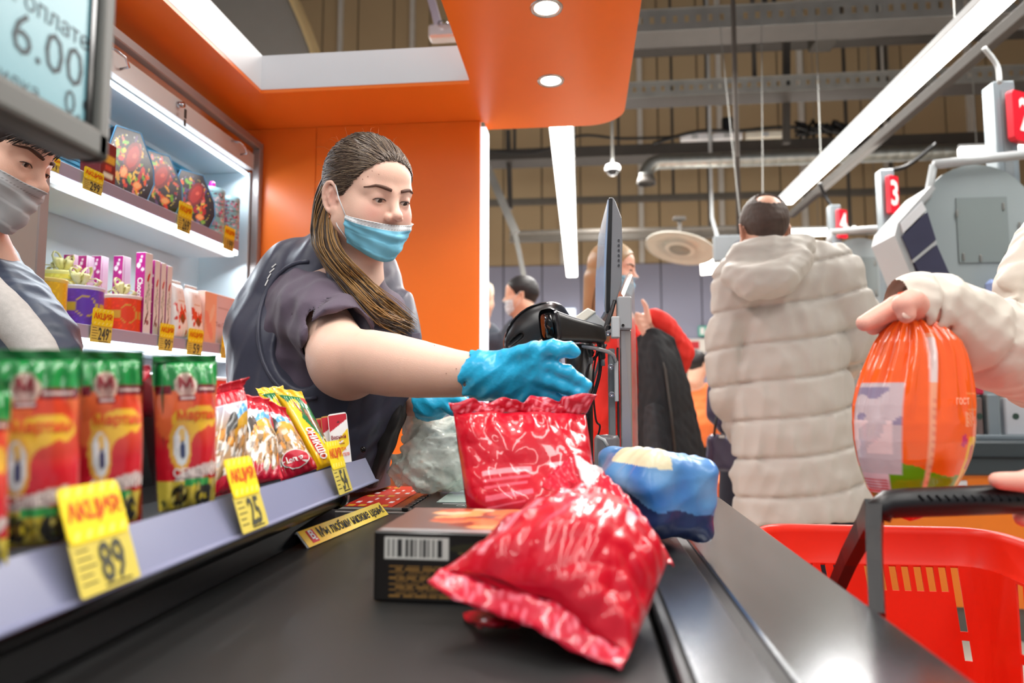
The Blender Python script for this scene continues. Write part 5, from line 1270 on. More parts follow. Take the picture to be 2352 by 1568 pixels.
def mask(parent, M, F, m_top, m_body, zt=-.049, side=1.25, name='face_mask', ztside=.0, strap=True, zb=-.122, pleat=.0022, off=.0045, a_front=.03):
    """pleated mask: a grid wrapped round the lower face, standing a little off the skin"""
    nu, nv = 61, 41; V = np.zeros((nu, nv, 3)); col = np.zeros((nu, nv, 3)); c1 = srgb(m_body); c0 = srgb(m_top)
    Ol = []; Dl = []; Cl = []
    for i in range(nu):
        a = (i / (nu - 1) * 2 - 1); ang = a * side
        z0 = zt + ztside * a * a; z1 = zb + (.035) * abs(a) ** 1.6
        for j in range(nv):
            t = j / (nv - 1); z = z0 + (z1 - z0) * t
            d = Vector((math.sin(ang), math.cos(ang), -.18 * max(0, t - .55) / .45)).normalized()
            c = Vector((0, .012, z * .85 - .006))
            Ol.append(M @ (c + d * .17)); Dl.append(M.to_3x3() @ (-d)); Cl.append(M @ c)
    Qm, okm = march_many(F, Ol, Dl, .25)
    rad = np.linalg.norm(Qm - A(Cl), axis=1) / M.to_scale()[0]; rad[~okm] = .05
    V[:, :, 0] = rad.reshape(nu, nv)
    R_ = V[:, :, 0]
    # the cloth spans hollows: smooth and take the outer envelope
    for _ in range(14):
        S2 = R_.copy(); S2[1:-1] = (R_[:-2] + R_[2:] + R_[1:-1] * 2) / 4; S2[:, 1:-1] = (S2[:, :-2] + S2[:, 2:] + S2[:, 1:-1] * 2) / 4; R_ = np.maximum(S2, R_ * .985)
    out = []
    for i in range(nu):
        a = (i / (nu - 1) * 2 - 1); ang = a * side
        z0 = zt + ztside * a * a; z1 = zb + (.035) * abs(a) ** 1.6
        for j in range(nv):
            t = j / (nv - 1); z = z0 + (z1 - z0) * t
            d = Vector((math.sin(ang), math.cos(ang), -.18 * max(0, t - .55) / .45)).normalized(); c = Vector((0, .012, z * .85 - .006))
            saw = ((t * 3.4 + .12 * math.sin(a * 3)) % 1.0); pl = pleat * (1 - saw) * (1 - .6 * abs(a)) * (1 if t > .2 else 0)
            wr = .0010 * math.sin(a * 23 + t * 9) * abs(a) + .0012 * math.sin(t * 21 + a * 5)
            out.append(tuple(M @ (c + d * (R_[i, j] + off + pl + wr))))
            col[i, j] = c0 if t < .20 else c1
            if t < .2 and (abs(t - .035) < .012 or abs(t - .155) < .012) and i % 2: col[i, j] = c0 * .45
    F4 = [(i * nv + j, i * nv + j + 1, (i + 1) * nv + j + 1, (i + 1) * nv + j) for i in range(nu - 1) for j in range(nv - 1)]
    mm = mat('mask_cloth', (255, 255, 255), rough=.78, var=.02, attr=True, bump=.25, bscale=1500)
    o = mesh(name, out, F4, mm, parent, smooth=True, col=col.reshape(-1, 3)); md = o.modifiers.new('thick', 'SOLIDIFY'); md.thickness = .0012; md.offset = 1
    if strap:
        for k in (0, nu - 1):
            s = 1 if k else -1
            e0 = Vector(out[k * nv]); e1 = Vector(out[k * nv + nv - 6])
            et = M @ Vector((s * .080, -.004, .018)); eb = M @ Vector((s * .080, -.004, -.036)); bk = M @ Vector((s * .082, -.020, -.008))
            MB().tube([e0, e0.lerp(et, .5) + (M.to_3x3() @ Vector((s * .003, 0, 0))), et, bk, eb, e1.lerp(eb, .5) + (M.to_3x3() @ Vector((s * .006, .002, -.004))), e1], .0012, n=6).build('ear_loop', M_maskw, o)
    return o
def strands(name, guides, m, parent, n, r=.0009, seed=1, jit=.004, wav=.002):
    """guides: list of equally long point lists; strands run between neighbouring guides"""
    q = random.Random(seed); b = MB(); G = guides; k = len(G[0])
    for _ in range(n):
        w = q.random() * (len(G) - 1); i = min(int(w), len(G) - 2); f = w - i; jx = Vector((q.gauss(0, jit), q.gauss(0, jit), q.gauss(0, jit))); ph = q.uniform(0, 6)
        end = q.uniform(.82, 1.0); pts = []
        for j in range(k):
            p = G[i][j].lerp(G[i + 1][j], f) + jx * (.25 + .75 * j / k) + Vector((math.sin(ph + j * .9), math.cos(ph + j * .7), math.sin(ph * 2 + j))) * wav * j / k
            pts.append(p)
            if j / k > end: break
        # smooth
        sm = []
        for j in range(len(pts) - 1):
            p0 = pts[max(j - 1, 0)]; p1 = pts[j]; p2 = pts[j + 1]; p3 = pts[min(j + 2, len(pts) - 1)]
            for e in range(2):
                t = e / 2; sm.append(.5 * ((2 * p1) + (p2 - p0) * t + (2 * p0 - 5 * p1 + 4 * p2 - p3) * t * t + (3 * p1 - p0 - 3 * p2 + p3) * t ** 3))
        sm.append(pts[-1]); R_ = [r * (1 - .7 * (j / len(sm)) ** 3) for j in range(len(sm))]
        b.tube(sm, R_, n=4, cap=False)
    b.s = [True] * len(b.s)
    return b.build(name, m, parent)
def cap_strands(parent, M, surf, hairline, target, n, seed, mats_, r=.0010, lift=.0015):
    """strands pulled from the hairline back to the target over the hair cap"""
    q = random.Random(seed); bs = [MB() for _ in mats_]; k = 12; O_ = []; D_ = []; Lf = []
    for _ in range(n):
        a = q.random(); s = q.choice((-1, 1)); st = Vector(hairline(a, s)); st += Vector((q.gauss(0, .002), q.uniform(-.06, .0) * q.random(), 0))
        tg = Vector(target) + Vector((q.gauss(0, .008), q.gauss(0, .004), q.gauss(0, .012))); lf = lift * q.uniform(.2, 1.2)
        for j in range(k + 1):
            p = st.lerp(tg, j / k); c = Vector((0, -.015, .02)); d = (p - c); d = d.normalized() if d.length > 1e-4 else Vector((0, 0, 1))
            O_.append(M @ (c + d * .17)); D_.append(M.to_3x3() @ (-d)); Lf.append(lf)
    Q_, ok_ = march_many(surf, O_, D_, .25)
    for i in range(n):
        pts = [Vector(Q_[e]) - D_[e].normalized() * Lf[e] for e in range(i * (k + 1), (i + 1) * (k + 1)) if ok_[e]]
        if len(pts) > 4: q.choice(bs).tube(pts, [r * .5] + [r] * (len(pts) - 2) + [r * .6], n=4, cap=False)
    for b, m in zip(bs, mats_):
        b.s = [True] * len(b.s); b.build('hair_strands', m, parent)

# ================================================================== the cashier
E = P(899, 459, y=1.335)
los = Vector((E.x, E.y, 0)).normalized(); rt = Vector((-los.y, los.x, 0)) * -1   # viewer's right
rt = Vector((los.y, -los.x, 0))
a42 = math.radians(37.5)
fw = -los * math.cos(a42) + rt * math.sin(a42)
HM = head_matrix(E, fw, math.radians(17), roll=math.radians(-6), s=1.015)
def H(x, y, z): return HM @ Vector((x, y, z))
W1 = P(1122, 862, y=1.075)
sh1 = P(715, 690, y=1.42); el1 = P(797, 838, y=1.25)
F1 = Field(); head_ops(F1, HM, wide=1.06, full=1.1)
nb_ = P(812, 655, y=1.43); F1.u(cone(H(0, -.025, -.07), nb_, .050, .058), .03)
F1.u(cone(nb_, P(765, 730, y=1.47), .054, .065), .04)
F1.u(chain([sh1, P(760, 775, y=1.33), el1], [.060, .058, .060]), .03)
F1.u(chain([P(780, 825, y=1.265), P(850, 830, y=1.21), P(900, 838, y=1.18), P(960, 847, y=1.15), P(1040, 857, y=1.11), W1], [.056, .058, .056, .050, .040, .0315]), .03)
F1.u(cone(P(775, 862, y=1.262), P(800, 868, y=1.25), .022, .026), .04)
# left arm, mostly behind
sh2 = P(876, 700, y=1.58); W2 = P(985, 925, y=1.36)
F1.u(chain([P(770, 720, y=1.50), sh2, P(900, 840, y=1.52), P(945, 912, y=1.42), W2], [.065, .050, .045, .040, .028]), .03)
F1.u(cone(P(760, 720, y=1.48), P(740, 900, y=1.5), .10, .10), .04)
def skin_col(V):
    q = (V - A(HM.translation)) @ np.array(HM.to_3x3()) / 1.0
    base = np.tile(srgb((230, 190, 170)), (len(V), 1))
    def blend(c, r, colr, w):
        d = np.exp(-(((q - A(c)) / A(r)) ** 2).sum(1))[:, None] * w; return base * (1 - d) + srgb(colr) * d
    for s in (-1, 1):
        base = blend((s * .042, .075, -.030), (.02, .03, .018), (226, 150, 140), .55)
        base = blend((s * .033, .09, .004), (.016, .02, .008), (190, 142, 128), .55)
        base = blend((s * .079, -.01, -.01), (.012, .022, .03), (228, 160, 146), .6)
    base = blend((0, .108, -.038), (.014, .02, .012), (222, 146, 134), .6)
    base = blend((0, .09, -.072), (.022, .02, .010), (190, 100, 96), .8)
    el = A(el1); d = np.exp(-(((V - (el + A((.0, -.03, -.02)))) / .05) ** 2).sum(1))[:, None] * .35; base = base * (1 - d) + srgb((214, 150, 128)) * d
    return base
def cropb(V): return (V[:, 2] > 1.0 - .02)
cash = sdf_object('person', F1, (-1.0, .90, .80), (.0, 1.75, 1.50), .0028, M_skinA, None, skin_col)
tag(cash, 'cashier in navy vest, blue mask and blue gloves leaning over the belt', 'person')
eyes(cash, HM, look=(-.15, -.45)); lashbrow(cash, HM, F1)
mask(cash, HM, F1, (228, 234, 238), (120, 196, 224), zt=-.0495, ztside=.008, side=1.22, zb=-.127, off=.0055)
# earring
er = H(.083, -.008, -.050)
MB().tube([er + (HM.to_3x3() @ Vector((0, .004 * math.cos(t), .006 + .006 * math.sin(t)))) for t in [k * PI / 5 for k in range(11)]], .0008, n=6).lathe([(.0001, .0028), (.0025, 0), (.0001, -.0028)], 10, Matrix.Translation(er + Vector((0, 0, -.002)))).build('earring', mat('gold', (214, 150, 110), rough=.2, metal=1), cash)
# small moles
for u, v in ((833, 411), (845, 405), (855, 392), (870, 400), (1025, 857), (1048, 846), (998, 793)):
    q = hit(F1, u, v)
    if q is not None: MB().lathe([(.0001, .0005), (.0011, 0), (.0001, -.0005)], 8, Matrix.Translation(q)).build('mole', mat('mole', (150, 96, 84), rough=.6), cash)
# hair
FH = Field()
FH.u(xf(ell((0, -.017, .033), (.0815, .1015, .0945)), HM), .01); FH.u(xf(ell((0, .026, .050), (.066, .058, .0485)), HM), .02)
FH.u(xf(cone((0, -.085, -.005), (0, -.085, -.06), .040, .030), HM), .03)
surf = Field(); surf.ops = list(FH.ops)
FH.sub(xf(ell((0, .098, -.016), (.088, .098, .092)), HM), .004)
FH.sub(xf(rbox((0, .085, -.085), (.13, .085, .078), .02), HM), .006)
FH.sub(xf(ell((.080, -.006, -.014), (.02, .02, .034)), HM), .006)
sc_ = H(0, 0, 0)
FH.disp(lambda p: .0007 * np.sin(((p - A(sc_)) @ A(HM.to_3x3() @ Vector((1, 0, .2)))) * 520 + 2 * np.sin((p[:, 2]) * 90)))
hair = sdf_object('hair', FH, A(sc_) - .16, A(sc_) + .16, .0028, M_hair, cash)
def hline(a, s):
    # along the hairline: a 0 = mid forehead, 1 = beside the ear
    th = a * 1.0
    x = s * .072 * math.sin(min(1, a * 1.15) * PI / 2); z = .0755 - .085 * a ** 1.7; y = .080 - .060 * a ** 1.8
    return (x, y, z)
cap_strands(hair, HM, surf, hline, (0, -.098, .0), 620, 4, [M_hair, M_hairG, M_hair], r=.0009)
q = random.Random(5); fz = MB()    # fly-away hairs
for _ in range(34):
    th = q.uniform(-1.3, 1.3); d = Vector((math.sin(th) * .4, q.uniform(-1, .3), 1 - abs(th) * .5)).normalized()
    if q.random() < .4: d = Vector((q.uniform(.2, .6), -1, q.uniform(-.9, .3))).normalized()
    p0 = march(surf, H(0, -.015, .03) + (HM.to_3x3() @ d) * .2, -(HM.to_3x3() @ d), .25)
    if p0 is None: continue
    dd = (HM.to_3x3() @ (d + Vector((q.uniform(-.8, .8), q.uniform(-.8, .4), q.uniform(-.2, .5))))).normalized(); L = q.uniform(.012, .035)
    fz.tube([p0, p0 + dd * L * .5, p0 + dd * L * .8 + Vector((0, 0, -L * .15)), p0 + dd * L + Vector((q.uniform(-.005, .005), 0, -L * .3))], .00022, n=3, cap=False)
fz.build('flyaway_hair', mat('flyaway', (200, 130, 80), rough=.4), hair)

# ---- clothes
FT = Field()      # the torso under the clothes
def ysc(f, y0, k):
    def g(p):
        q = p.copy(); q[:, 1] = y0 + (p[:, 1] - y0) / k; return f(q) * min(1, k)
    return g
tor = chain([P(820, 668, y=1.5), P(772, 735, y=1.5), P(738, 860, y=1.5), P(715, 1000, y=1.5), P(700, 1160, y=1.5)], [.045, .145, .190, .180, .178])
FT.u(ysc(tor, 1.5, .78), .03)
FT.u(ysc(cone(P(690, 640, y=1.5), P(640, 760, y=1.5), .085, .10), 1.5, .9), .06)
FT.u(cone(P(800, 700, y=1.5), P(862, 705, y=1.56), .08, .062), .05)
dirw = A((1, .3, 1.2))
fold = creases(3, 6, 18, 52, .018, dirs=(1.5, .5, .35), sharp=1.3); fold2 = waves(8, 8, 26, 90, .0060, dirs=(1.4, .5, .5))
FV = Field(); FV.ops = list(FT.ops)
FV.disp(lambda p: -.010 + fold(p) + fold2(p))
shd = P(722, 740, y=1.33)
FV.sub(xf(ell((0, 0, 0), (.092, .16, .128)), Matrix.Translation(P(706, 758, y=1.33)) @ Matrix.Rotation(math.radians(10), 4, 'Y')), .008)
nk = P(868, 640, y=1.38); FV.sub(cone(P(858, 600, y=1.36), P(905, 735, y=1.36), .060, .030), .01)
FV.sub(ell(P(830, 600, y=1.5), (.06, .10, .06)), .01)
FV.u(chain([P(738, 565, y=1.50), P(752, 600, y=1.45), P(795, 640, y=1.405), P(838, 705, y=1.375), P(868, 790, y=1.37)], [.026, .034, .034, .032, .03]), .02)
FV.u(chain([P(880, 610, y=1.53), P(905, 690, y=1.49), P(932, 775, y=1.45)], [.024, .026, .028]), .02)
vest = sdf_object('vest', FV, (-.98, 1.15, .72), (.0, 1.85, 1.40), .0042, M_vest, cash, crop=lambda V: V[:, 2] > .80)
# collar of the vest
cp_ = [hit(FT, u, v, .012) for u, v in ((742, 602), (775, 608), (800, 630), (830, 680), (855, 730), (880, 790))]
MB().tube([p for p in cp_ if p], [.010, .012, .011, .009, .008, .006], n=10, sq=.5).build('vest_collar', M_vest, vest)
# armhole piping
ah = []
for k in range(22):
    t = math.radians(-88 - k * 9.2); u = 706 + 113 * math.cos(t); v = 758 + 158 * math.sin(t)
    q_ = hit(FV, u, v, .002)
    if q_ is not None and q_.y < 1.62: ah.append(q_)
if len(ah) > 4: MB().tube(ah, .0045, n=8).build('armhole_piping', M_vest, vest)
# white stitched mark on the vest's back
for k, (u0, v0, u1, v1) in enumerate(((622, 598, 612, 606), (618, 608, 607, 618), (610, 620, 602, 632), (604, 634, 597, 648))):
    a = hit(FV, u0 + 12, v0 + 8, .001); b = hit(FV, u1 + 12, v1 + 8, .001)
    if a and b and (a - b).length < .03: MB().tube([a, b], .0016, n=4).build('print', M_whitep, vest)
# shirt: sleeve, chest and hem
FS = Field(); FS.u(ysc(tor, 1.5, .74), .03)
FS.u(chain([P(700, 695, y=1.47), P(728, 722, y=1.385), P(772, 770, y=1.305)], [.088, .086, .078]), .05)
FS.u(cone(P(862, 720, y=1.56), P(900, 800, y=1.53), .06, .055), .04)
hemd = (P(772, 770, y=1.305) - P(712, 690, y=1.42)).normalized(); hemo = P(781, 785, y=1.292)
FS.isect(lambda p: np.maximum((p - A(hemo)) @ A(hemd), 0) * 1.0 - .0005 * 0 - .0 + ((p - A(hemo)) @ A(hemd) < 0) * ((p - A(hemo)) @ A(hemd)), .003)
sf_ = creases(12, 6, 26, 70, .012, dirs=(1, .4, 1.3), sharp=1.3); sg_ = waves(13, 7, 40, 110, .0038, dirs=(1, .4, 1.3)); sf = lambda p: sf_(p) + sg_(p); FS.disp(lambda p: sf(p) + .002)
FS.sub(chain([P(735, 725, y=1.36), P(781, 785, y=1.29), P(815, 850, y=1.22)], [.058, .066, .072]), .003)
FS.u(chain([P(800, 640, y=1.48), P(845, 668, y=1.44), P(880, 720, y=1.44), P(905, 790, y=1.44)], [.05, .044, .05, .05]), .03)
FS.sub(cone(H(0, -.02, -.08), P(858, 655, y=1.37), .050, .026), .01)
shirt = sdf_object('shirt', FS, (-.95, 1.10, .74), (.02, 1.82, 1.40), .0036, M_shirt, cash, crop=lambda V: V[:, 2] > .80)
# dark open flap of the vest below the arm, hem roll, button and name badge
fp = [P(u, v, y=y) for u, v, y in ((938, 915, 1.40), (958, 800, 1.44), (940, 900, 1.36), (925, 1000, 1.37), (868, 1112, 1.40), (838, 1118, 1.42), (866, 1010, 1.40))]
def cloth(name, rows, m, parent, amp=.003, seed=1, thick=.003, nu=40, nv=40, wav=None):
    """cloth through rows of control points, smoothly interpolated"""
    R_ = [[A(p) for p in r] for r in rows]; nr = len(R_); nc = len(R_[0])
    def cr(P0, P1, P2, P3, t): return .5 * ((2 * P1) + (P2 - P0) * t + (2 * P0 - 5 * P1 + 4 * P2 - P3) * t * t + (3 * P1 - P0 - 3 * P2 + P3) * t ** 3)
    def sp(L, x):
        i = min(int(x), len(L) - 2); t = x - i
        return cr(L[max(i - 1, 0)], L[i], L[i + 1], L[min(i + 2, len(L) - 1)], t)
    f = creases(seed, 6, 35, 110, 1)
    V = []
    for i in range(nu):
        x = i / (nu - 1) * (nr - 1)
        for j in range(nv):
            y = j / (nv - 1) * (nc - 1); V.append(sp([sp(r, y) for r in R_], x))
    V = A(V).reshape(nu, nv, 3); N_ = np.cross(np.gradient(V, axis=0), np.gradient(V, axis=1)); N_ /= np.linalg.norm(N_, axis=2)[..., None] + 1e-9
    V = (V + N_ * (f(V.reshape(-1, 3)).reshape(nu, nv, 1) * amp)).reshape(-1, 3)
    i, j = np.meshgrid(np.arange(nu - 1), np.arange(nv - 1), indexing='ij'); i = i.ravel(); j = j.ravel()
    F = np.stack([i * nv + j, (i + 1) * nv + j, (i + 1) * nv + j + 1, i * nv + j + 1], 1)
    o = mesh(name, V, F, m, parent, smooth=True)
    md = o.modifiers.new('thick', 'SOLIDIFY'); md.thickness = thick
    return o
cloth('vest_flap', [[P(905, 905, y=1.36), P(925, 912, y=1.35), P(945, 905, y=1.40)], [P(885, 960, y=1.35), P(915, 960, y=1.34), P(935, 950, y=1.40)], [P(865, 1030, y=1.35), P(885, 1035, y=1.345), P(905, 1030, y=1.41)], [P(838, 1118, y=1.37), P(855, 1122, y=1.365), P(872, 1112, y=1.42)]], M_lin, cash, .006, 5)
cloth('vest_front', [[P(880, 800, y=1.325), P(925, 860, y=1.33), P(945, 905, y=1.35)], [P(800, 930, y=1.30), P(870, 930, y=1.32), P(918, 945, y=1.35)], [P(790, 1010, y=1.31), P(840, 1015, y=1.32), P(878, 1030, y=1.36)], [P(780, 1090, y=1.33), P(815, 1110, y=1.335), P(848, 1118, y=1.37)]], M_vest, cash, .010, 6)
bt = P(834, 1032, y=1.305); MB().lathe([(.0001, .004), (.005, .003), (.006, 0)], 14, Matrix.Translation(bt) @ Matrix.Rotation(PI / 2, 4, 'X')).build('button', M_blackg, cash)
a = P(962, 792, y=1.39)
M = frame(P(946, 798, y=1.40), (.55, -.3, 0), (.05, .0, 1)); MB().box((0, 0, 0), (.024, .030, .002), M=M, bev=.0006).build('name_badge', mat('badge_grey', (120, 116, 132), rough=.3), cash)
# hair falling over the shoulder
UC = lambda p: np.minimum(FV(p), FS(p))
def hp(u, v, off=.014):
    q_ = hit(UC, u, v, off)
    return q_ if q_ is not None else P(u, v, y=1.36)
g1 = [H(.070, -.045, -.02), P(733, 505, y=1.375), P(728, 560, y=1.36), P(755, 610, y=1.35), hp(800, 655), hp(840, 695), hp(880, 730), hp(925, 752)]
g2 = [H(.074, -.030, -.03), P(748, 520, y=1.345), P(755, 570, y=1.335), P(790, 615, y=1.33), hp(830, 655), hp(865, 690), hp(900, 720), hp(938, 748)]
g3 = [H(.072, -.018, -.045), P(768, 545, y=1.33), P(785, 585, y=1.325), P(815, 620, y=1.325), hp(850, 655), hp(875, 680), hp(905, 705), hp(935, 735)]
g0 = [H(.060, -.080, .02), P(731, 450, y=1.40), P(726, 500, y=1.39), P(728, 560, y=1.37), P(775, 630, y=1.35), hp(820, 685), hp(870, 735), hp(905, 745)]
strands('hair_lock', [g0, g1, g2, g3], M_hair, hair, 420, r=.0013, seed=2, jit=.007)
strands('hair_lock', [g0, g1, g2, g3], M_hairL, hair, 330, r=.0012, seed=3, jit=.009, wav=.004)
# ---- gloves
def glove(parent, W, wdir, fingers, palm, m=M_glove, cuff=.040, h=.0020, seed=3, wr=.0019, box=.16, cufflen=.045):
    G = Field()
    for a_, ra, b_, rb in palm: G.u(cone(a_, b_, ra, rb), .018)
    for pts, rs in fingers: G.u(chain(pts, rs), .0065)
    wdir = Vector(wdir).normalized(); cr_ = creases(seed, 7, 60, 170, wr * 4.5, dirs=None); 
    e = Vector(W) - wdir * cufflen
    G.u(cone(Vector(W) + wdir * .012, Vector(W) - wdir * cufflen * .5, .034, cuff * .94), .012); G.u(cone(Vector(W) - wdir * cufflen * .5, e, cuff * .94, cuff), .012)
    roll = creases(seed + 1, 3, 120, 260, .004, dirs=tuple(wdir))
    def dd(p):
        k = np.clip(((p - A(W)) @ A(-wdir)) / .03, 0, 1)
        return cr_(p) + roll(p) * k * 1.6
    G.disp(dd)
    G.sub(cone(e - wdir * .01, e + wdir * .012, cuff - .002, cuff - .006), .001)
    G.isect(plane(e, -wdir), .001)
    c = Vector(W) + wdir * .06
    return sdf_object('glove', G, A(c) - box, A(c) + box, h, m, parent)
wd_ = (P(1235, 862, y=1.03) - W1)
kn = [P(1232, 832, y=1.030), P(1240, 862, y=1.030), P(1226, 890, y=1.042), P(1204, 908, y=1.058)]
palm = [(W1, .030, kn[0], .0165), (W1, .030, kn[1], .0165), (W1, .031, kn[2], .0160), (W1, .028, kn[3], .0150), (kn[0], .016, kn[3], .0150)]
th0 = P(1168, 826, y=1.05)
fing = [([kn[0], P(1292, 852, y=1.018), P(1322, 868, y=1.018), P(1342, 882, y=1.024)], [.0150, .0130, .0120, .0100]),
        ([kn[1], P(1292, 885, y=1.020), P(1322, 900, y=1.022), P(1346, 914, y=1.03)], [.0150, .0125, .0112, .0085]),
        ([kn[2], P(1268, 908, y=1.035), P(1300, 920, y=1.04), P(1318, 932, y=1.05)], [.0140, .0122, .0110, .0095]),
        ([kn[3], P(1235, 928, y=1.055), P(1262, 942, y=1.062)], [.0130, .0112, .0092]),
        ([th0, P(1225, 806, y=1.022), P(1280, 802, y=1.016), P(1318, 806, y=1.022)], [.0185, .0150, .0150, .0118])]
glove(cash, W1, wd_, fing, palm, cuff=.0395, cufflen=.028)
# left glove
k2 = [P(1035, 918, y=1.33), P(1040, 926, y=1.345), P(1038, 932, y=1.36)]
glove(cash, W2, P(1040, 928, y=1.34) - W2, [([k2[0], P(1060, 918, y=1.31), P(1085, 932, y=1.30)], [.013, .011, .008]), ([k2[1], P(1075, 916, y=1.33), P(1108, 928, y=1.32)], [.013, .011, .008]), ([k2[2], P(1060, 938, y=1.35), P(1080, 950, y=1.345)], [.012, .010, .008]), ([P(1010, 925, y=1.34), P(1040, 942, y=1.32), P(1072, 944, y=1.30)], [.013, .011, .008])], [(W2, .026, k2[0], .014), (W2, .026, k2[2], .014)], cuff=.034, h=.0026, seed=9, cufflen=.016)
def simple_person(label, eye, fwd, pitch, hair_fn, body_fn, skincol=(226, 182, 160), lo=None, hi=None, h=.004, s=1., face=True, roll=0., full=1.):
    M = head_matrix(eye, fwd, pitch, roll, s); F = Field(); head_ops(F, M, hi=face, full=full)
    body_fn(F, M); o = sdf_object('person', F, lo, hi, h, skin('skin_%d' % sum(skincol), skincol)); tag(o, label, 'person')
    if face: eyes(o, M, (0, -.2)); lashbrow(o, M, F)
    return o, M, F
def cap(parent, M, m, line=((0, .098, -.016), (.088, .098, .092)), cut=True, fat=0., low=-.06, h=.003, name='hair', extra=None, ops=None):
    G = Field(); G.u(xf(ell((0, -.017, .033), (.0815 + fat, .1015 + fat, .0945 + fat)), M), .01); G.u(xf(ell((0, .026, .050), (.066, .058, .0485)), M), .02)
    G.u(xf(cone((0, -.060, -.005), (0, -.060, low), .055, .035), M), .03)
    if extra: extra(G)
    G.sub(xf(ell(*line), M), .004)
    if cut: G.sub(xf(rbox((0, .085, -.085), (.13, .085, .078), .02), M), .006)
    for s in (-1, 1): G.sub(xf(ell((s * .082, -.006, -.014), (.02, .02, .032)), M), .006)
    if ops: ops(G)
    cr_ = creases(5, 6, 80, 260, .004); G.disp(cr_)
    c = A(M.translation); r = .18 + fat
    return sdf_object(name, G, c - r, c + r, h, m, parent)
# ---------------------------------------------------------------- second cashier behind the price display
fwd2 = Vector((.93, .22, 0))
E2 = P(80, 386, y=1.10)
def b2(F, M):
    F.u(cone(M @ Vector((0, -.03, -.09)), P(-60, 640, y=1.15), .052, .08), .04)
c2, M2, F2 = simple_person('second cashier with dark hair and a pale grey mask behind the price display', E2, fwd2, math.radians(20), None, b2, (232, 186, 164), lo=(-1.25, .85, 1.0), hi=(-.70, 1.40, 1.62), h=.003)
hr2 = cap(c2, M2, mat('hair_dark', (44, 34, 32), rough=.45, var=.2), fat=.004, line=((0, .100, -.03), (.080, .098, .092)))
strands('fringe', [[M2 @ Vector((.03, .03, .135)), M2 @ Vector((.05, .075, .095)), M2 @ Vector((.060, .082, .06)), M2 @ Vector((.075, .06, .02))], [M2 @ Vector((.0, .03, .135)), M2 @ Vector((.02, .098, .095)), M2 @ Vector((.035, .105, .06)), M2 @ Vector((.055, .09, .03))], [M2 @ Vector((-.03, .03, .13)), M2 @ Vector((-.01, .105, .09)), M2 @ Vector((.0, .115, .055)), M2 @ Vector((.01, .112, .03))]], mat('hair_dark', (44, 34, 32)), hr2, 160, r=.0011, seed=8, jit=.004)
mask(c2, M2, F2, (196, 200, 204), (186, 192, 196), zt=-.034, zb=-.130, side=1.2, ztside=.01, strap=False, off=.007, pleat=.003)
G = Field(); G.u(chain([P(-150, 700, y=1.16), P(-20, 720, y=1.14), P(60, 800, y=1.1), P(80, 900, y=1.08)], [.10, .10, .085, .08]), .04); G.u(cone(P(-120, 640, y=1.16), P(-100, 900, y=1.15), .12, .17), .05)
cc = creases(21, 6, 30, 90, .012); G.disp(cc)
sdf_object('vest', G, (-1.20, .85, .80), (-.55, 1.45, 1.30), .005, mat('vest_dark', (56, 66, 84), rough=.4, bump=.3, bscale=50), c2)
G = Field(); G.u(chain([P(-60, 640, y=1.03), P(20, 720, y=1.0), P(80, 800, y=.99), P(110, 870, y=.98)], [.030, .030, .030, .03]), .02); G.disp(creases(22, 5, 30, 80, .004))
sdf_object('sleeve_stripe', G, (-1.2, .85, .80), (-.60, 1.2, 1.30), .004, mat('melange_grey', (176, 172, 168), rough=.85, var=.12, vscale=120, bump=.3, bscale=600), c2)
# ---------------------------------------------------------------- man in the long pale coat
M_coat = mat('coat_stone', (198, 191, 182), rough=.55, var=.03, bump=.35, bscale=30, sheen=.1)
M_coat2 = mat('coat_cream', (214, 204, 190), rough=.5, var=.03, bump=.3, bscale=30, sheen=.1)
Em = P(1735, 548, y=2.72)
def b3(F, M):
    F.u(cone(M @ Vector((0, -.03, -.09)), P(1775, 640, y=2.65), .056, .09), .04)
    F.u(cone(P(1775, 640, y=2.65), P(1820, 1000, y=2.65), .10, .12), .05)
    for u in (1790, 1895): F.u(cone(P(u, 1150, y=2.65), Vector((P(u, 1150, y=2.65).x, 2.66, .05)), .075, .05), .02)
man, M3, F3 = simple_person('balding man seen from behind in a long pale quilted coat', Em, Vector((-.10, 1, 0)), math.radians(8), None, b3, (226, 172, 146), lo=(.3, 2.35, .0), hi=(1.2, 2.95, 1.85), h=.007, face=False, s=1.06)
cap(man, M3, mat('hair_brown_short', (74, 58, 50), rough=.6, var=.25, vscale=30), h=.004, low=-.05, cut=True, line=((0, .12, .03), (.085, .10, .085)), ops=lambda G: G.sub(xf(ell((0, -.082, .092), (.046, .048, .046)), M3), .004))
G = Field(); yc = 2.65
k3 = lambda v, uL, uR, dy=0: None
tr_ = chain([P(1795, 640, y=yc), P(1812, 760, y=yc), P(1815, 900, y=yc), P(1830, 1040, y=yc), P(1848, 1190, y=yc)], [.165, .205, .215, .228, .250])
G.u(ysc(tr_, yc, .66), .05)
G.u(ysc(cone(P(1705, 655, y=yc), P(1905, 635, y=yc), .115, .120), yc, .9), .06)
G.u(chain([P(1700, 680, y=yc), P(1668, 790, y=yc), P(1672, 900, y=yc + .02), P(1705, 990, y=yc + .10)], [.100, .078, .072, .062]), .006)
G.u(chain([P(1915, 660, y=yc), P(1962, 730, y=yc), P(1958, 790, y=yc + .02), P(1930, 840, y=yc + .20)], [.110, .092, .078, .07]), .006)
w0 = P(1800, 1140, y=yc - .2)
def quilt(p):
    w = (p[:, 2] - w0.z) - .19 * (p[:, 0] - w0.x) + .012 * np.sin(p[:, 0] * 9)
    c_ = np.abs(np.sin(PI * w / .138 + .4)); return -.005 * c_ + .010 * np.exp(-(c_ / .17) ** 2)
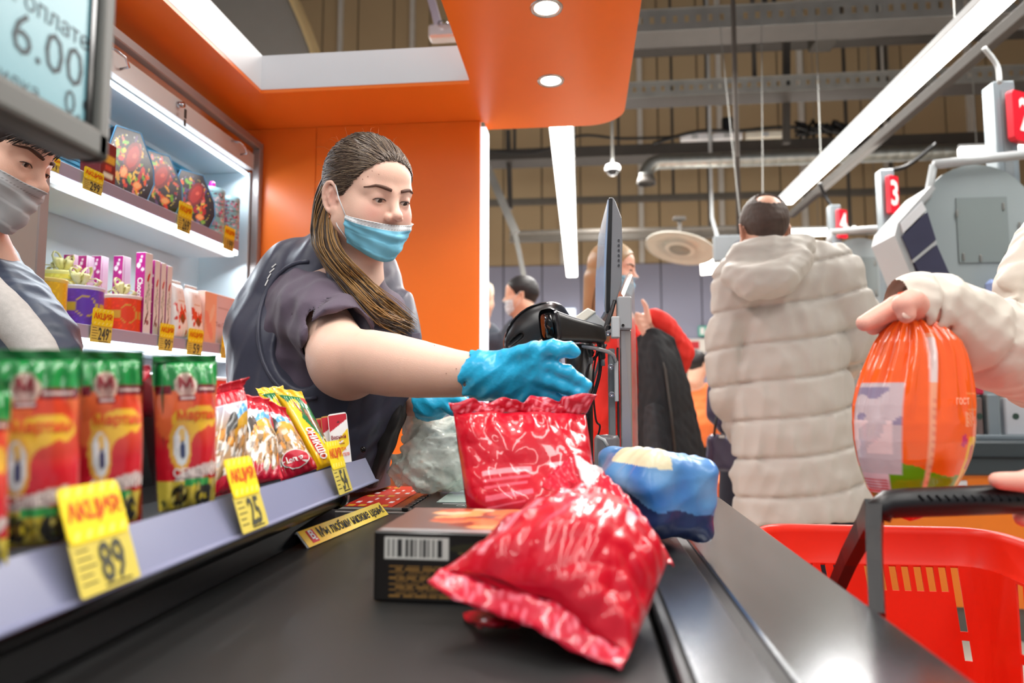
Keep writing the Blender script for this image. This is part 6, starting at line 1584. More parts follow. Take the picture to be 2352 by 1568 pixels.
G.disp(quilt); G.disp(creases(31, 8, 22, 75, .022, dirs=(1.2, .5, .7))); G.disp(waves(32, 6, 60, 130, .0015))
G.isect(plane(P(1840, 1188, y=yc), (.10, 0, -1)), .02)
coat = sdf_object('coat', G, (.25, 2.2, .40), (1.35, 3.0, 1.62), .0075, M_coat, man)
G = Field(); hc = P(1758, 608, y=2.55)
G.u(chain([P(1690, 632, y=2.52), P(1730, 648, y=2.47), P(1790, 640, y=2.46), P(1838, 595, y=2.50)], [.055, .066, .066, .045]), .03)
G.u(chain([P(1705, 595, y=2.56), P(1765, 575, y=2.56), P(1840, 570, y=2.58)], [.060, .062, .055]), .03)
G.u(ysc(cone(P(1740, 605, y=2.55), P(1800, 600, y=2.55), .085, .085), 2.55, .7), .03)
G.disp(creases(33, 8, 24, 90, .018)); G.sub(ell(M3 @ Vector((0, .0, .0)), (.10, .12, .12)), .02)
sdf_object('hood', G, (.40, 2.2, 1.30), (1.1, 2.9, 1.75), .0065, M_coat, coat)
for u0, u1 in ((1735, 1835), (1858, 1950)):
    um = (u0 + u1) / 2; a = P(um, 1170, y=2.65); G = Field(); G.u(cone(a, (a.x, 2.66, .06), .088, .075), .02); G.disp(creases(34, 5, 10, 40, .012))
    sdf_object('trouser_leg', G, (a.x - .14, 2.5, .02), (a.x + .14, 2.8, .62), .008, mat('trousers_navy', (30, 34, 46), rough=.8), man)
    MB().box((a.x - .06, 2.45, 0), (a.x + .06, 2.78, .10), bev=.03, seg=3).build('shoe', M_blackp, man)
# ---------------------------------------------------------------- person in dark blue behind the man, with a handbag
Ed = P(1652, 640, y=3.55)
pd = thing('person', 'person in dark blue mostly hidden behind the white coat, a handbag on the arm', 'person', (P(1660, 900, y=3.5).x, 3.5, 0))
G = Field(); G.u(chain([P(1690, 820, y=3.5), P(1660, 900, y=3.45), P(1652, 950, y=3.4), P(1668, 975, y=3.35)], [.09, .075, .06, .05]), .03); G.disp(creases(35, 5, 12, 40, .012))
sdf_object('sleeve', G, (.5, 3.2, .7), (1.0, 3.7, 1.4), .009, mat('sleeve_blue', (50, 48, 78), rough=.6), pd)
G = Field(); a = P(1700, 1000, y=3.5)
G.u(chain([P(1720, 700, y=3.55), P(1720, 900, y=3.55), (a.x + .02, 3.55, .5), (a.x + .02, 3.55, .05)], [.12, .13, .12, .07]), .05)
G.u(ell(P(1712, 600, y=3.55), (.09, .10, .12)), .03); sdf_object('figure', G, (.5, 3.3, 0), (1.15, 3.8, 1.85), .014, mat('dark_blue_clothes', (34, 36, 52), rough=.8), pd)
hb = thing('handbag', 'small dark violet handbag with a black strap beside the white coat', 'handbag', P(1660, 1080, y=3.3))
G = Field(); G.u(rbox(P(1660, 1040, y=3.3), (.075, .04, .085), .03, Matrix.Rotation(.1, 4, 'Y')), .01); G.disp(creases(36, 5, 20, 60, .010)); sdf_object('bag_body', G, A(P(1660, 1040, y=3.3)) - .16, A(P(1660, 1040, y=3.3)) + .16, .006, mat('bag_violet', (70, 66, 92), rough=.3, coat=.3), hb)
MB().tube([P(1640, 1000, y=3.27), P(1645, 960, y=3.3), P(1662, 935, y=3.34), P(1678, 960, y=3.34), P(1684, 1000, y=3.32)], .006, n=8).build('strap', M_blackp, hb)
MB().box(P(1650, 1006, y=3.255), P(1666, 998, y=3.255) + Vector((0, .012, 0)), bev=.002).build('clasp', M_chrome, hb)
# ---------------------------------------------------------------- woman in red behind the monitor
Ew = P(1450, 622, y=3.1)
def b4(F, M):
    F.u(cone(M @ Vector((0, -.03, -.09)), P(1415, 760, y=3.15), .05, .09), .04)
    F.u(cone(P(1415, 760, y=3.15), P(1420, 1000, y=3.2), .10, .14), .05)
    for u in (1395, 1450): F.u(cone(P(u, 1000, y=3.25), (P(u, 1000, y=3.25).x, 3.25, .05), .08, .05), .03)
    # raised hand at the collar of the jacket
    F.u(chain([P(1540, 830, y=2.98), P(1505, 775, y=2.95), P(1478, 735, y=2.93)], [.045, .038, .030]), .02)
    for k in range(4):
        F.u(chain([P(1474 + k * 5, 728 + k * 10, y=2.90), P(1462 + k * 6, 722 + k * 14, y=2.885), P(1462 + k * 8, 742 + k * 14, y=2.885)], [.013, .011, .009]), .006)
    F.u(chain([P(1490, 740, y=2.90), P(1484, 705, y=2.90), P(1476, 690, y=2.90)], [.014, .011, .008]), .006)
wo, M4, F4 = simple_person('masked woman in red with long light brown hair holding a black jacket', Ew, Vector((.9, -.25, 0)), math.radians(5), None, b4, (230, 180, 158), lo=(-.1, 2.75, .0), hi=(.65, 3.5, 1.80), h=.0065, face=True)
hw = cap(wo, M4, mat('hair_light_brown', (166, 138, 104), rough=.4, var=.2), h=.005, fat=.008, cut=True)
gA = [M4 @ Vector((.03, -.09, .03)), P(1362, 640, y=3.12), P(1350, 700, y=3.12), P(1345, 760, y=3.14), P(1350, 800, y=3.16)]
gB = [M4 @ Vector((.07, -.03, .02)), P(1385, 650, y=3.02), P(1382, 700, y=3.02), P(1378, 760, y=3.04), P(1375, 800, y=3.06)]
gC = [M4 @ Vector((.075, .0, .01)), P(1405, 660, y=3.0), P(1402, 705, y=3.0), P(1398, 750, y=3.0), P(1395, 790, y=3.02)]
strands('hair_lock', [gA, gB, gC], mat('hair_light_brown', (166, 138, 104)), hw, 260, r=.0035, seed=6, jit=.008)
G = Field(); G.u(xf(cone((0, -.04, -.04), (0, -.06, -.16), .07, .06), M4), .02); G.u(cone(P(1378, 640, y=3.13), P(1366, 790, y=3.14), .075, .055), .02); sdf_object('hair_mass', G, (-.1, 2.9, 1.2), (.45, 3.4, 1.75), .007, mat('hair_light_brown', (166, 138, 104)), hw)
mask(wo, M4, F4, (150, 200, 224), (140, 194, 222), zt=-.030, zb=-.128, side=1.1, strap=False)
M_redc = mat('hoodie_red', (226, 46, 36), rough=.75, var=.04, bump=.3, bscale=400)
G = Field(); G.u(chain([P(1412, 775, y=3.15), P(1405, 860, y=3.15), P(1400, 985, y=3.15)], [.13, .165, .165]), .05)
G.u(chain([P(1375, 800, y=3.1), P(1368, 880, y=3.02), P(1385, 950, y=2.98)], [.09, .075, .07]), .03)
G.u(chain([P(1470, 800, y=3.15), P(1540, 830, y=3.10), P(1556, 808, y=3.02), P(1520, 748, y=2.96), P(1505, 735, y=2.95)], [.09, .085, .072, .058, .052]), .03)
G.disp(creases(41, 7, 30, 90, .016)); sdf_object('red_hoodie', G, (-.15, 2.75, .70), (.70, 3.45, 1.45), .0075, M_redc, wo)
G = Field()
for u in (1390, 1450): G.u(cone(P(u, 1010, y=3.22), (P(u, 1010, y=3.22).x, 3.24, .04), .10, .07), .03)
G.disp(creases(42, 5, 10, 40, .01)); sdf_object('trousers', G, (-.15, 3.0, .02), (.55, 3.5, .95), .010, mat('trousers_brown', (58, 48, 46), rough=.85), wo)
jk = cloth('jacket', [[P(1462, 775, y=2.90), P(1500, 752, y=2.87), P(1548, 775, y=2.90)], [P(1466, 850, y=2.86), P(1520, 830, y=2.80), P(1580, 870, y=2.90)], [P(1464, 950, y=2.85), P(1530, 960, y=2.76), P(1604, 970, y=2.90)], [P(1466, 1050, y=2.85), P(1545, 1060, y=2.74), P(1628, 1070, y=2.90)], [P(1470, 1150, y=2.86), P(1540, 1160, y=2.78), P(1636, 1112, y=2.90)]],
           mat('jacket_black', (30, 32, 36), rough=.75, var=.1, bump=.3, bscale=200), None, .012, 12, thick=.03, nu=60, nv=50); tag(jk, 'black jacket hanging from the hand of the woman in red', 'jacket')
MB().tube([P(1500, 770, y=2.86), P(1528, 850, y=2.79), P(1542, 950, y=2.75), P(1552, 1050, y=2.73)], .006, n=6).build('seam', M_darkm, jk)
cloth('sleeve', [[P(1480, 935, y=2.80), P(1505, 925, y=2.74), P(1530, 940, y=2.78)], [P(1478, 1010, y=2.80), P(1512, 1010, y=2.72), P(1545, 1010, y=2.78)], [P(1476, 1100, y=2.80), P(1520, 1110, y=2.72), P(1560, 1100, y=2.78)]], mat('jacket_grey', (40, 43, 48), rough=.7, bump=.3, bscale=200), jk, .012, 14)
# ---------------------------------------------------------------- two customers by the orange wall
def far_person(label, u, v, y, hcol, coat, fwd, beanie=None, m=True, s=1.0):
    e = P(u, v, y=y); M = head_matrix(e, fwd, .05, 0, s); F = Field(); head_ops(F, M, hi=False)
    b = M.translation; F.u(cone(M @ Vector((0, -.03, -.09)), (b.x, y + .02, b.z - .30), .055, .09), .04); F.u(cone((b.x, y + .02, b.z - .3), (b.x, y + .02, .9), .12, .12), .05)
    for sx in (-.08, .08): F.u(cone((b.x + sx, y + .02, .9), (b.x + sx, y + .02, .05), .08, .05), .03)
    o = sdf_object('person', F, (b.x - .3, y - .3, 0), (b.x + .3, y + .3, b.z + .2), .010, skin('skin_far', (222, 176, 152))); tag(o, label, 'person')
    if beanie: 
        G = Field(); G.u(xf(ell((0, -.02, .045), (.092, .112, .095)), M), .02); G.u(xf(cone((0, -.05, -.01), (0, -.05, -.05), .082, .075), M), .03); G.sub(xf(rbox((0, .11, -.06), (.13, .085, .09), .02), M), .01)
        G.disp(lambda p: .004 * np.sin(p[:, 0] * 190)); sdf_object('knit_hat', G, A(b) - .2, A(b) + .2, .006, mat('hat_cream', beanie, rough=.9, bump=.5, bscale=200), o)
    else: cap(o, M, mat('hair_black', hcol, rough=.5), h=.006, fat=.004, low=-.03)
    G = Field(); G.u(chain([(b.x, y + .02, b.z - .27), (b.x, y + .02, b.z - .5), (b.x, y + .02, .75)], [.13, .20, .19]), .06); G.u(cone((b.x - .17, y, b.z - .32), (b.x - .22, y - .02, .95), .085, .06), .03); G.u(cone((b.x + .17, y, b.z - .32), (b.x + .22, y - .02, .95), .085, .06), .03); G.disp(creases(int(u), 5, 10, 40, .016))
    sdf_object('jacket', G, (b.x - .4, y - .4, .5), (b.x + .4, y + .4, b.z), .012, mat('coat%d' % u, coat, rough=.7), o)
    G = Field(); [G.u(cone((b.x + sx, y + .02, .9), (b.x + sx, y + .02, .04), .10, .065), .03) for sx in (-.09, .09)]; sdf_object('trousers', G, (b.x - .3, y - .3, .02), (b.x + .3, y + .3, 1.0), .014, mat('trousers_dark', (36, 38, 46), rough=.85), o)
    if m: mask(o, M, F, (226, 232, 238), (214, 222, 232), zt=-.03, zb=-.128, side=1.1, strap=True)
    return o
far_person('dark-haired masked customer facing away beside the orange wall edge', 1166, 680, 4.3, (26, 22, 24), (52, 58, 72), Vector((-.92, -.1, 0)))
far_person('customer in a cream knitted hat and dark jacket half behind the orange wall', 1122, 690, 4.7, (40, 30, 30), (52, 60, 74), Vector((.5, .8, 0)), beanie=(226, 216, 196), m=False)
pk = P(1612, 822, y=6.0); o = far_person('far customer with black hair between the jacket and the white coat', 1614, 838, 6.0, (24, 20, 22), (230, 120, 60), Vector((.6, .6, 0)), m=False, s=.95)
# ---------------------------------------------------------------- the customer's arm at the right, holding the orange bag
ys = 1.0
cu = thing('person', 'customer in a cream quilted coat reaching in from the right with the orange bag', 'person', P(2400, 800, y=1.1))
M_hand = skin('skin_rosy', (236, 176, 158))
G = Field()
G.u(chain([P(2110, 706, y=.955), P(2160, 712, y=.965), P(2230, 755, y=.985), P(2300, 795, y=1.0), P(2420, 830, y=1.03)], [.040, .043, .052, .060, .066]), .03)
G.u(chain([P(2075, 700, y=.955), P(2115, 690, y=.96)], [.030, .034]), .02)
qd = A((P(2420, 830, y=1.03) - P(2110, 706, y=.955)).normalized()); qo = A(P(2110, 706, y=.955))
G.disp(lambda p: .006 * np.exp(-(np.sin(PI * ((p - qo) @ qd + .05 * (p[:, 2] - qo[2])) / .105) / .15) ** 2) - .003); G.disp(creases(51, 9, 50, 150, .012, dirs=(1, .6, .8)))
G.sub(chain([P(2030, 720, y=.935), P(2150, 735, y=.95)], [.028, .024]), .008)
G.u(chain([P(2420, 560, y=1.12), P(2400, 660, y=1.10), P(2440, 800, y=1.1)], [.05, .062, .10]), .02)
slv = sdf_object('coat_sleeve', G, (.42, .80, .95), (.95, 1.25, 1.30), .0035, M_coat2, cu)
G = Field(); G.u(chain([P(2560, 500, y=1.25), P(2640, 800, y=1.25), P(2680, 1200, y=1.25)], [.10, .13, .14]), .05); G.disp(lambda p: -.012 * np.abs(np.cos(PI * p[:, 2] / .11)) ** .6); G.disp(creases(52, 6, 14, 40, .012))
sdf_object('coat_body', G, (.70, .95, .70), (1.45, 1.6, 1.50), .007, M_coat2, cu)
yh = .93
G = Field()
wr = P(2160, 728, y=.955)
G.u(cone(wr, P(2105, 706, y=.945), .024, .024), .02); G.u(cone(P(2150, 718, y=.955), P(2060, 712, y=.945), .020, .016), .02)
G.u(chain([P(2105, 702, y=.925), P(2096, 690, y=.912), P(2076, 700, y=.905), P(2082, 722, y=.904)], [.0165, .0150, .0140, .0110]), .006)       # thumb over the neck of the bag
G.u(chain([P(2060, 706, y=.945), P(2015, 728, y=.935), P(1986, 742, y=.93)], [.0150, .0130, .0105]), .006)    # fingers behind it
G.u(chain([P(2062, 716, y=.955), P(2030, 742, y=.955), P(2006, 752, y=.95)], [.0140, .0120, .0100]), .006)
G.u(chain([P(2080, 725, y=.965), P(2050, 752, y=.97), P(2030, 755, y=.965)], [.0135, .0115, .0095]), .006)
G.u(chain([P(2095, 730, y=.97), P(2075, 756, y=.975), P(2060, 758, y=.97)], [.012, .010, .0085]), .006)
hnd = sdf_object('hand', G, A(P(2085, 720, y=.94)) - .12, A(P(2085, 720, y=.94)) + .12, .002, M_hand, cu)
nt = P(2084, 722, y=.895); MB().lathe([(.0001, .001), (.0050, .0004), (.0058, -.001)], 14, frame(nt, (1, 0, 0), (0, .2, 1))).build('nail', mat('nail', (240, 206, 190), rough=.2), hnd)
# other hand low at the right, on the basket handle
G = Field()
G.u(chain([P(2400, 1105, y=.85), P(2340, 1106, y=.84), P(2300, 1104, y=.835), P(2290, 1102, y=.835)], [.014, .0115, .0100, .0085]), .005)
G.u(cone(P(2420, 1150, y=.86), P(2372, 1130, y=.86), .03, .022), .02)
for k in range(3): G.u(chain([P(2375 + k * 14, 1135, y=.875), P(2350 + k * 16, 1172, y=.878), P(2350 + k * 16, 1190, y=.86)], [.013, .0115, .0095]), .005)
h2 = sdf_object('hand', G, A(P(2345, 1140, y=.86)) - .12, A(P(2345, 1140, y=.86)) + .12, .0022, M_hand, cu)
# ================================================================== red bags, blue package, clear bag, orange bag
def strip(parent, pts0, pts1, m, colour, name='seal', th=.0012, wav=.0015, n=60, rows=6, spk=None):
    """a band of film between two polylines"""
    def samp(pts, t):
        L = [A(p) for p in pts]; x = t * (len(L) - 1); i = min(int(x), len(L) - 2); f = x - i
        P0, P1, P2, P3 = L[max(i - 1, 0)], L[i], L[i + 1], L[min(i + 2, len(L) - 1)]
        return .5 * ((2 * P1) + (P2 - P0) * f + (2 * P0 - 5 * P1 + 4 * P2 - P3) * f * f + (3 * P1 - P0 - 3 * P2 + P3) * f ** 3)
    V = []; col = []; q = random.Random(3); c0 = srgb(colour)
    for i in range(n):
        a = samp(pts0, i / (n - 1)); b = samp(pts1, i / (n - 1))
        for j in range(rows):
            f = j / (rows - 1); V.append(a + (b - a) * f + A((0, 0, 1)) * wav * math.sin(i * .9 + j * 1.7) + A((0, -1, 0)) * wav * math.sin(i * .37 + j * 2.1)); col.append(c0 if not spk or q.random() > .25 else srgb(spk))
    F = [(i * rows + j, i * rows + j + 1, (i + 1) * rows + j + 1, (i + 1) * rows + j) for i in range(n - 1) for j in range(rows - 1)]
    o = mesh(name, V, F, m, parent, smooth=True, col=np.array(col)); md = o.modifiers.new('thick', 'SOLIDIFY'); md.thickness = th
    return o
M_redfilm = mat('red_film', (255, 255, 255), rough=.30, attr=True, var=.04, vscale=30, coat=.55, coatr=.04, spec=.3, bump=.35, bscale=120)
def filmbag(label, TL, TR, BL, BR, thick, seed, paintfn, m, crease, p1=2.4, p2=2.6, bend=0., n=(110, 120), name='red_bag'):
    fn = bag_fn(TL, TR, BL, BR, thick, seed, crease, p1, p2, bend, flat=.62)
    r = thing(name, label, 'bag', (Vector(BL) + Vector(BR)) / 2)
    bag('wrapper', fn, r, paintfn, m, nu=n[0], nv=n[1])
    return r, fn
def rp(s, t, sd):
    sh = [('r', .12, .50, .48, .53, (236, 150, 160)), ('r', .12, .46, .46, .475, (226, 90, 110)), ('r', .12, .42, .44, .43, (226, 90, 110)), ('r', .12, .34, .46, .37, (226, 100, 120)), ('r', .12, .30, .40, .31, (226, 90, 110)),
          ('r', .62, .44, .70, .48, (240, 190, 196)), ('r', .62, .52, .72, .55, (240, 190, 196)), ('r', .62, .36, .68, .39, (240, 190, 196))]
    return paint(s, t, (192, 4, 34), sh if sd > 0 else [])
rb, fn1 = filmbag('standing crumpled red bag held at its top by the blue glove', P(1042, 950, y=.94), P(1345, 950, y=1.0), P(1090, 1300, y=.86), P(1385, 1260, y=.90), .040, 61, rp, M_redfilm, .011, bend=.0)
tt = np.linspace(0, 1, 9); e_ = fn1(tt, np.ones(9)); dz_ = [.014, .020, .012, .022, .016, .024, .018, .026, .030]
strip(rb, [tuple(p) for p in e_], [tuple(p + A((.006 * math.sin(i * 2.3) + (.02 if i == 8 else -.006 if i == 0 else 0), -.008 * math.cos(i * 1.7), dz_[i]))) for i, p in enumerate(e_)], M_redfilm, (198, 12, 42), name='crimped_top', spk=(240, 130, 145), wav=.0016)
def rp2(s, t, sd):
    q = [('r', .06, .82, .94, .86, (232, 120, 134)), ('r', .2, .60, .8, .625, (230, 80, 100)), ('e', .72, .30, .10, .035, .2, (240, 200, 206))]
    return paint(s, t, (192, 4, 34), q if sd > 0 else [(('h', 1, 0, -1, (150, 10, 30)))])
rb2, fn2 = filmbag('crumpled glossy red bag lying in front, slumped against the standing one', P(1012, 1300, y=.62), P(1345, 1120, y=.80), P(1448, 1490, y=.555), P(1535, 1290, y=.70), .050, 67, rp2, M_redfilm, .013, p1=2.2, p2=2.2, bend=.006, n=(130, 130))
tt = np.linspace(1, 0, 7); e_ = fn2(np.zeros(7), tt); dn = (fn2(np.zeros(1), np.array([.5])) - fn2(np.ones(1), np.array([.5])))[0]; dn /= np.linalg.norm(dn)
e1_ = [p + dn * (.018 + .004 * math.sin(i * 2)) + A((0, 0, -.004 - .010 * math.sin(PI * i / 6))) for i, p in enumerate(e_)]
strip(rb2, [tuple(p) for p in e_], [tuple(p) for p in e1_], M_redfilm, (200, 22, 50), spk=(232, 110, 128), wav=.0008)
strip(rb2, [P(1350, 1112, y=.80), P(1420, 1160, y=.78), P(1480, 1230, y=.745), P(1532, 1292, y=.70)], [P(1385, 1085, y=.82), P(1440, 1140, y=.80), P(1498, 1215, y=.76), P(1546, 1298, y=.705)], M_redfilm, (206, 10, 42))
wl = strip(rb2, [P(1318, 1046, y=.815), P(1330, 1085, y=.80), P(1345, 1122, y=.79)], [P(1382, 1080, y=.83), P(1396, 1110, y=.82), P(1400, 1150, y=.80)], M_film, (236, 214, 218), name='white_label', wav=.002, n=20)
strip(rb2, [P(1240, 1120, y=.84), P(1270, 1080, y=.84), P(1320, 1045, y=.83)], [P(1300, 1130, y=.80), P(1318, 1112, y=.80), P(1345, 1120, y=.79)], M_redfilm, (224, 20, 54), name='top_fold')
scr = cloth('red_film_scrap', [[P(1062, 1405, z=ZB + .004), P(1120, 1400, z=ZB + .016), P(1195, 1400, z=ZB + .012)], [P(1072, 1425, z=ZB + .004), P(1130, 1432, z=ZB + .014), P(1205, 1422, z=ZB + .006)], [P(1100, 1440, z=ZB + .003), P(1145, 1442, z=ZB + .003), P(1200, 1438, z=ZB + .003)]], mat('red_film_plain', (206, 14, 44), rough=.2, coat=.8), rb2, .006, 71, thick=.001)
# ---- blue package
M_blue = mat('blue_pack', (255, 255, 255), rough=.34, attr=True, var=.08, vscale=18, coat=.35, coatr=.2, bump=.4, bscale=60)
bp_c = P(1500, 1125, y=1.02); RB = Matrix.Rotation(math.radians(24), 4, 'Z') @ Matrix.Rotation(math.radians(8), 4, 'Y')
G = Field(); G.u(xf(rbox((0, 0, 0), (.055, .090, .056), .022), Matrix.Translation(bp_c) @ RB), .01); G.u(xf(ell((-.045, -.02, .01), (.035, .06, .03)), Matrix.Translation(bp_c) @ RB), .03)
G.u(xf(rbox((.052, .05, -.022), (.020, .05, .024), .012), Matrix.Translation(bp_c) @ RB), .02)
G.disp(creases(81, 7, 36, 100, .014)); G.disp(waves(82, 6, 60, 140, .0016)); G.sub(xf(cone((.012, -.11, .04), (.030, -.10, -.05), .0045, .0045), Matrix.Translation(bp_c) @ RB), .006)
G.isect(plane((0, 0, ZB + .004), (0, 0, -1)), .01)
Mi_b = np.array((Matrix.Translation(bp_c) @ RB).inverted())
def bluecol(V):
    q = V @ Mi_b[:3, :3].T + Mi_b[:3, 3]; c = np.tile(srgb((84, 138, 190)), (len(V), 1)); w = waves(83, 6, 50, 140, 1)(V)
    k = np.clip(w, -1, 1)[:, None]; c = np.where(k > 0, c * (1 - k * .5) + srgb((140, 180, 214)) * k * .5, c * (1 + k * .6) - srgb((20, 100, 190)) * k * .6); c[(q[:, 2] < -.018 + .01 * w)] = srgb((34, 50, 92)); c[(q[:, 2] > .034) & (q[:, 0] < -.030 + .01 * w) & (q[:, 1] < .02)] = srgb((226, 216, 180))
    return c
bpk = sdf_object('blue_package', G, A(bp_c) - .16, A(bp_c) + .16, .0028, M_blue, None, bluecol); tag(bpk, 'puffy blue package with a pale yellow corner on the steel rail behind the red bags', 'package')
# ---- crumpled clear bag
M_clear = mat('clear_film', (240, 250, 240), rough=.16, trans=.30, coat=.5, ior=1.12, var=.05, vscale=14, alpha=.9, bump=.8, bscale=70)
G = Field(); G.u(chain([P(925, 1080, y=1.42), P(990, 1070, y=1.42), P(1060, 1060, y=1.42)], [.030, .062, .055]), .05); G.u(chain([P(985, 1040, y=1.44), P(960, 980, y=1.45), P(948, 945, y=1.45)], [.050, .030, .016]), .04); G.u(cone(P(980, 990, y=1.45), P(1070, 1000, y=1.45), .03, .045), .04)
G.disp(creases(91, 9, 50, 150, .026)); G.disp(creases(92, 6, 160, 360, .006)); G.isect(plane((0, 0, ZB + .014), (0, 0, -1)), .004)
def clearcol(V): return np.tile(srgb((226, 236, 226)), (len(V), 1))
cb = sdf_object('clear_bag', G, A(P(990, 1040, y=1.44)) - .19, A(P(990, 1040, y=1.44)) + .19, .0032, M_clear); tag(cb, 'crumpled clear greenish plastic bag on the counter before the cashier', 'bag')
G = Field(); G.u(chain([P(960, 955, y=1.47), P(975, 1010, y=1.46), P(1030, 1030, y=1.46), P(1070, 1040, y=1.46)], [.012, .026, .03, .03]), .03); G.disp(creases(93, 8, 60, 180, .014))
sdf_object('white_paper', G, A(P(1000, 1010, y=1.46)) - .15, A(P(1000, 1010, y=1.46)) + .15, .0032, mat('tissue_white', (232, 234, 236), rough=.7, bump=.5, bscale=60), cb)
# ---- orange bag in the customer's hand
prof = [(712, 2078, 2098), (724, 2068, 2112), (740, 2050, 2150), (760, 2032, 2176), (785, 2016, 2200), (815, 2003, 2214), (850, 1988, 2223), (890, 1974, 2230), (930, 1964, 2235), (970, 1960, 2237), (1010, 1962, 2233), (1050, 1969, 2223), (1090, 1981, 2206), (1120, 1993, 2190), (1150, 2012, 2168), (1175, 2040, 2140), (1190, 2070, 2112), (1196, 2088, 2094)]
yb_ = .94; na = 120; V = []; S_ = []; T_ = []
vs = np.linspace(712, 1196, 150)
for v in vs:
    l = np.interp(v, [p[0] for p in prof], [p[1] for p in prof]); r_ = np.interp(v, [p[0] for p in prof], [p[2] for p in prof])
    a = P(l, v, y=yb_); b = P(r_, v, y=yb_); c = (a + b) / 2; R0 = (b.x - a.x) / 2
    for k in range(na):
        th = 2 * PI * k / na; neck = max(0, 1 - (v - 712) / 250)
        fold_ = 1 + (.16 * math.sin(th * 17 + v * .006) + .09 * math.sin(th * 31 + 1)) * neck ** .8 * (1 if v > 716 else .4) + .012 * math.sin(th * 5 + v * .03) + (.018 * math.sin(v * .16 + th * 2) * max(0, (v - 1060) / 120))
        V.append((c.x - math.cos(th) * R0 * (1 + (fold_ - 1) * .5), yb_ + math.sin(th) * -R0 * .62 * fold_, c.z)); S_.append(th / (2 * PI)); T_.append(v)
V = A(V); S_ = A(S_); T_ = A(T_); F = [(i * na + k, i * na + (k + 1) % na, (i + 1) * na + (k + 1) % na, (i + 1) * na + k) for i in range(len(vs) - 1) for k in range(na)]
ux = -np.cos(S_ * 2 * PI); front = np.sin(S_ * 2 * PI) > 0
col = np.tile(srgb((252, 98, 22)), (len(V), 1))
w_ = waves(5, 6, 60, 200, 1)(V)
def setc(mask_, c): col[mask_] = srgb(c)
setc((T_ > 1072 + 14 * np.sin(ux * 3)), (108, 156, 20)); setc((T_ > 1125), (90, 120, 30)); setc(T_ > 1165, (226, 70, 60))
setc(front & (ux < -.42) & (T_ > 878) & (T_ < 1085), (206, 186, 190)); setc(front & (ux < -.42) & (T_ > 890) & (T_ < 975) & (w_ > .1), (150, 134, 160)); setc(front & (ux < -.55) & (T_ > 965) & (T_ < 1040) & (w_ > -.3), (236, 206, 206))
setc(front & (ux < -.66) & (T_ > 1085) & (T_ < 1130), (226, 190, 196)); setc(front & (ux < -.70) & (T_ > 1093) & (T_ < 1125) & (np.sin(T_ * .9) > 0), (200, 60, 70))
setc(front & (np.abs(ux - .04) < .045) & (T_ > 770), (246, 168, 130)); setc(front & (np.abs(ux - .04) < .030) & (T_ > 905) & (np.sin(T_ * .35) > .2), (232, 140, 110))
setc(front & (np.abs(ux - .04) < .045) & (T_ > 780) & (T_ < 880), (232, 214, 210))
setc(front & (ux > .74) & (T_ > 1000) & (T_ < 1110), (244, 190, 30)); setc(front & (((ux - .84) / .06) ** 2 + ((T_ - 1045) / 30) ** 2 < 1), (200, 70, 60)); setc(front & (((ux - .62) / .055) ** 2 + ((T_ - 1008) / 15) ** 2 < 1), (206, 20, 110))
bx = (np.abs(ux - .80) < .155) & (np.abs(T_ - 922) < 20); setc(front & bx, (255, 150, 90)); bx2 = (np.abs(ux - .80) < .135) & (np.abs(T_ - 922) < 16); setc(front & bx2, (252, 104, 30))
setc(front & (ux > .62) & (ux < .78) & (T_ > 945) & (T_ < 978) & (np.sin(ux * 90) * np.sin(T_ * .7) > -.1), (255, 170, 130))
M_ofilm = mat('orange_film', (255, 255, 255), rough=.15, attr=True, var=.03, coat=1., coatr=.06, spec=.6, bump=.35, bscale=60)
ob = thing('orange_bag', 'shiny orange and green plastic bag hanging from the customer\'s hand', 'bag', tuple(V.mean(0)))
mesh('film', V, F, M_ofilm, ob, smooth=True, col=col)
p = P(2213, 922, y=.90)
text('ГОСТ', .0105, mat('pale_orange_print', (255, 200, 170), rough=.4), frame(Vector((p.x - .003, .8965, p.z)), (1, .65, 0), (0, 0, 1)), ob, bold=.02)
MB().lathe([(.006, .0), (.011, .006), (.008, .018), (.013, .026)], 18, Matrix.Translation(P(2088, 716, y=.94))).build('twisted_neck', mat('orange_plain', (252, 98, 22), rough=.2, coat=1), ob)

# ================================================================== till equipment
ym = 1.45
mo = thing('till_monitor', 'till screen seen edge-on on its grey post above the scanner', 'monitor', P(1410, 700, y=ym))
def mq(u, v, y=ym): return P(u, v, y=y)
pf = [(1398, 453), (1408, 452), (1414, 462), (1428, 500), (1430, 560), (1428, 650), (1412, 705), (1396, 722), (1390, 722), (1388, 700)]
V = [mq(u, v) for u, v in pf]; dirm = Vector((-.012, .34, 0))
MB().prism(V, (0, 0, 0), dirm).build('back_housing', mat('monitor_grey', (110, 112, 116), rough=.4, bump=.2, bscale=800), mo, bevel=.003)
fz_ = [(1396, 452), (1404, 451), (1404, 720), (1392, 722), (1390, 600)]
MB().prism([mq(u, v, ym - .002) for u, v in ((1399, 454), (1407, 454), (1404, 600), (1401, 716), (1392, 719), (1393, 600))], (0, 0, 0), dirm * 1.01).build('bezel', M_blackp, mo, bevel=.002)
MB().prism([mq(u, v, ym + .002) for u, v in ((1396, 458), (1399, 458), (1393, 714), (1387, 716), (1388, 580))], (0, 0, 0), dirm * .98).build('screen', mat('screen_glass', (120, 136, 156), rough=.08, emis=(120, 140, 170), es=.4), mo)
for k in range(6):
    p = mq(1421, 552 + k * 11.5, ym - .001); MB().lathe([(.0001, -.0012), (.0022, -.001), (.0022, .001)], 10, Matrix.Translation(p) @ Matrix.Rotation(PI / 2, 4, 'X')).build('vent_hole', M_blackp, mo)
st = thing('till_post', 'aluminium post with clear shield carrying the till screen', 'post', (P(1430, 1100, y=ym).x, ym, ZB))
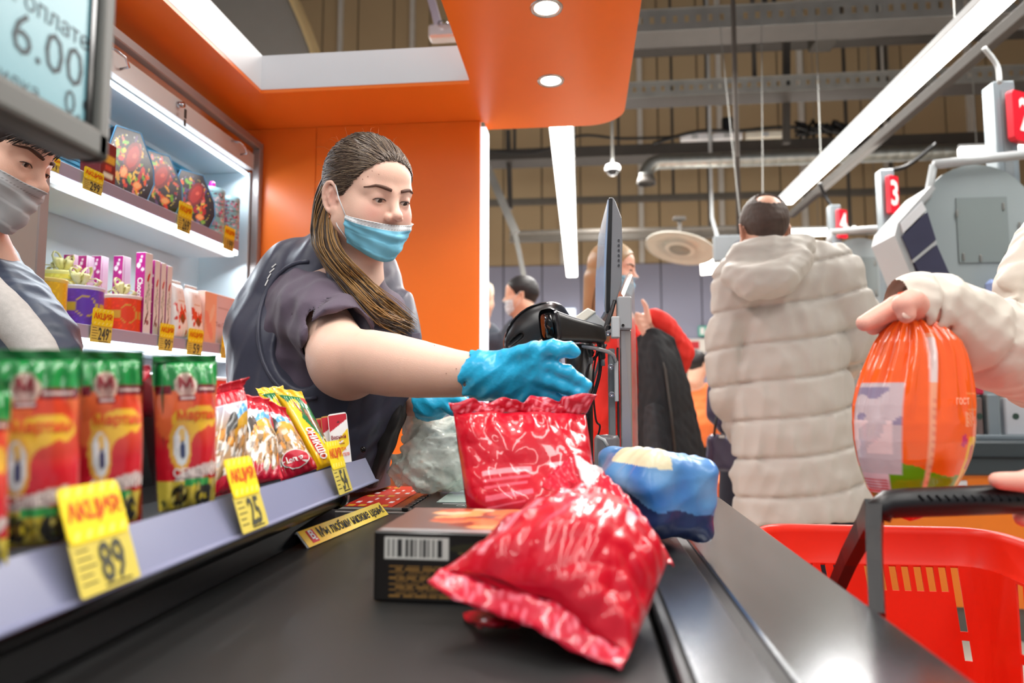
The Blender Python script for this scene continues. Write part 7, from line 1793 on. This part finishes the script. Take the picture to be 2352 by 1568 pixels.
def vslab(u0, u1, v0, v1, y0, d, m, name, par, bev=.002):
    a = P(u0, v0, y=y0); b = P(u1, v1, y=y0); return MB().box((a.x, y0, max(b.z, ZB + .003)), (b.x, y0 + d, a.z), bev=bev).build(name, m, par)
M_alu = mat('aluminium', (186, 178, 176), rough=.3, metal=.85, var=.04, stretch=(1, 1, .05))
vslab(1397, 1417, 800, 1200, ym - .01, .035, M_grey, 'post', st)
vslab(1424, 1456, 757, 1200, ym - .012, .03, M_alu, 'aluminium_profile', st)
vslab(1419, 1424, 800, 1200, ym, .02, M_darkm, 'gap_strip', st)
sh_ = [P(u, v, y=ym - .016) for u, v in ((1457, 660), (1453, 632), (1446, 624), (1438, 632), (1432, 660), (1430, 690), (1460, 1130), (1467, 1130), (1464, 900))]
MB().prism(sh_, (0, 0, 0), (0, .30, 0)).build('clear_shield', mat('acrylic', (240, 232, 220), rough=.1, trans=.9, ior=1.1, alpha=.4, spec=.2, var=0), st)
vslab(1418, 1452, 680, 756, ym - .03, .05, mat('bracket_grey', (150, 152, 154), rough=.35, var=.02), 'bracket', st, .003)
MB().lathe([(.0001, -.001), (.003, -.001), (.003, .001)], 12, Matrix.Translation(P(1431, 747, y=ym - .032)) @ Matrix.Rotation(PI / 2, 4, 'X')).build('screw', M_blackp, st)
vslab(1404, 1424, 726, 775, ym - .035, .03, M_lgrey, 'clamp', st, .002)
for u, v in ((1397, 752), (1397, 766), (1403, 842), (1405, 906)):
    MB().lathe([(.0001, -.004), (.0048, -.003), (.0048, .0), (.006, .001)], 12, Matrix.Translation(P(u, v, y=ym - .034)) @ Matrix.Rotation(PI / 2, 4, 'X')).build('screw', M_chrome, st)
vslab(1411, 1421, 828, 922, ym - .03, .018, M_lgrey, 'side_clip', st, .0015)
MB().tube([P(1330, 793, y=1.36), P(1370, 800, y=1.38), P(1398, 808, y=1.40), P(1409, 816, y=1.41), P(1414, 832, y=1.415)], .0042, n=10).build('holder_rod', mat('rod_grey', (150, 152, 156), rough=.3, metal=.5), st)
# handheld scanner in its holder
hs = thing('handheld_scanner', 'black handheld scanner resting in its holder above the blue glove', 'scanner', P(1310, 760, y=1.36))
ys_ = 1.34
def loft(name, rings, m, par, cap=True):
    """rings: (centre, right vector, up vector) with rounded-rectangle sections"""
    V = []; n = 28; F = []
    for c, rx, uz in rings:
        for k in range(n):
            t = 2 * PI * k / n; ct, st_ = math.cos(t), math.sin(t); e = .5
            V.append(Vector(c) + Vector(rx) * (math.copysign(abs(ct) ** e, ct)) + Vector(uz) * (math.copysign(abs(st_) ** e, st_)))
    for i in range(len(rings) - 1):
        for k in range(n): F.append((i * n + k, i * n + (k + 1) % n, (i + 1) * n + (k + 1) % n, (i + 1) * n + k))
    if cap: F.append(tuple(reversed(range(n)))); F.append(tuple(range((len(rings) - 1) * n, len(rings) * n)))
    return mesh(name, V, F, m, par, smooth=True)
d0 = Vector((-.80, -.60, 0)); 
def ring(u, v, y, w, h, tilt=-.12):
    r_ = Vector((.60, -.80, 0)); return (P(u, v, y=y), r_ * w, Vector((tilt, 0, 1)) * h)
loft('head', [ring(1262, 748, 1.315, .030, .031), ring(1268, 750, 1.322, .032, .031), ring(1300, 756, 1.345, .030, .026), ring(1340, 762, 1.37, .026, .021), ring(1374, 768, 1.395, .022, .019), ring(1382, 770, 1.40, .015, .012)], M_blackp, hs)
loft('window_rim', [ring(1258, 747, 1.309, .029, .032), ring(1262, 748, 1.314, .031, .033), ring(1266, 749, 1.318, .029, .030)], mat('rim_glossy', (36, 36, 40), rough=.1), hs, cap=False)
loft('window', [ring(1256, 748, 1.3075, .020, .024), ring(1257, 748, 1.3085, .020, .024)], M_blackg, hs)
MB().tube([P(1318, 790, y=1.37), P(1318, 850, y=1.38), P(1318, 980, y=1.38)], [.020, .017, .017], n=14).build('holder_neck', M_blackp, hs)
MB().tube([P(1282, 742, y=1.318), P(1340, 752, y=1.348), P(1372, 762, y=1.37)], .0035, n=6).build('ridge', M_blackg, hs)
# receipt printer block
rp_ = thing('receipt_printer', 'small cream and grey tilted printer behind the handheld scanner', 'printer', P(1355, 750, y=1.52))
pr = [P(u, v, y=1.50) for u, v in ((1312, 738), (1352, 709), (1372, 722), (1408, 756), (1350, 800), (1330, 775))]
MB().prism(pr, (0, 0, 0), (0, .09, 0)).build('body', M_lgrey, rp_, bevel=.004)
MB().prism([P(u, v, y=1.497) for u, v in ((1308, 736), (1350, 706), (1370, 716), (1328, 748))], (0, 0, 0), (0, .095, 0)).build('lid', M_cream, rp_, bevel=.003)
MB().tube([P(1345, 790, y=1.54), (P(1345, 800, y=1.54).x, 1.54, ZB + .003)], .016, n=10).build('stand', M_blackp, rp_)
MB().prism([P(u, v, y=1.50) for u, v in ((1238, 782), (1262, 770), (1266, 790), (1240, 800))], (0, 0, 0), (0, .03, 0)).build('cream_tab', M_cream, rp_)
# customer display: big black rounded back
cd = thing('customer_display', 'large rounded black display back beside the scanner', 'display', P(1230, 770, y=1.6))
G = Field(); cdc = P(1232, 762, y=1.58); RR = Matrix.Translation(cdc) @ Matrix.Rotation(math.radians(-38), 4, 'Y')
G.u(xf(ell((0, 0, 0), (.082, .034, .058)), RR), .01); G.u(xf(rbox((.0, 0, -.02), (.075, .022, .045), .022), RR), .03); G.sub(xf(rbox((-.05, -.03, .012), (.022, .010, .006), .004), RR), .003)
sdf_object('shell', G, A(cdc) - .13, A(cdc) + .13, .003, mat('shell_black', (24, 24, 26), rough=.28, spec=.5, var=.05), cd)
MB().tube([cdc + Vector((.01, .02, -.04)), (cdc.x + .02, cdc.y + .02, ZB + .003)], .014, n=10).build('stalk', M_blackp, cd)
MB().tube([RR @ Vector((.078 * math.cos(t), -.014, .056 * math.sin(t))) for t in [k * PI / 14 for k in range(-3, 17)]], .0024, n=6).build('edge_rim', M_blackg, cd)
# cables behind the scanner
def cab(label, pts, r, y=1.43, m=M_blackp):
    V = [P(u, v, y=y + dy) for u, v, dy in pts]; cv = []
    for i in range(len(V) - 1):
        p0 = V[max(i - 1, 0)]; p1 = V[i]; p2 = V[i + 1]; p3 = V[min(i + 2, len(V) - 1)]
        for k in range(6):
            t = k / 6; cv.append(.5 * ((2 * p1) + (p2 - p0) * t + (2 * p0 - 5 * p1 + 4 * p2 - p3) * t * t + (3 * p1 - p0 - 3 * p2 + p3) * t ** 3))
    cv.append(V[-1]); return tag(MB().tube(cv, r, n=8).build('cable', m), label, 'cable')
cab('thick black cable from the monitor\'s foot down behind the scanner', [(1412, 690, 0), (1398, 740, -.01), (1380, 790, -.01), (1378, 850, 0), (1366, 900, 0), (1350, 950, 0)], .0042)
cab('black cable with a plug sleeve beside the post', [(1408, 700, .01), (1386, 760, .0), (1374, 810, 0), (1352, 840, 0), (1344, 900, 0), (1350, 960, 0)], .0032)
cab('thin black cable looping lowest behind the glove', [(1372, 800, .01), (1362, 870, .01), (1368, 960, .01), (1378, 980, .01), (1366, 1020, .01)], .0022)
cab('grey cable between the black ones', [(1392, 790, .02), (1376, 830, .02), (1358, 890, .02), (1340, 930, .02)], .003, m=M_grey)
cab('curved black cable farthest left behind the scanner', [(1364, 806, .02), (1348, 850, .02), (1344, 890, .02), (1356, 940, .02)], .0026)
for k, (u, v, lab) in enumerate(((1352, 780, 'black ribbed plug behind the scanner\'s grip'), (1379, 785, 'second black ribbed plug, nearer the post'))):
    p = P(u, v, y=1.425); t = MB().tube([p, p + Vector((.004, 0, -.035))], [.0085, .0065], n=10).build('plug', M_blackp); tag(t, lab, 'plug')
    MB().tube([p + Vector((.004, 0, -.035)), p + Vector((.005, 0, -.05))], .0045, n=8).build('collar', M_grey, t)
# small grey roller unit under the post
ru = thing('roller_unit', 'small grey rounded unit at the foot of the till post', 'device', P(1392, 1020, y=1.40))
MB().lathe([(.0001, .02), (.022, .018), (.026, .010), (.026, -.10), (.024, -.17)], 24, Matrix.Translation(P(1394, 1020, y=1.41))).build('body', mat('roller_grey', (96, 94, 98), rough=.3), ru)
MB().tube([P(1372, 1002, y=1.40), P(1388, 1010, y=1.385), P(1396, 1024, y=1.385)], .0035, n=8).build('clip', M_lgrey, ru)

# ================================================================== price display close to the lens (upper left)
XD = -.42
c1 = P(250, 378, x=XD); c0 = P(-120, 150, x=XD)
y1d = P(258, 300, x=XD).y; zb_d = P(256, 378, x=XD).z
zt_d = 1.75; y0d = .22
pdp = thing('price_display', 'grey framed price display with a teal screen reading 6.00 at the upper left', 'display', (XD, y1d, zb_d))
M_pdf = mat('display_frame', (92, 94, 90), rough=.4, var=.04)
fr_ = MB(); fr_.box((XD - .026, y0d, zb_d), (XD, y1d, zb_d + .028), bev=.006, seg=3); fr_.box((XD - .026, y1d - .020, zb_d), (XD, y1d, zt_d), bev=.006, seg=3)
fr_.build('frame', M_pdf, pdp); MB().box((XD - .040, y0d, zb_d + .004), (XD - .0262, y1d - .002, zt_d)).build('rear_shell', M_blackp, pdp)
MB().box((XD - .03, y1d - .026, zb_d + .028), (XD - .0045, y1d - .020, zt_d)).build('inner_edge', M_blackg, pdp)
MB().box((XD - .03, y0d, zb_d + .028), (XD - .007, y1d - .026, zt_d)).build('screen', mat('lcd_teal', (116, 160, 170), rough=.25, emis=(120, 176, 186), es=.2, var=.03), pdp)
M_lcd = mat('lcd_ink', (50, 66, 72), rough=.5)
def dtext(body, u, v, hpx, sx=1.):
    p = P(u, v, x=XD - .006); h_ = (P(u, v - hpx / 2, x=XD - .006).z - P(u, v + hpx / 2, x=XD - .006).z)
    text(body, h_ * 1.38, M_lcd, frame(Vector((XD - .0066, p.y, p.z)), (0, 1, 0), (0, 0, 1)), pdp, off=0., bold=.0, sx=sx)
dtext('6.00', 116, 122, 100, .92); dtext('К оплате', 115, 38, 46, .95); dtext('Скидка', 20, 178, 40, .95); dtext('0.99', 196, 256, 56, .95)
MB().tube([(XD - .06, .16, ZSH + .001), (XD - .06, .16, 1.5), (XD - .03, .24, 1.5)], .018, n=12).build('mast', M_pdf, pdp)
# ================================================================== red shopping basket
bk = thing('shopping_basket', 'red plastic shopping basket with slotted walls and a black handle', 'basket', (.55, .9, .47))
M_bk = mat('basket_red', (226, 44, 22), rough=.35, var=.03, spec=.4)
yF = 1.215; yN = .50; xL = .294; xR = P(2262, 1218, y=yF).x; zR = P(2100, 1213, y=yF).z; zB_ = .47
Rc = .055
# plan outline of the rim (from the far left corner clockwise) as a function of arc length
def outline(off):
    pts = []
    for cx, cy, a0 in ((xL + Rc, yF - Rc, 180), (xR - Rc, yF - Rc, 90), (xR - Rc, yN + Rc, 0), (xL + Rc, yN + Rc, -90)):
        for k in range(9):
            a = math.radians(a0 - k * 90 / 8); pts.append(Vector((cx + (Rc - off) * math.cos(a), cy + (Rc - off) * math.sin(a), 0)))
    pts.append(pts[0]); return pts
def at_outline(s, off):
    pts = outline(off); L = [0]
    for i in range(1, len(pts)): L.append(L[-1] + (pts[i] - pts[i - 1]).length)
    x = s * L[-1]
    i = min(max(1, int(np.searchsorted(L, x))), len(pts) - 1); f = (x - L[i - 1]) / max(1e-9, L[i] - L[i - 1]); return pts[i - 1].lerp(pts[i], f)
pts_ = outline(0); tot = sum((pts_[i] - pts_[i - 1]).length for i in range(1, len(pts_)))
q1 = Rc * PI / 2; sF0 = q1 / tot; sF1 = (q1 + (xR - xL - 2 * Rc)) / tot; sR0 = (2 * q1 + (xR - xL - 2 * Rc)) / tot; sR1 = (2 * q1 + (xR - xL - 2 * Rc) + (yF - yN - 2 * Rc)) / tot
prof_ = [(zR, -.012), (zR + .003, -.006), (zR, 0), (zR - .010, .002), (zR - .050, .004), (zR - .056, .010), (zR - .060, .011)]
nS = 180; V = []; F = []
for i in range(nS + 1):
    for z, off in prof_: q_ = at_outline(i / nS, off); V.append((q_.x, q_.y, z))
k_ = len(prof_)
for i in range(nS):
    for j in range(k_ - 1): F.append((i * k_ + j, i * k_ + j + 1, (i + 1) * k_ + j + 1, (i + 1) * k_ + j))
rim = mesh('rim', V, F, M_bk, bk, smooth=True); md = rim.modifiers.new('t', 'SOLIDIFY'); md.thickness = .0025
# slotted wall
holes = []
def uS(u): x = P(u, 1320, y=yF).x; return (q1 + (x - xL - Rc)) / tot
z_of = lambda v, y=yF: P(2100, v, y=y).z
for u0, u1 in ((1800, 1812), (1830, 1842), (1860, 1872), (1890, 1902), (1962, 1978), (1992, 2008), (2020, 2037), (2049, 2066), (2078, 2096), (2107, 2125), (2136, 2154)):
    holes.append((uS(u0), uS(u1), z_of(1351), z_of(1295)))
holes.append((uS(2165), uS(2183), z_of(1437), z_of(1294))); holes.append((uS(2165), uS(2183), z_of(1500), z_of(1456)))
for k in range(30):
    s0 = sR0 + .010 + k * .0168
    if s0 + .009 < sR1: holes.append((s0, s0 + .0085, z_of(1437), z_of(1300))); holes.append((s0, s0 + .0085, zB_ + .04, z_of(1456)))
ss = sorted(set([i / 150 for i in range(151)] + [h_[0] for h_ in holes] + [h_[1] for h_ in holes])); zs = sorted(set([zB_, zR - .060] + [h_[2] for h_ in holes] + [h_[3] for h_ in holes] + [zB_ + .02]))
V = []
for s in ss:
    for z in zs:
        off = .011 + (zR - .06 - z) * .10; q_ = at_outline(s, off); V.append((q_.x, q_.y, z))
nz = len(zs); F = []
for i in range(len(ss) - 1):
    sm_ = (ss[i] + ss[i + 1]) / 2
    for j in range(nz - 1):
        zm = (zs[j] + zs[j + 1]) / 2
        if any(h_[0] < sm_ < h_[1] and h_[2] < zm < h_[3] for h_ in holes): continue
        F.append((i * nz + j, i * nz + j + 1, (i + 1) * nz + j + 1, (i + 1) * nz + j))
wl = mesh('slotted_wall', V, F, M_bk, bk, smooth=False); md = wl.modifiers.new('t', 'SOLIDIFY'); md.thickness = .003; md.offset = 0
bt_ = [at_outline(i / 60, .011 + (zR - .06 - zB_) * .10) for i in range(60)]
MB().prism([Vector((p.x, p.y, zB_)) for p in bt_], (0, 0, 0), (0, 0, -.004)).build('floor', M_bk, bk)
# handle: grip bar and a forked leg
yh_ = .85
g0 = P(2012, 1168, y=yh_); g1 = P(2460, 1150, y=yh_)
gb = MB(); gb.tube([P(2016, 1190, y=yh_), P(2022, 1170, y=yh_), P(2040, 1158, y=yh_), P(2090, 1154, y=yh_), P(2200, 1150, y=yh_), P(2460, 1140, y=yh_)], [.0135, .0150, .0165, .017, .017, .017], n=12)
hd_ = gb.build('handle', M_blackp, bk)
for k in range(16):
    a = P(2110 + k * 20, 1137, y=yh_ - .0135); b = P(2122 + k * 20, 1150, y=yh_ - .0165)
    MB().tube([b, a], .002, n=4).build('grip_rib', M_blackg, hd_)
le = MB(); le.tube([P(2008, 1172, y=yh_), P(1985, 1215, y=yh_ + .06), P(1950, 1280, y=yh_ + .12), P(1920, 1350, y=yh_ + .16)], [.020, .0185, .0175, .0165], n=4, sq=.6); le.build('handle_leg', M_blackp, bk)
le = MB(); le.tube([P(2010, 1172, y=yh_), P(2008, 1230, y=yh_ - .02), P(2010, 1300, y=yh_ - .05), P(2016, 1420, y=yh_ - .09)], [.020, .0185, .0175, .017], n=4, sq=.6); le.build('handle_leg', M_blackp, bk)
# stand that carries the basket
bs = thing('basket_stand', 'grey ledge under the red basket beside the counter', 'stand', (.5, 1.0, 0))
MB().box((.296, .54, .445), (xR + .05, 1.18, .463), bev=.004).build('ledge', M_greym, bs)
for x in (.32, xR): MB().box((x, .88, 0), (x + .03, .94, .445), bev=.003).build('leg', M_greym, bs)

# ------------------------------------------------------------------ things of a kind share a group
GROUPS = {'gift_tin': 'blossom tins on the upper shelf', 'gift_drum': 'round drum gift boxes on the lower shelf', 'chocolate_box': 'slim chocolate boxes on the lower shelf',
          'candy_pouch': 'heart pouches on the lower shelf', 'candy_tub': 'tubs on the lowest lit shelf', 'seed_bag': 'seed bags on the snack shelf', 'nut_bag': 'gnocchi-printed bags on the snack shelf',
          'yellow_packet': 'yellow packets on the snack shelf', 'gift_card': 'fan of gift cards on the snack shelf', 'tube_lamp': 'tube lamps of the hall', 'lane_post': 'numbered lane posts',
          'number_sign': 'red lane number signs', 'cable_tray': 'cable trays under the roof', 'steel_channel': 'steel channels under the roof', 'tray_box': 'boxes on the broad tray',
          'partition_screen': 'grey rounded screens', 'support_rail': 'pale screen rails', 'plug': 'black plugs behind the scanner', 'red_bag': 'crumpled red bags on the belt', 'packet': 'packets on the goods rack',
          'goods_box': 'far goods', 'steel_strut': 'slanted struts', 'gift_box': 'hexagonal gift boxes on the upper shelf', 'carton': 'dark cartons on the upper shelf'}
for o in list(bpy.data.objects):
    if o.parent is None and o.get('category'):
        k = o.name.split('.')[0]
        if k in GROUPS: o['group'] = GROUPS[k]
        elif k == 'price_tag': o['group'] = 'price tags on the snack rail' if o.location.x > -.6 else 'price tags on the cabinet shelves'
